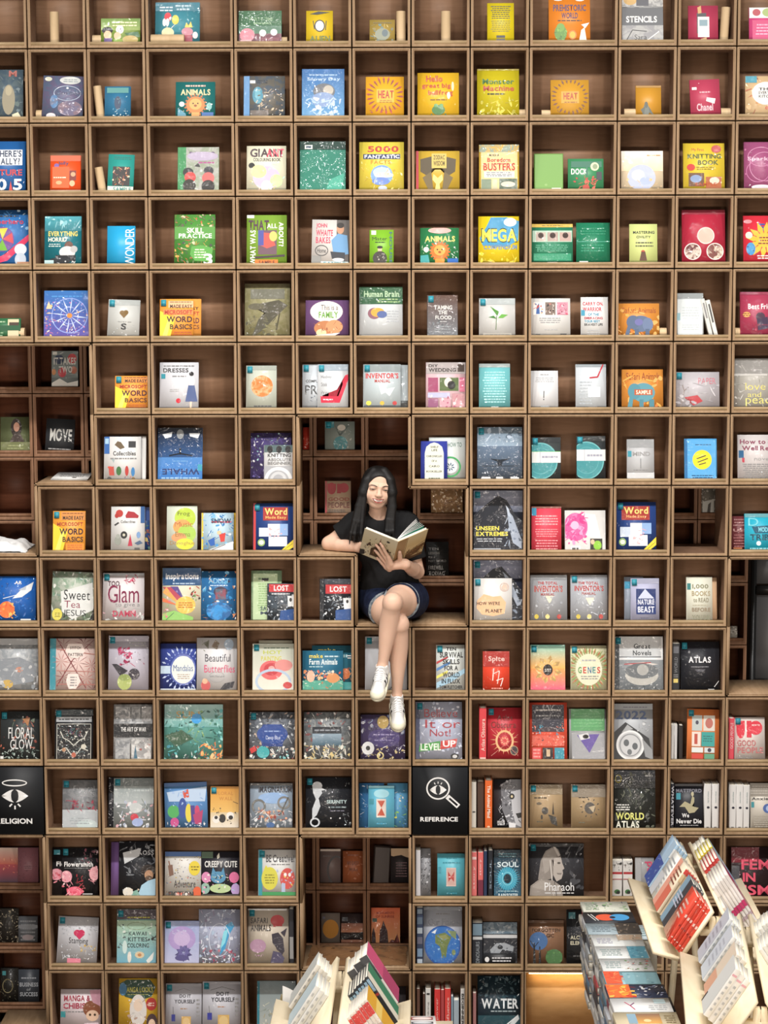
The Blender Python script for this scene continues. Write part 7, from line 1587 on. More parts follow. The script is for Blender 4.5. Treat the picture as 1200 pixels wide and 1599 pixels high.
def cloth_mat(name, c1, c2, scale, rough=0.85, bump=0.3, stretch=(1, 1, 1)):
    m, nt, b = newmat(name, rough, 0.2)
    tc = nt.nodes.new('ShaderNodeTexCoord')
    mp = nt.nodes.new('ShaderNodeMapping'); mp.inputs['Scale'].default_value = stretch
    nz = nt.nodes.new('ShaderNodeTexNoise'); nz.inputs['Scale'].default_value = scale; nz.inputs['Detail'].default_value = 5
    rp = nt.nodes.new('ShaderNodeValToRGB')
    rp.color_ramp.elements[0].color, rp.color_ramp.elements[1].color = (*c1, 1), (*c2, 1)
    rp.color_ramp.elements[0].position, rp.color_ramp.elements[1].position = 0.35, 0.65
    bp = nt.nodes.new('ShaderNodeBump'); bp.inputs['Strength'].default_value = bump; bp.inputs['Distance'].default_value = 0.01
    L = nt.links.new
    L(tc.outputs['Object'], mp.inputs[0]); L(mp.outputs[0], nz.inputs['Vector']); L(nz.outputs['Fac'], rp.inputs[0])
    L(rp.outputs[0], b.inputs['Base Color']); L(nz.outputs['Fac'], bp.inputs['Height']); L(bp.outputs[0], b.inputs['Normal'])
    return m


def wloc(o):
    v = np.zeros(3)
    while o is not None:
        v += np.array(o.location)
        o = o.parent
    return v


# ------------------------------------------------------------------ the open book in her hands
BK = {}


def book_frame():
    B = at(612, 884, -0.045)
    s = at(622, 846, -0.205) - B                        # spine, foot to head
    l = at(570, 825, -0.185) - at(622, 846, -0.205)     # spine to left board edge
    r = at(669, 826, -0.150) - at(622, 846, -0.205)
    BK.update(B=B, s=s, l=l, r=r)
    def face(e):
        n = np.cross(e, s)
        n = nrm(n)
        return n if n @ (CAM - B) > 0 else -n
    BK['nl'], BK['nr'] = face(l), face(r)


def on_cover(side, u, v, off):
    e, n = (BK['l'], BK['nl']) if side == 'l' else (BK['r'], BK['nr'])
    return BK['B'] + u * e + v * BK['s'] + off * n


def build_open_book():
    B, s, l, r, nl, nr = (BK[k] for k in ('B', 's', 'l', 'r', 'nl', 'nr'))
    root = empty('open_book', tuple(B))
    tag(root, 'open book with a sepia building cover held by the seated woman', 'book')
    org = np.array(B)

    def slab(mb, o, e, s_, n, th, c, c2=None):
        V = np.array([o, o + e, o + e + s_, o + s_, o + n * th, o + e + n * th, o + e + s_ + n * th, o + s_ + n * th]) - org
        mb.quads(V, [[0, 1, 2, 3], [7, 6, 5, 4], [0, 4, 5, 1], [1, 5, 6, 2], [2, 6, 7, 3], [3, 7, 4, 0]], c, c2)

    def print_on(mb, e, n, spec, mirror):
        pm = MB(); art(pm, spec, 1, 1, y=0)
        for Vc, T, cc, c2 in zip(pm.v, pm.f, pm.c, pm.c2):
            u = (1 - Vc[:, 0:1]) if mirror else Vc[:, 0:1]
            P = B - org + u * e + Vc[:, 2:3] * s + n * (0.0006 - Vc[:, 1:2] * 0.6)
            mb.tris(P, T - T.min(), cc, c2)
    tan, sand = rgb('d6cdb4'), rgb('d9c498')
    mb = MB()
    slab(mb, B, l, s, -nl, 0.002, tan)
    slab(mb, B, r, s, -nr, 0.002, sand)
    print_on(mb, l, nl, 'r 0 0 1 1 cfc6aa;G 0 0 1 .5 d4ccb2 c8bd9a;s .1 .5 1 .95 50 .05 5a4230/3a2a1e/8a6a48/c9b48a;p 4a3422 .3 .62 .44 .5 .5 .3 .56 .5 .7 .62 .7 .9 .3 .9;p 6a4a30 .5 .3 .52 .12 .54 .3;p 8a6a48 .38 .62 .62 .62 .62 .8 .38 .8;o .5 .7 .1 .12 .03 2f2218;s .2 .2 .8 .55 14 .035 4a3826/6a5038;p 4a3424 .16 .55 .24 .4 .3 .55;p 4a3424 .7 .55 .78 .42 .84 .55;e .74 .16 .05 .035 222;e .04 .9 .12 .1 1a1a1c;e .1 .82 .05 .04 222', True)
    print_on(mb, r, nr, 'r 0 0 .32 1 a8885f;r .32 0 1 1 d4bc8c;L 5a4228 .015 .34 0 .34 1;G .35 0 1 .45 dccba2 cfb480;p 6a4a2c .4 .75 .62 .62 .98 .5 1 .62 .8 .85 .4 .95;s .4 .55 1 .95 26 .06 7a5a38/4a3420/a8834f;L 4a3420 .02 .4 .7 1 .42;L 4a3420 .02 .4 .88 1 .7;r .35 .9 1 1 5a4028', False)
    mb.build('cover', M['ink'], root)
    # page blocks inside
    pb = MB()
    for e, n in ((l, nl), (r, nr)):
        slab(pb, B + 0.02 * e + 0.015 * s - n * 0.0022, e * 0.955, s * 0.97, -n, 0.011, rgb('e8e4d8'))
    pb.build('page_block', M['ink'], root)
    # loose leaves fanned up from the right half
    def leaf(name, ang, ln, col, bend):
        m2 = MB()
        e, n = r * ln, -nr
        L = np.linalg.norm(e)
        V, Q = [], []
        N = 8
        for i in range(N + 1):
            t = i / N
            a = math.radians(ang) * (0.35 + 0.65 * t)
            off = n * (0.013 + L * t * math.sin(a)) + e * (t * math.cos(a)) + n * bend * math.sin(math.pi * t)
            q = B + 0.02 * s + off - org
            V += [q, q + s * 0.965]
            if i:
                Q.append([2 * i - 2, 2 * i, 2 * i + 1, 2 * i - 1])
        V2 = [v - nr * 0.0012 for v in V]
        m2.quads(V, Q, rgb(col))
        m2.quads(V2, [q[::-1] for q in Q], rgb(col))
        M2 = len(V)
        rim = [[0, 1, 1 + M2, M2], [M2 - 2, 2 * M2 - 2, 2 * M2 - 1, M2 - 1]] + [[2 * i + 1, 2 * i + 3, 2 * i + 3 + M2, 2 * i + 1 + M2] for i in range(N)] + \
            [[2 * i, 2 * i + M2, 2 * i + 2 + M2, 2 * i + 2] for i in range(N)]
        m2.quads(np.array(V + V2), rim, rgb('e8e8e4'))
        o = m2.build(name, M['ink'], root, smooth=False)
        return o
    for k in range(4):
        leaf('page', 5 + 3.2 * k, 0.965 - 0.012 * k, '117c68', 0.004 + 0.001 * k)['label'] = 'green page'
    for k in range(3):
        leaf('page', 18 + 2.8 * k, 0.90 + 0.02 * k, 'e6e6e4', 0.010 + 0.002 * k)['label'] = 'white page'


# ------------------------------------------------------------------ the woman
def build_person():
    book_frame()
    seat = JZ(9) + WALL + GAP
    ledge = JZ(8) + WALL + GAP
    root = empty('person', tuple(at(612, 955, 0.17)[:2]) + (seat,))
    tag(root, 'smiling person in black shirt and denim shorts sitting in the niche with an open book', 'person')

    # joints -------------------------------------------------------
    pelvis = at(612, 938, 0.17); pelvis[2] = seat + 0.105
    hipR, hipL = at(590, 940, 0.15), at(640, 938, 0.15)
    for h_ in (hipR, hipL):
        h_[2] = seat + 0.092
    kneeL = at(613, 941, -0.235)          # her left leg crosses on top
    kneeR = at(624, 974, -0.175)
    ankL = at(597, 1044, -0.20)
    ankR = at(620, 1090, -0.13)
    waist = at(607, 900, 0.165)
    chest = at(600, 848, 0.125)
    nbase = at(594, 812, 0.105)
    shR, shL = at(556, 820, 0.115), at(634, 820, 0.12)
    elR = at(514, 852, 0.115); elR[2] = ledge + 0.0335
    wrR = at(561, 855, 0.02); wrR[2] = ledge + 0.027
    elL = at(652, 893, 0.10)
    wrL = at(633, 881, -0.085)

    # head frame ---------------------------------------------------
    S, XS = 0.815, 1.15
    yaw, tilt, nod = math.radians(8), math.radians(6), math.radians(7)
    Rm = np.array(Matrix.Rotation(tilt, 3, 'Y') @ Matrix.Rotation(yaw, 3, 'Z') @ Matrix.Rotation(nod, 3, 'X'))
    rx, fw, up = Rm @ np.array([1, 0, 0.0]), Rm @ np.array([0, -1.0, 0]), Rm @ np.array([0, 0, 1.0])
    eyes = at(592.6, 764.5, -0.005)
    HC = eyes - fw * 0.078 * S - up * 0.006 * S
    HR = np.stack([rx, fw, up], 1)

    def hp(x, f, u):
        return HC + (rx * x * XS + fw * f + up * u) * S

    def hell(x, f, u, a, b, c):
        return ell(hp(x, f, u), np.array([a * XS, b, c]) * S, HR)

    b = SDF()
    # torso
    b.add(ell(pelvis, (0.150, 0.105, 0.095)), 0.02)
    b.add(cap(pelvis + (0, 0, 0.03), waist, 0.105, 0.095), 0.03)
    b.add(ell(waist, (0.118, 0.085, 0.10)), 0.03)
    b.add(ell(chest, (0.132, 0.088, 0.13)), 0.04)
    for sg in (-1, 1):
        b.add(ell(chest + np.array([sg * 0.058, -0.068, -0.012]), (0.052, 0.042, 0.05)), 0.03)
    b.add(cap(shR, shL, 0.050, 0.050), 0.04)
    b.add(cap(nbase + (0, 0.018, -0.02), hp(0, -0.030, -0.070), 0.042, 0.038), 0.014)
    b.add(cap(shR, nbase + (-0.02, 0.02, 0.012), 0.040, 0.034), 0.03)
    b.add(cap(shL, nbase + (0.02, 0.02, 0.012), 0.040, 0.034), 0.03)
    # head
    b.add(hell(0, -0.018, 0.034, .073, .088, .080), 0.02)
    b.add(hell(0, 0.018, -0.030, .0665, .066, .078), 0.025)
    b.add(hell(0, 0.047, -0.092, .027, .026, .020), 0.028)
    for sg in (-1, 1):
        b.add(hell(sg * .040, .041, -.031, .029, .028, .025), 0.022)       # cheeks lifted by the smile
        b.add(hell(sg * .050, .0, -.062, .016, .030, .030), 0.02)         # jaw angle
        b.sub(hell(sg * .031, .094, .010, .019, .018, .011), 0.012)       # eye hollows
        b.add(hell(sg * .031, .067, .006, .0155, .014, .0115), 0.005)     # lids over the eyeball
        b.add(hell(sg * .010, .090, -.028, .0085, .010, .0075), 0.006)    # nostril wings
        b.add(cap(hp(sg * .012, .080, .024), hp(sg * .045, .062, .026), .008, .006), 0.012)   # brows
        b.add(hell(sg * .073, -.012, -.006, .010, .020, .030), 0.006)     # ears
    b.add(cap(hp(0, .076, .012), hp(0, .095, -.022), .0075, .0105), 0.010)
    b.add(hell(0, .074, -.056, .030, .014, .015), 0.012)                  # mouth mound
    b.add(cap(hp(-.022, .074, -.047), hp(0, .088, -.052), .0045, .0055), 0.004)
    b.add(cap(hp(.022, .074, -.047), hp(0, .088, -.052), .0045, .0055), 0.004)
    b.add(cap(hp(-.015, .080, -.066), hp(.015, .080, -.066), .0055), 0.005)
    b.sub(hell(0, .096, -.0585, .024, .014, .0052), 0.003)                # open smile
    headsdf_ops = list(b.ops)
    # arms
    b.add(cap(shR, elR, 0.042, 0.032), 0.03)
    b.add(cap(elR, elR + 0.35 * (wrR - elR), 0.032, 0.0335), 0.014)
    b.add(cap(elR + 0.35 * (wrR - elR), wrR, 0.0335, 0.0215), 0.004)
    b.add(cap(shL, elL, 0.043, 0.033), 0.008)
    b.add(cap(elL, elL + 0.35 * (wrL - elL), 0.033, 0.034), 0.006)
    b.add(cap(elL + 0.35 * (wrL - elL), wrL, 0.034, 0.0225), 0.004)
    # her left hand: palm under the spine, four fingers over the left board, thumb on the right board
    palm = on_cover('l', 0.02, 0.16, 0.026)
    pd = nrm(palm - wrL)
    b.add(cap(wrL, palm, 0.0215, 0.018), 0.012)
    ups = nrm(BK['s'])
    kn = [on_cover('l', 0.13, v, 0.020) for v in (0.43, 0.29, 0.15, 0.01)]
    for k_, q in enumerate(kn):
        b.add(cap(palm + ups * (0.022 - 0.015 * k_), q, 0.0145, 0.0105), 0.009)
    tips = [(0.46, 0.74, 0.44, 0.55), (0.57, 0.62, 0.32, 0.44), (0.56, 0.40, 0.18, 0.26), (0.45, 0.15, 0.03, 0.08)]
    nails = []
    for q, (u, v, vm1, vm2) in zip(kn, tips):
        m1 = on_cover('l', 0.13 + (u - 0.13) * 0.45, v * 0.45 + vm1 * 0.55, 0.0165)
        m2 = on_cover('l', 0.13 + (u - 0.13) * 0.75, v * 0.72 + vm2 * 0.28, 0.0125)
        tp = on_cover('l', u, v, 0.0088)
        b.add(cap(q, m1, 0.0092, 0.0080), 0.003)
        b.add(cap(m1, m2, 0.0084, 0.0074), 0.0015)
        b.add(cap(m2, tp, 0.0075, 0.0062), 0.0015)
        nails.append((m2, tp))
    th0 = palm + nrm(BK['r']) * 0.012 - ups * 0.006
    th1 = on_cover('r', 0.16, 0.26, 0.020)
    th2 = on_cover('r', 0.13, 0.46, 0.014)
    th3 = on_cover('r', 0.10, 0.60, 0.0105)
    b.add(cap(wrL, th1, 0.020, 0.0145), 0.012)
    b.add(cap(th0, th1, 0.016, 0.0135), 0.008)
    b.add(cap(th1, th2, 0.0122, 0.0105), 0.004)
    b.add(cap(th2, th3, 0.0105, 0.0085), 0.002)
    # her right hand: steadies the left board from behind
    pR = on_cover('l', 0.90, 0.20, -0.045)
    b.add(cap(wrR, pR, 0.023, 0.018), 0.012)
    for k_, (v, u) in enumerate(((0.42, 0.46), (0.32, 0.40), (0.21, 0.42), (0.10, 0.50))):
        q = on_cover('l', 0.80, v, -0.040)
        m1 = on_cover('l', 0.80 + (u - 0.80) * 0.5, v + 0.02, -0.036)
        tp = on_cover('l', u, v + 0.02, -0.026)
        b.add(cap(pR, q, 0.014, 0.0105), 0.010)
        b.add(cap(q, m1, 0.0095, 0.0085), 0.003)
        b.add(cap(m1, tp, 0.0085, 0.0070), 0.002)
    b.add(cap(pR, on_cover('l', 0.86, 0.44, -0.036), 0.013, 0.010), 0.008)
    b.add(cap(on_cover('l', 0.86, 0.44, -0.036), on_cover('l', 0.76, 0.58, -0.028), 0.0105, 0.008), 0.003)
    # legs
    midL = hipL + 0.5 * (kneeL - hipL)
    midR = hipR + 0.5 * (kneeR - hipR)
    legs = []
    for hp_, md_, kn_, an_ in ((hipL, midL, kneeL, ankL), (hipR, midR, kneeR, ankR)):
        g = SDF()
        g.add(cap(hp_, md_, 0.086, 0.076), 0.02)
        g.add(cap(md_, kn_, 0.076, 0.040), 0.012)
        ts = [0, .1, .2, .32, .45, .6, .75, .9, 1.0]
        rs = [.0405, .0415, .0438, .0445, .0412, .0345, .0278, .0238, .0235]
        ys = [0, .002, .010, .015, .014, .009, .004, .001, 0]
        tt = np.linspace(0, 1, 33)
        ker = np.array([1, 2, 3, 2, 1]) / 9
        rr = np.convolve(np.pad(np.interp(tt, ts, rs), 2, 'edge'), ker, 'valid')
        yy = np.convolve(np.pad(np.interp(tt, ts, ys), 2, 'edge'), ker, 'valid')
        for i in range(32):
            g.add(cap(kn_ + tt[i] * (an_ - kn_) + np.array([0, yy[i], 0]), kn_ + tt[i + 1] * (an_ - kn_) + np.array([0, yy[i + 1], 0]), rr[i], rr[i + 1]), 0.022 if i == 0 else 0.0012)
        g.add(ell(kn_ + np.array([0, -0.014, -0.004]), (0.029, 0.028, 0.036)), 0.022)
        legs.append(g)
    toeL = nrm(np.array([-0.040, -0.185, -0.125]))
    toeR = nrm(np.array([0.012, -0.185, -0.140]))
    for g, an_, td, k_ in ((legs[0], ankL, toeL, 0.02), (legs[1], ankR, toeR, 0.007)):
        g.add(cap(an_, an_ + td * 0.085 + np.array([0, 0, -0.022]), 0.024, 0.020), 0.02)
        b.add(grp(g), k_)
    solid = [boxp((CX[5], -0.0015, seat - 0.4), (CX[8], 0.6, seat + 0.0030)), boxp((CX[5], -0.003, seat - 0.1), (CX[6] + WALL + GAP + 0.0032, 0.6, ledge + 0.0032))]
    for q_ in solid:
        b.sub(q_, 0.004)
    body = sdf_object('body', b, 0.0032, skin_mat(), root, 2)

    # face details ---------------------------------------------------
    head = SDF(); head.ops = headsdf_ops
    fr = (HC, rx * XS, fw, up)

    def almond(cx, cz, w, h_, droop=0.0, n=14):
        pts = []
        for k in range(n):
            t = 2 * math.pi * k / n
            x = math.cos(t)
            pts.append(((cx + x * w) * S, (cz + math.sin(t) * h_ * (1 - 0.6 * x * x) - droop * x * x) * S))
        return pts
    dark = flat('lash_black', (0.012, 0.008, 0.007), 0.4)
    decal('eyebrow', head, fr, [([((x) * S, z * S) for x, z in ((-.050, .024), (-.042, .030), (-.028, .0315), (-.013, .027), (-.013, .0225), (-.028, .0265), (-.042, .0255))], 0)], dark, body)
    decal('eyebrow', head, fr, [([((-x) * S, z * S) for x, z in ((-.050, .024), (-.042, .030), (-.028, .0315), (-.013, .027), (-.013, .0225), (-.028, .0265), (-.042, .0255))], 0)], dark, body)
    white = flat('eye_white', (0.62, 0.58, 0.55), 0.25)
    for sg in (-1, 1):
        e = decal('eye', head, fr, [(almond(sg * .031, .0052, .0150, .0027, .0018), 0)], white, body)
        decal('iris', head, fr, [(almond(sg * .031, .0052, .0068, .0032), 0.0006)], dark, e)
        decal('eyelash', head, fr, [([((sg * (.031 + x)) * S, z * S) for x, z in ((-.0160, .0030), (-.008, .0084), (0, .0098), (.008, .0086), (.0180, .0024), (.008, .0056), (0, .0064), (-.008, .0054))], 0.0010)], dark, e)
    lip = flat('lip_pink', (0.42, 0.125, 0.105), 0.35)
    teeth = flat('teeth', (0.78, 0.74, 0.68), 0.25)
    tongue = flat('mouth_inside', (0.16, 0.035, 0.03), 0.4)
    decal('mouth', head, fr, [([(x * 1.14 * S, z * S) for x, z in ((-.0265, -.046), (-.014, -.0505), (0, -.0520), (.014, -.0505), (.0265, -.046), (.020, -.060), (.009, -.0675), (-.009, -.0675), (-.020, -.060))], 0.0004)], tongue, body)
    decal('teeth', head, fr, [([(x * 1.14 * S, z * S) for x, z in ((-.0215, -.0495), (-.011, -.0528), (0, -.0540), (.011, -.0528), (.0215, -.0495), (.014, -.0595), (0, -.0628), (-.014, -.0595))], 0.0016)], teeth, body)
    decal('lip', head, fr, [([(x * 1.14 * S, z * S) for x, z in ((-.0285, -.0445), (-.012, -.0468), (-.004, -.0458), (0, -.0470), (.004, -.0458), (.012, -.0468), (.0285, -.0445), (.012, -.0515), (0, -.0535), (-.012, -.0515))], 0.0022)], lip, body)
    decal('lip', head, fr, [([(x * 1.14 * S, z * S) for x, z in ((-.0225, -.0555), (-.010, -.0635), (0, -.0650), (.010, -.0635), (.0225, -.0555), (.013, -.0690), (0, -.0735), (-.013, -.0690))], 0.0020)], lip, body)
    nostril = flat('nostril_shade', (0.20, 0.085, 0.06), 0.6)
    for sg in (-1, 1):
        decal('nostril', head, fr, [(almond(sg * .0065, -.0345, .0035, .0016), 0)], nostril, body)
    nm = MB()
    for m2, tp in nails:
        d_ = nrm(tp - m2); n_ = nrm(BK['nl']); s_ = np.cross(d_, n_)
        c_ = tp + n_ * 0.0066 + d_ * 0.0012
        V = [c_ + d_ * 0.0048 * math.cos(t) + s_ * 0.0040 * math.sin(t) - n_ * 0.0012 * math.sin(t) ** 2 for t in np.linspace(0, 2 * math.pi, 12)[:-1]]
        nm = MB()
        nm.tris(np.array([c_ + n_ * 0.0006] + V) - np.array(root.location), [[0, 1 + k, 1 + (k + 1) % 11] for k in range(11)])
        nm.build('fingernail', flat('nail', (0.62, 0.36, 0.30), 0.25), body, smooth=True)

    # hair -------------------------------------------------------------
    hsd = SDF()
    hsd.add(hell(0, -0.020, 0.034, .0790, .096, .087), 0.01)
    hsd.add(hell(0, -0.055, -0.03, .074, .062, .10), 0.03)
    hsd.sub(hell(0.003, .094, -.012, .0700, .070, .104), 0.008)
    hsd.add(hell(0, -0.07, -0.11, .078, .045, .10), 0.03)
    rnd = random.Random(4)
    # side curtains of straight hair
    for sg, path in ((-1, [(584, 735, .045), (573.5, 749, .030), (568, 768, .016), (563.5, 790, .012), (560, 813, .0), (557, 832, -.012), (556.5, 846, -.016)]),
                     (1, [(600, 735, .045), (609, 749, .030), (613, 768, .016), (613.5, 790, .012), (611, 812, .0), (610.5, 829, -.014), (610.5, 842, -.018)])):
        P = [at(*q) for q in path]
        for j in range(11):
            o1 = (j - 5) / 5.0 if sg < 0 else (j - 6.5) / 6.0
            dx = (0.014 + (0.020 if sg < 0 else 0.010) * rnd.random()) * sg * o1
            dy = rnd.uniform(-0.008, 0.028)
            prev = None
            for i, p in enumerate(P):
                f = i / (len(P) - 1)
                q = p + np.array([dx * (0.05 + 1.35 * f ** 1.3), dy * (0.3 + f), -rnd.uniform(0, 0.006) * (1 + 2 * (i == len(P) - 1))])
                r_ = 0.0050 + 0.0085 * math.sin(math.pi * min(1, 0.12 + f * 0.93)) ** 0.7 - 0.003 * (f > 0.97)
                if prev is not None:
                    hsd.add(cap(prev[0], q, prev[1], r_), 0.016 if i < 3 else 0.006)
                prev = (q, r_)
    hair_m = cloth_mat('black_hair', (0.003, 0.0027, 0.0027), (0.0075, 0.0065, 0.0065), 60, 0.5, 0.14, (6, 6, 0.5))
    hair_m.node_tree.nodes['Principled BSDF'].inputs['Specular IOR Level'].default_value = 0.28
    sdf_object('hair', hsd, 0.0030, hair_m, body, 1)

    # T-shirt -----------------------------------------------------------
    t = SDF()
    e = 0.010
    t.add(cap(pelvis + np.array([0, 0.0, 0.02]), waist, 0.115 + e, 0.103 + e), 0.03)
    t.add(ell(pelvis + np.array([0, -0.01, 0.03]), (0.150, 0.108, 0.075)), 0.03)
    t.add(ell(waist, (0.134, 0.104, 0.112)), 0.03)
    t.add(ell(chest, (0.142, 0.100, 0.138)), 0.04)
    for sg in (-1, 1):
        t.add(ell(chest + np.array([sg * 0.058, -0.070, -0.012]), (0.057, 0.047, 0.056)), 0.035)
    t.add(cap(shR, shL, 0.062, 0.062), 0.04)
    t.add(cap(shR, nbase + (-0.025, 0.02, 0.006), 0.050, 0.042), 0.03)
    t.add(cap(shL, nbase + (0.025, 0.02, 0.006), 0.050, 0.042), 0.03)
    slR, slL = shR + 0.60 * (elR - shR), shL + 0.74 * (elL - shL)
    for sh_, el_, sl_ in ((shR, elR, slR), (shL, elL, slL)):
        g = SDF()
        g.add(cap(sh_, sl_ + 0.2 * (el_ - sh_), 0.060, 0.058), 0.03)
        g.cut(sl_, el_ - sh_)
        t.add(grp(g), 0.02)
    t.sub(cap(nbase + (0.002, 0.0, 0.022), hp(0, 0, -0.06), 0.049, 0.058), 0.006)
    # soft folds
    for (a_, b2, r_) in ((at(577, 868, .03), at(592, 905, .07), .007), (at(640, 858, .05), at(630, 900, .08), .007), (at(548, 815, .055), at(534, 832, .06), .007)):
        t.add(cap(a_, b2, r_, r_ * 0.6), 0.03)
    for q_ in solid:
        t.sub(q_, 0.003)
    sdf_object('t_shirt', t, 0.0036, cloth_mat('black_jersey', (0.0075, 0.0075, 0.008), (0.013, 0.013, 0.014), 9, 0.9, 0.5), body, 2)

    # denim shorts --------------------------------------------------------
    d = SDF()
    hemL, hemR = hipL + 0.50 * (kneeL - hipL), hipR + 0.42 * (kneeR - hipR)
    d.add(ell(pelvis, (0.158, 0.112, 0.100)), 0.02)
    d.add(cap(hipL, hipL + 0.62 * (kneeL - hipL), 0.093, 0.083), 0.02)
    d.add(cap(hipR, hipR + 0.56 * (kneeR - hipR), 0.093, 0.083), 0.02)
    d.cut(hemL, kneeL - hipL, near=hemL + 0.3 * (kneeL - hipL), rad=0.13)
    d.cut(hemR, kneeR - hipR, near=hemR + 0.3 * (kneeR - hipR), rad=0.13)
    d.cut((0, 0, seat + 0.001), (0, 0, -1))
    denim = cloth_mat('dark_denim', (0.005, 0.009, 0.028), (0.013, 0.021, 0.054), 30, 0.85, 0.5)
    for q_ in solid:
        d.sub(q_, 0.003)
    sh = sdf_object('shorts', d, 0.0036, denim, body, 2)
    hem = cloth_mat('frayed_hem', (0.09, 0.12, 0.15), (0.30, 0.33, 0.35), 60, 0.9, 0.5)
    for hm, hip, kn_ in ((hemL, hipL, kneeL), (hemR, hipR, kneeR)):
        q = SDF()
        ax = kn_ - hip
        q.add(cap(hip, hip + 0.62 * ax, 0.0948, 0.0848), 0.01)
        q.cut(hm + nrm(ax) * 0.004, ax)
        q.cut(hm - nrm(ax) * 0.010, -ax)
        q.cut((0, 0, seat + 0.0012), (0, 0, -1))
        for q_ in solid:
            q.sub(q_, 0.003)
        ho = sdf_object('hem', q, 0.0030, hem, sh, 1)
        ho['label'] = 'pale frayed hem'

    # sneakers --------------------------------------------------------------
    leather = flat('white_leather', (0.72, 0.72, 0.70), 0.45)
    lace_m = flat('lace_cotton', (0.80, 0.80, 0.80), 0.8)
    rubber = flat('cream_rubber', (0.66, 0.63, 0.49), 0.5)
    stripe = flat('black_stripe', (0.012, 0.012, 0.014), 0.5)
    for an_, td, side in ((ankL, toeL, 'left'), (ankR, toeR, 'right')):
        fwd = td
        upv = nrm(np.array([0, 0, 1.0]) - fwd * fwd[2])
        sd = np.cross(fwd, upv)
        K = 0.80
        o = an_ - upv * 0.060 * K - fwd * 0.036 * K          # heel bottom centre
        Rf = np.stack([fwd, sd, upv], 1)

        def fp(f, s_, u):
            return o + (fwd * f + sd * s_ + upv * u) * K

        def cp(a_, b_, r0, r1=None):
            return cap(a_, b_, r0 * K, None if r1 is None else r1 * K)

        def el(c_, r_):
            return ell(c_, np.array(r_) * K, Rf)
        q = SDF()
        q.add(cp(fp(.035, 0, .036), fp(.105, 0, .034), .036, .039), 0.012)
        q.add(cp(fp(.105, 0, .034), fp(.188, 0, .026), .039, .034), 0.012)
        q.add(el(fp(.200, 0, .024), (.042, .041, .026)), 0.012)
        q.add(cp(fp(.035, 0, .050), fp(.036, 0, .074), .037, .037), 0.014)      # collar
        q.add(cp(fp(.085, 0, .062), fp(.068, 0, .090), .026, .022), 0.010)      # tongue
        q.add(cp(fp(.075, 0, .066), fp(.150, 0, .052), .024, .020), 0.012)      # lace bed
        q.sub(cp(fp(.032, 0, .072), fp(.030, 0, .13), .030, .034), 0.004)
        q.cut(fp(0, 0, 0.006), -upv)
        shoe = sdf_object('sneaker', q, 0.0030, leather, body, 1)
        shoe['label'] = 'white sneaker with black stripes'
        so = SDF()                                                              # cup sole
        so.add(el(fp(.055, 0, .010), (.064, .039, .022)), 0.02)
        so.add(el(fp(.165, 0, .010), (.083, .0425, .022)), 0.03)
        so.add(cp(fp(.05, 0, .010), fp(.195, 0, .010), .037, .0405), 0.02)
        so.cut(fp(0, 0, .017), upv)
        so.cut(fp(0, 0, -.008), -upv)
        sdf_object('sole', so, 0.0030, rubber, shoe, 1)
        tc_ = SDF()                                                             # shell toe
        tc_.add(el(fp(.196, 0, .022), (.051, .0445, .030)), 0.004)
        tc_.cut(fp(.172, 0, 0), -fwd)
        tc_.cut(fp(0, 0, .010), -upv)
        sdf_object('toe_cap', tc_, 0.0028, rubber, shoe, 1)['label'] = 'cream rubber shell toe'
        for sg in (-1, 1):                                                      # three slanted stripes each side
            for k in range(3):
                f0 = .078 + k * .026
                frs = (fp(0, 0, 0), fwd, sd * sg, upv)
                decal('stripe', q, frs, [([(f0 * K, .020 * K), ((f0 + .014) * K, .020 * K), ((f0 + .004) * K, .058 * K), ((f0 - .010) * K, .058 * K)], 0.0)], stripe, shoe, 0.0012, 0.09)
        lm = MB()
        for k in range(7):                                                      # laces across the lace bed
            f_ = .074 + k * .0125
            a = march(q, np.array([fp(f_, sx * .019, .13) for sx in (-1, -.33, .33, 1)]), -upv) + upv * 0.0025
            tube(lm, [tuple(x - np.array(root.location)) for x in a], 0.0032, 7)
            if k < 6:
                c_ = march(q, np.array([fp(f_, -.017, .13), fp(f_ + .006, 0, .13), fp(f_ + .0125, .017, .13)]), -upv) + upv * 0.0035
                tube(lm, [tuple(x - np.array(root.location)) for x in c_], 0.0030, 7)
        for sx in (-1, 1):                                                      # bow loops
            pts = [fp(.072, sx * (.004 + .026 * math.sin(t_)), .088 + .010 * math.cos(t_) - .016 * math.sin(t_)) for t_ in np.linspace(0, math.pi, 8)]
            pts = [p + fwd * 0.012 for p in pts]
            tube(lm, [tuple(x - np.array(root.location)) for x in pts], 0.0028, 7)
        lm.build('laces', lace_m, shoe, smooth=True)
    build_open_book()

# ------------------------------------------------------------------ plywood stands and the book table in front
ORD = ['outermost', 'second', 'third', 'fourth', 'fifth', 'sixth', 'seventh', 'eighth']
BT, VT, FT = (0.022, 1.31), (0.142, 1.122), (0.240, 1.152)     # cross-section: back top, valley, front lip
FOLD = []                                        # books too small in view to keep apart
SG = 'books leaning in the plywood stands'


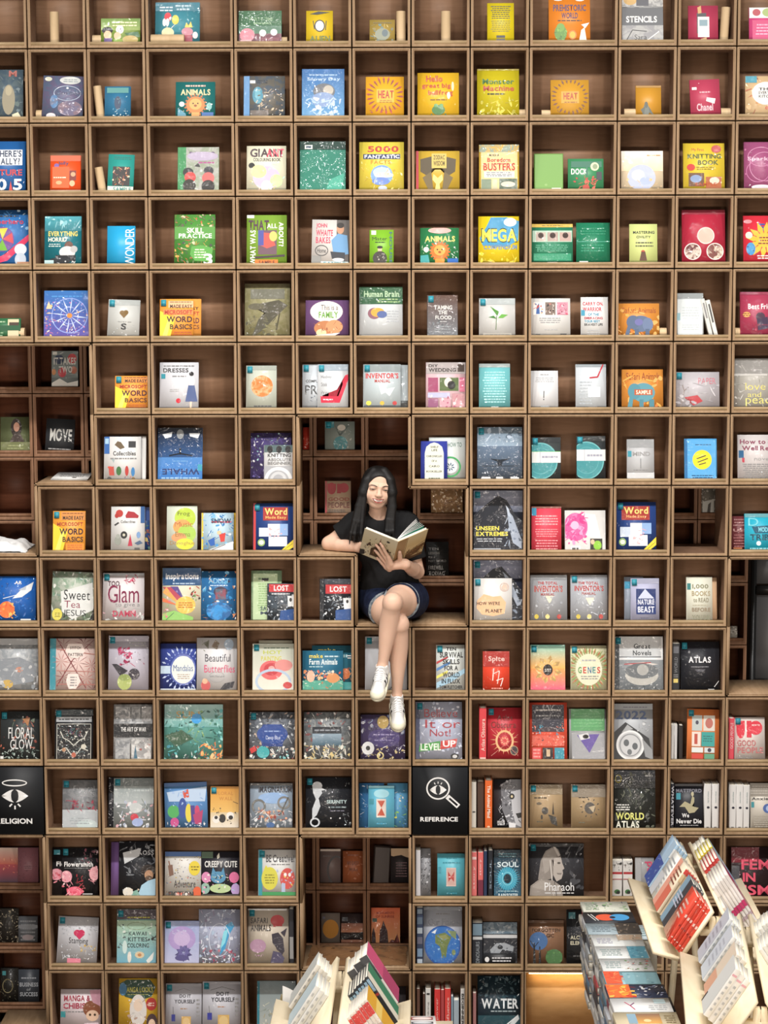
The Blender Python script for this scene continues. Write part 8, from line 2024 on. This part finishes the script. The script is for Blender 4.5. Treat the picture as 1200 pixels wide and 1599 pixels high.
def make_stand(cx, cy, dirv, length, label):
    """A-shaped plywood stand with a trough on each side; (cx, cy) is the far end of its ridge, dirv its run towards the camera."""
    d = nrm(np.array([dirv[0], dirv[1], 0.0]))
    side = np.array([-d[1], d[0], 0.0])                  # +x when d points to the camera
    root = empty('book_stand', (cx, cy, 0.0))
    tag(root, label, 'book stand', 'plywood book stands')

    def w(a, s, z):
        return d * a + side * s + np.array([0, 0, z])
    th = 0.013

    def board(name, p, q, a0, a1, taper=0.0):
        """Board between two cross-section points, thickness th on its outer side."""
        (s0, z0), (s1, z1) = p, q
        n = nrm(np.array([z1 - z0, -(s1 - s0)])) * th
        mb = MB()
        V = []
        for a in (a0, a1):
            e = taper if a == a0 else 0.0
            V += [w(a, s0, z0), w(a, s1, z1 - e), w(a, s1 + n[0], z1 + n[1] - e), w(a, s0 + n[0], z0 + n[1])]
        mb.quads(V, [[0, 1, 2, 3], [7, 6, 5, 4], [0, 4, 5, 1], [1, 5, 6, 2], [2, 6, 7, 3], [3, 7, 4, 0]])
        return mb.build(name, M['ply'], root)
    for sg in (1, -1):
        f = lambda p: (p[0] * sg, p[1])
        if sg > 0:
            board('back_board', f(BT), f(VT), 0, length)
            board('shelf_board', f(VT), f(FT), 0, length)
        else:
            board('back_board', f(VT), f(BT), 0, length)
            board('shelf_board', f(FT), f(VT), 0, length)
    for a in (0.04, length - 0.06):                      # A-frame legs and cross pieces
        for sg in (1, -1):
            mb = MB()
            p, q = w(a, 0.010 * sg, 1.27), w(a, 0.105 * sg, 0.0)
            V = []
            for c in (p, q):
                V += [c - side * 0.012, c + side * 0.012, c + side * 0.012 + d * 0.03, c - side * 0.012 + d * 0.03]
            mb.quads(V, [[0, 1, 2, 3], [7, 6, 5, 4], [0, 4, 5, 1], [1, 5, 6, 2], [2, 6, 7, 3], [3, 7, 4, 0]])
            mb.build('leg', M['ply'], root)
        mb = MB()
        V = []
        for z in (1.205, 1.225):
            V += [w(a - .01, -0.06, z), w(a - .01, 0.06, z), w(a + .04, 0.06, z), w(a + .04, -0.06, z)]
        mb.quads(V, [[0, 1, 2, 3], [7, 6, 5, 4], [0, 4, 5, 1], [1, 5, 6, 2], [2, 6, 7, 3], [3, 7, 4, 0]])
        mb.build('cross_piece', M['ply'], root)
    return dict(o=np.array([cx, cy, 0.0]), d=d, side=side)


def stand_books(st, sg, a_near, n, t, h, w_, base, spine_spec, cover, what, fold=False, wrapped=False):
    """n books standing in a trough, spines to the camera, their near end at distance a_near along the ridge."""
    side, d = st['side'], st['d']
    up2 = nrm(np.array([(BT[0] - VT[0]) * sg, BT[1] - VT[1]]))
    ub = side * up2[0] + np.array([0, 0, up2[1]])
    uf = side * (up2[1] * sg) + np.array([0, 0, -up2[0] * sg])
    x = -d                                                # spine to fore-edge runs away from the camera
    rnd = random.Random(sum(map(ord, what)))
    for k in range(n):                                    # k = 0 is the outermost
        j = n - 1 - k
        hh = h * rnd.uniform(0.985, 1.0)
        nearv = a_near + rnd.uniform(-0.004, 0.004)
        foot = st['o'] + d * nearv + side * (VT[0] * sg) + np.array([0, 0, VT[1]]) + uf * (0.0008 + j * (t + 0.0012))
        s_run = abs(foot[0] * 0)  # foot slides along the sloping shelf board
        dist = (0.0008 + (j + 1) * (t + 0.0012))
        foot = foot + ub * (0.012 + 0.28 * dist)
        lab = f'{ORD[k]} of {n} {what}' if n > 1 else what
        bspec = cover if k == 0 else None
        if sg < 0:
            o = new_book(w_, hh, t, base, None, lab, SG, wrapped, None, None, spine_spec, bspec)
            y = uf
            org = foot
        else:
            o = new_book(w_, hh, t, base, bspec, lab, SG, wrapped, None, None, spine_spec)
            y = -uf
            org = foot + uf * t
        if fold:
            FOLD.append(o)
        R = Matrix.Identity(4)
        for i in range(3):
            R[i][0], R[i][1], R[i][2], R[i][3] = x[i], y[i], ub[i], org[i]
        o.matrix_world = R


def flat_book(cx, cy, z, w, dpt, t, base, spec, label, ang, wrapped=False):
    """Book lying face up: cover print towards the ceiling, foot towards the camera."""
    o = new_book(w, dpt, t, base, spec, label, 'books stacked on the display table', wrapped)
    R = Matrix.Translation((cx, cy, z + t)) @ Matrix.Rotation(ang, 4, 'Z') @ Matrix.Translation((-w / 2, -dpt / 2, 0)) @ \
        Matrix(((1, 0, 0, 0), (0, 0, 1, 0), (0, -1, 0, 0), (0, 0, 0, 1)))
    o.matrix_world = R
    return o


def build_tables():
    # ---- the table of stacked books --------------------------------------
    zt = 0.60
    top = 0.93
    c0, c1 = atz(946, 1416, top), atz(1011, 1592, top)
    dv = nrm(np.array([c1[0] - c0[0], c1[1] - c0[1], 0]))
    ang = math.atan2(dv[0], -dv[1])
    tb = empty('display_table', (c0[0], c0[1], 0.0), ang)
    tag(tb, 'low pale table carrying the stacks of books beside the plywood stand', 'table')
    L = 2.0
    mb = MB(); mb.box((-0.08, -L, zt - 0.03), (0.205, 0.11, zt)); mb.build('table_top', M['ply'], tb)
    for x, y in ((0.02, 0.06), (0.18, 0.06), (0.02, -L + .06), (0.18, -L + .06)):
        mb = MB(); mb.box((x - .02, y - .02, 0), (x + .02, y + .02, zt - 0.0301)); mb.build('leg', M['ply'], tb)
    stacks = [
        ('d4d6c8', 's .25 .1 .95 .9 16 .07 6a9a5a/8ab57a/e8e8da/556;g .05 .15 .35 .85 8a9a8a 5;r 0 .92 1 1 e8e6da', 'cream book with green leaf pattern', ['b5344a', 'd9d6cc', '3a3f4a'], 0.205, .022),
        ('2e3036', 'e .42 .5 .2 .3 e8603f;e .7 .5 .2 .3 4a9fd9;e .56 .5 .06 .1 223;L e8e8e4 .02 .08 .2 .2 .8;L e8e8e4 .02 .14 .2 .26 .8', 'black book with orange and blue ovals', ['c9ccd0', '8a8d92', '2a2c30'], 0.215, .016),
        ('9fb0b8', 'r .55 .0 1 1 4a4440;s .5 .1 1 .9 14 .06 8a7a6a/2a2826/c9b8a5;g .06 .2 .45 .8 7a8a94 4', 'grey blue book with a dark photograph', ['d9dadc', '6a7078', 'b9c0c4'], 0.225, .014),
        ('d9dcda', 'r .5 .0 1 .5 b9a590;s .5 .0 1 .6 12 .05 4a4038/c98f6a/e8e4df;g .06 .3 .4 .8 aab 4', 'white book with a brown figure photo', ['e2e2de', '9aa5ac', 'dcdcd8'], 0.21, .016),
        ('dfe3e2', 'r .62 0 .98 1 5a9ab0;s .6 .1 .98 .9 10 .06 8fc4d4/3f7a94/b9dce5;g .06 .2 .5 .8 9aa 4', 'white book with pale blue end', ['dcdcd8', 'cfd4d6', 'e8e6e0'], 0.21, .018),
        ('dde0df', 's .45 .1 .98 .9 22 .05 c4453f/2a2a2c/d9d9d5/6a9a5a;g .06 .2 .4 .8 9aa 4', 'white book with red and black squares', ['e2e0da', '8a9298', 'd0d4d4'], 0.205, .018),
        ('8fb9c4', 'r 0 0 .3 1 e0603f;s .0 .1 .35 1 10 .08 d94a34/f0a06a;r .35 .1 1 1 8fbcc8;s .4 .2 .95 .9 8 .05 b9d9e0/5f8f9f', 'pale teal book with orange red side', ['d9d4cc', 'c4c9cc', '5a7f94'], 0.215, .017),
        ('3a4460', 'r 0 0 .4 1 e8703a;s .0 .1 .45 1 16 .09 f0a03a/d9402f/f5c45a;s .5 .1 .98 .9 16 .07 e4e6ea/20242f/9aa5c4', 'dark blue book with flame coloured side', ['dadada', '9a4a5a', 'cfd4da'], 0.23, .018),
        ('e4e6e6', 'L c43f6a .02 .22 .3 .3 .55 .36 .85;L 7a2f6a .02 .38 .35 .3 .55;r .72 .1 .92 .4 b9cfd4;g .6 .5 .92 .9 b5b9bc 3', 'white book with a pink forked mark', ['ecebe6', 'e4e2dc', 'dddcd6'], 0.225, .026),
        ('d9ccac', 'r .2 .12 .72 .8 d99a5a;G .2 .12 .72 .8 8a6a5a e8b060;r .2 .12 .34 .8 8fb0c4;e .5 .6 .06 .1 f5d9a0;g .78 .2 .95 .8 8a7a5a 4', 'cream book with a sunset photograph', ['e6dfc9', 'd9cdb0', 'cfc4a8'], 0.24, .022)]
    n = len(stacks)
    for i, (base, spec, what, below, w, t) in enumerate(stacks):
        f = i / (n - 1)
        x, y = c0[0] * (1 - f) + c1[0] * f, c0[1] * (1 - f) + c1[1] * f
        rnd = random.Random(i)
        z = zt + 0.0006
        hgt = top - zt - t
        m = 9
        tl = hgt / m
        dep = 0.148
        for k in range(m):
            c = below[(m - 1 - k) % 3] if k >= m - 3 else rnd.choice(['dcdad4', 'c4c8cc', '8a9098', 'e4e2dc', '3a3f48', 'b54a4f', '5f86a5', 'd9cfb5', 'a5aab0'])
            lab = ['just under the top', 'second under the top', 'third under the top', 'fourth under the top', 'fifth under the top', 'sixth under the top',
                   'seventh under the top', 'next to last', 'lowest'][m - 1 - k] + ' in the stack of the ' + what
            FOLD.append(flat_book(x + rnd.uniform(-.008, .008), y + rnd.uniform(-.0008, .0008), z, w * rnd.uniform(.93, 1.0), dep * rnd.uniform(.97, .995), tl - 0.0010, c, 'g .1 .2 .9 .8 999 3', 'book ' + lab, ang))
            z += tl
        flat_book(x, y, z, w, dep, t, base, spec, what + ' on top of its stack', ang)
    # second column of stacks, half hidden by the stand
    for i, (f, base, spec, what) in enumerate(((0.08, 'c9d9e0', 'g .1 .2 .9 .8 8aa 4', 'pale blue white book low on the table beyond the leaf book'),
                                              (0.46, '23282c', 's .1 .2 .9 .9 10 .07 3a4a50/444', 'dark book low on the table between stacks and stand'),
                                              (0.62, '2a3a3c', 's .1 .2 .9 .9 10 .07 4a6a66/333', 'dark green book low on the table beside the stand leg'))):
        x, y = c0[0] * (1 - f) + c1[0] * f, c0[1] * (1 - f) + c1[1] * f
        flat_book(x + (0.160 if i != 1 else 0.168), y + 0.03, zt + 0.0006, 0.095, 0.20, 0.24 if i == 0 else (0.10 if i == 1 else 0.06), base, spec, what, ang)
    # ---- the stands ------------------------------------------------------
    p, q = at(1070.5, 1317, -0.97), at(1121, 1420, -1.92)
    st1 = make_stand(p[0], p[1], (q - p)[:2], 0.95, 'plywood trough stand of coloured books nearest the wall at the right')
    stand_books(st1, -1, 0.93, 5, 0.0135, 0.205, 0.135, 'd8432f', 'e .5 .1 .25 .012 f4e0d8;r .2 .4 .8 .46 f0d0c8;r .3 .62 .7 .66 8a1f18;e .5 .9 .25 .012 f4e0d8', 'g .2 .2 .8 .6 f0d0c4 4', 'red paperbacks at the near end of the trough', wrapped=True)
    stand_books(st1, -1, 0.745, 4, 0.014, 0.21, 0.125, '4a5058', 'r .1 .1 .9 .3 ddd', 'r 0 0 .5 1 7fa0b5;r .5 0 1 1 333840;g .1 .3 .9 .6 ccd 4', 'slate books behind the red paperbacks')
    stand_books(st1, -1, 0.585, 5, 0.0135, 0.215, 0.15, 'd9c9b0', 'r 0 .02 1 .12 c9403a;r 0 .14 1 .3 e0c49a', 'r 0 .5 1 1 d9705a;r 0 0 .4 1 e8a58f;g .2 .1 .9 .45 8a4a3a 4', 'tan topped books with red stripes')
    stand_books(st1, -1, 0.40, 4, 0.015, 0.20, 0.14, 'dcdcd6', 'r 0 .05 1 .12 333', 'g .1 .1 .9 .9 b5b9bc 8;r 0 .5 .6 1 c9ccd0', 'pale books with dark bands on their tops', fold=True)
    stand_books(st1, -1, 0.225, 4, 0.015, 0.215, 0.15, '9fbcd4', 'r 0 .1 1 .3 e4e8ea', 'r 0 .45 1 1 2f4f9a;s 0 .4 1 1 18 .06 2a4080/6a8fc4/d9e4f0;r .5 0 1 .45 a9c4d9', 'light blue books at the far trough end', fold=True, wrapped=True)
    stand_books(st1, 1, 0.90, 1, 0.012, 0.20, 0.14, 'd9d2cc', '', 'r 0 0 1 1 d4ccc6;L 3a3430 .01 .3 .5 .6 .3', 'pale book at the near end of the far side trough')
    stand_books(st1, 1, 0.70, 6, 0.0125, 0.22, 0.20, 'e4e0df', 'r 0 .55 1 .68 c42f6a;r 0 .02 1 .2 d8d4d2;r 0 .8 1 .86 b9a5b0', 'r 0 0 1 1 c42a6a;g .2 .3 .8 .7 f0b9d0 4', 'white and magenta spines beside the feminism book', wrapped=True)
    stand_books(st1, 1, 0.46, 5, 0.014, 0.22, 0.15, 'c4383a', 'r 0 .02 1 .2 d94a44;p 3a4f9a 0 .4 1 .2 1 .5;r 0 .6 1 1 dcdad6', 'r 0 0 1 1 c9d9e4', 'red spines with blue corners beyond the magenta ones')
    stand_books(st1, 1, 0.28, 5, 0.014, 0.215, 0.13, 'd9c92a', 'r 0 .25 1 .6 9fd0b0;r 0 .6 1 1 e6e2c0', 'r 0 0 1 1 9fc4dc;r 0 .4 1 .6 d9e6ee', 'yellow spines beyond the red ones', fold=True)
    stand_books(st1, 1, 0.13, 3, 0.018, 0.20, 0.11, 'd8d6cc', 'r 0 .1 1 .2 888', 'r 0 0 1 1 5f8fb5', 'cream books at the far end beyond the ridge', fold=True)
    p2 = at(1163.5, 1428, -1.95)
    st2 = make_stand(p2[0], p2[1], (-0.10, -1.0), 0.95, 'nearest plywood trough stand of white books in the corner')
    stand_books(st2, -1, 0.20, 4, 0.014, 0.205, 0.13, 'd5dade', 'g .3 .1 .7 .9 9aa5b0 6', 'r 0 0 1 1 b9c4d0;g .2 .2 .8 .8 8a95a5 5', 'pale blue books at the far end of the white stand')
    stand_books(st2, -1, 0.37, 3, 0.016, 0.20, 0.14, 'e0e2e2', 'g .3 .1 .7 .9 b5b9bc 6', 'r 0 0 1 1 c9d4de;g .2 .2 .8 .8 a5b0bc 5', 'white books second along the white stand')
    stand_books(st2, -1, 0.55, 2, 0.022, 0.20, 0.14, 'e6e2da', 'g .3 .1 .7 .9 b5b0a8 6', 'r 0 0 1 1 e2d4c0;r 0 .6 1 1 d9a58a', 'cream books midway along the white stand')
    stand_books(st2, -1, 0.76, 3, 0.022, 0.20, 0.145, 'e4e4e2', 'r .1 .1 .9 .14 d9a5b0;g .3 .2 .7 .9 b5b9bc 6', 'r 0 0 1 1 dcdedc;r 0 .8 .1 1 222', 'thick white books at the near end of the white stand')
    stand_books(st2, 1, 0.22, 4, 0.016, 0.20, 0.13, 'e2e2de', 'r 0 .3 1 .34 2a3a6a;r 0 .7 1 .74 2a3a6a', 'r 0 0 1 1 d0d4d8', 'white books with navy lines across the ridge', fold=True)
    stand_books(st2, 1, 0.42, 4, 0.016, 0.20, 0.14, 'dcdcd8', 'r 0 .4 1 .5 3a4a7a', 'r 0 0 1 1 d4d4d0', 'white books with a navy band across the ridge', fold=True)
    p3, q3 = at(536, 1495, -2.45), at(522, 1599, -3.09)
    st3 = make_stand(p3[0], p3[1], (q3 - p3)[:2], 0.95, 'plywood trough stand below the bench niche at the bottom middle')
    stand_books(st3, 1, 0.17, 3, 0.030, 0.205, 0.14, 'dcdad4', 'r 0 0 1 .5 4a4c50;g .2 .1 .8 .4 888 3', 'r 0 0 1 1 c44a74;r 0 .5 1 1 a83a64', 'thick white books far along the middle stand')
    stand_books(st3, 1, 0.36, 7, 0.0125, 0.19, 0.14, '2a3038', 'r .1 .05 .9 .3 8fb0c9;s .1 .05 .9 .3 8 .2 2a3038/dfe8ee;r 0 .35 1 .4 a83a34;r 0 .45 1 1 2a2c30', 'r 0 0 1 1 2f7a5a;r 0 0 .4 1 dcd6c4', 'blue checked spines in the middle stand')
    stand_books(st3, 1, 0.55, 7, 0.012, 0.18, 0.14, 'dad6d2', 'r 0 .04 1 .3 c9403f;s .1 .05 .9 .9 10 .2 b5343a/e4dedb;r 0 .5 1 1 b9a5a0', 'r 0 0 1 1 e0a82f;r 0 .3 1 .5 f0d070', 'red lettered spines in the middle stand')
    stand_books(st3, -1, 0.17, 4, 0.016, 0.185, 0.13, 'dedcd4', 'g .3 .1 .7 .9 a5a5a0 5', 'r 0 0 1 1 c9ccc8', 'white spines in the middle stand facing the bag', fold=True)
    stand_books(st3, -1, 0.36, 3, 0.018, 0.185, 0.14, 'd5d8d8', 'g .3 .1 .7 .9 b0b5b8 5', 'r 0 0 1 1 c9dbe2', 'pale grey books nearest the paper bag', fold=True, wrapped=True)
    # ---- the cream bag and a white magazine on a low table near the stand ------
    zt2 = 0.86
    bl = atz(456, 1572, 1.10)
    lt = empty('side_table', (bl[0] + 0.25, bl[1] - 0.08, 0.0))
    tag(lt, 'pale side table carrying the cream paper bag below the bench niche', 'table')
    mb = MB(); mb.box((-0.36, -0.14, zt2 - .025), (-0.185, 0.14, zt2)); mb.build('table_top', M['ply'], lt)
    for x, y in ((-.34, -.12), (-.205, -.12), (-.34, .12), (-.205, .12)):
        mb = MB(); mb.box((x - .018, y - .018, 0), (x + .018, y + .018, zt2 - .0251)); mb.build('leg', M['ply'], lt)
    bag = empty('paper_bag', (bl[0], bl[1], zt2))
    tag(bag, 'cream paper bag with a white folded sheet, left of the middle stand', 'paper bag')
    mb = MB()
    h0 = 0.245
    V = [(-.045, -.05, 0.0006), (.075, -.05, .0006), (.075, .03, .0006), (-.045, .03, .0006), (-.05, -.055, h0), (.07, -.06, h0 - .03), (.08, .03, h0 - .01), (-.04, .035, h0 + .03)]
    mb.quads(V, [[0, 1, 5, 4], [1, 2, 6, 5], [2, 3, 7, 6], [3, 0, 4, 7], [3, 2, 1, 0]], rgb('e2d4ae'))
    V2 = [(x * .96, y * .92 - .001, z) for x, y, z in V]
    mb.quads(V2, [[4, 5, 1, 0], [5, 6, 2, 1], [6, 7, 3, 2], [7, 4, 0, 3]], rgb('d4c59c'))
    mb.build('bag_body', M['ink'], bag)
    mb = MB()
    N = 10
    V, Q = [], []
    for i in range(N + 1):
        t = i / N
        V += [(-.034 + .10 * t, .022 - .02 * t, h0 + .065 - .07 * t + .012 * math.sin(3.1 * t)), (-.034 + .10 * t, -.01 - .02 * t, h0 - .08 - .02 * t)]
        if i: Q.append([2 * i - 2, 2 * i - 1, 2 * i + 1, 2 * i])
    V = np.array(V)
    mb.quads(V, Q, rgb('e6e6e4')); mb.quads(V + [0, .0015, 0], [q_[::-1] for q_ in Q], rgb('e6e6e4'))
    mb.tris(np.array([(0.0, .004, h0 + .02), (.022, .003, h0 + .022), (.045, -.002, h0 + .008), (.035, -.004, h0 - .01), (.012, .0, h0 + .0)]), [[0, 1, 2], [0, 2, 3], [0, 3, 4]], rgb('3a3c40'))
    mb.build('folded_sheet', M['ink'], bag)
    # white book lying on the far edge of another low table to the right of the middle stand
    m = atz(658, 1588, 0.98)
    t3 = empty('side_table', (m[0], m[1] - 0.06, 0.0))
    tag(t3, 'pale side table carrying the white banded book right of the middle stand', 'table')
    mb = MB(); mb.box((-0.10, -0.2, .895), (0.12, 0.18, .92)); mb.build('table_top', M['ply'], t3)
    for x, y in ((-.08, -.18), (.10, -.18), (-.08, .16), (.10, .16)):
        mb = MB(); mb.box((x - .015, y - .015, 0), (x + .015, y + .015, .8949)); mb.build('leg', M['ply'], t3)
    flat_book(m[0] + .004, m[1] - 0.035, 0.9206, 0.105, 0.14, 0.026, 'e0dddb', 'r .1 .1 .9 .3 8a3a3a;e .5 .2 .36 .09 d9c9c4;r .1 .45 .9 .6 44464a;e .5 .52 .34 .06 c9ccd0;g .1 .7 .9 .95 999 3', 'white book with curved red and grey bands lying near the red spines', 0.0)
    flat_book(m[0] + .004, m[1] - 0.03, 0.9475, 0.102, 0.135, 0.022, 'e6e4e2', 'r .1 .1 .9 .3 8a3a3a;e .5 .2 .36 .09 d9c9c4;r .1 .45 .9 .6 44464a;e .5 .52 .34 .06 c9ccd0', 'top white banded book lying near the red spines', 0.03)
    fold_books()


def fold_books():
    """Join the books that show only as thin edges into one object."""
    mb = MB()
    mats = [M['ink'], M['pages']]
    bpy.context.view_layer.update()
    for root in FOLD:
        for o in [root] + list(root.children):
            me = o.data
            n = len(me.vertices)
            v = np.zeros(3 * n, np.float32); me.vertices.foreach_get('co', v)
            A = np.array(o.matrix_world)
            V = v.reshape(-1, 3) @ A[:3, :3].T + A[:3, 3]
            t = np.zeros(3 * len(me.polygons), np.int32); me.loops.foreach_get('vertex_index', t)
            c = c2 = (.5, .5, .5)
            if 'ink' in me.color_attributes:
                a = np.zeros(4 * n, np.float32); me.color_attributes['ink'].data.foreach_get('color', a); c = a.reshape(-1, 4)[:, :3]
                a = np.zeros(4 * n, np.float32); me.color_attributes['ink2'].data.foreach_get('color', a); c2 = a.reshape(-1, 4)[:, :3]
            mb.tris(V, t.reshape(-1, 3), c, c2, 0 if o is root else 1)
        for o in list(root.children) + [root]:
            bpy.data.objects.remove(o)
    o = mb.build('book_pile', mats)
    tag(o, 'piled books under the stack tops and in the back rows of the plywood stands', 'books', None, 'stuff')

# ------------------------------------------------------------------ build
def build_room():
    mb = MB()
    mb.box((-9, -16, -0.12), (9, 0.9, 0.0))
    tag(mb.build('floor', M['floor']), kind='structure')
    mb = MB()
    mb.box((-9, 0.86, 0.0), (9, 0.9, 8.2))
    tag(mb.build('wall_rear', M['gap']), kind='structure')
    mb = MB()
    mb.box((CX[0], 0.01, 0.0), (CX[13], DEPTH, JZ(NROW) - 0.001))
    tag(mb.build('baseboard_shelf', M['inner']), kind='structure')


fill_shelves()
for rc in SIGNS:
    make_sign(*rc)
build_wall()
build_back_layer()
build_room()
for fn in ('build_niche_things', 'build_person', 'build_tables'):
    if fn in globals():
        globals()[fn]()
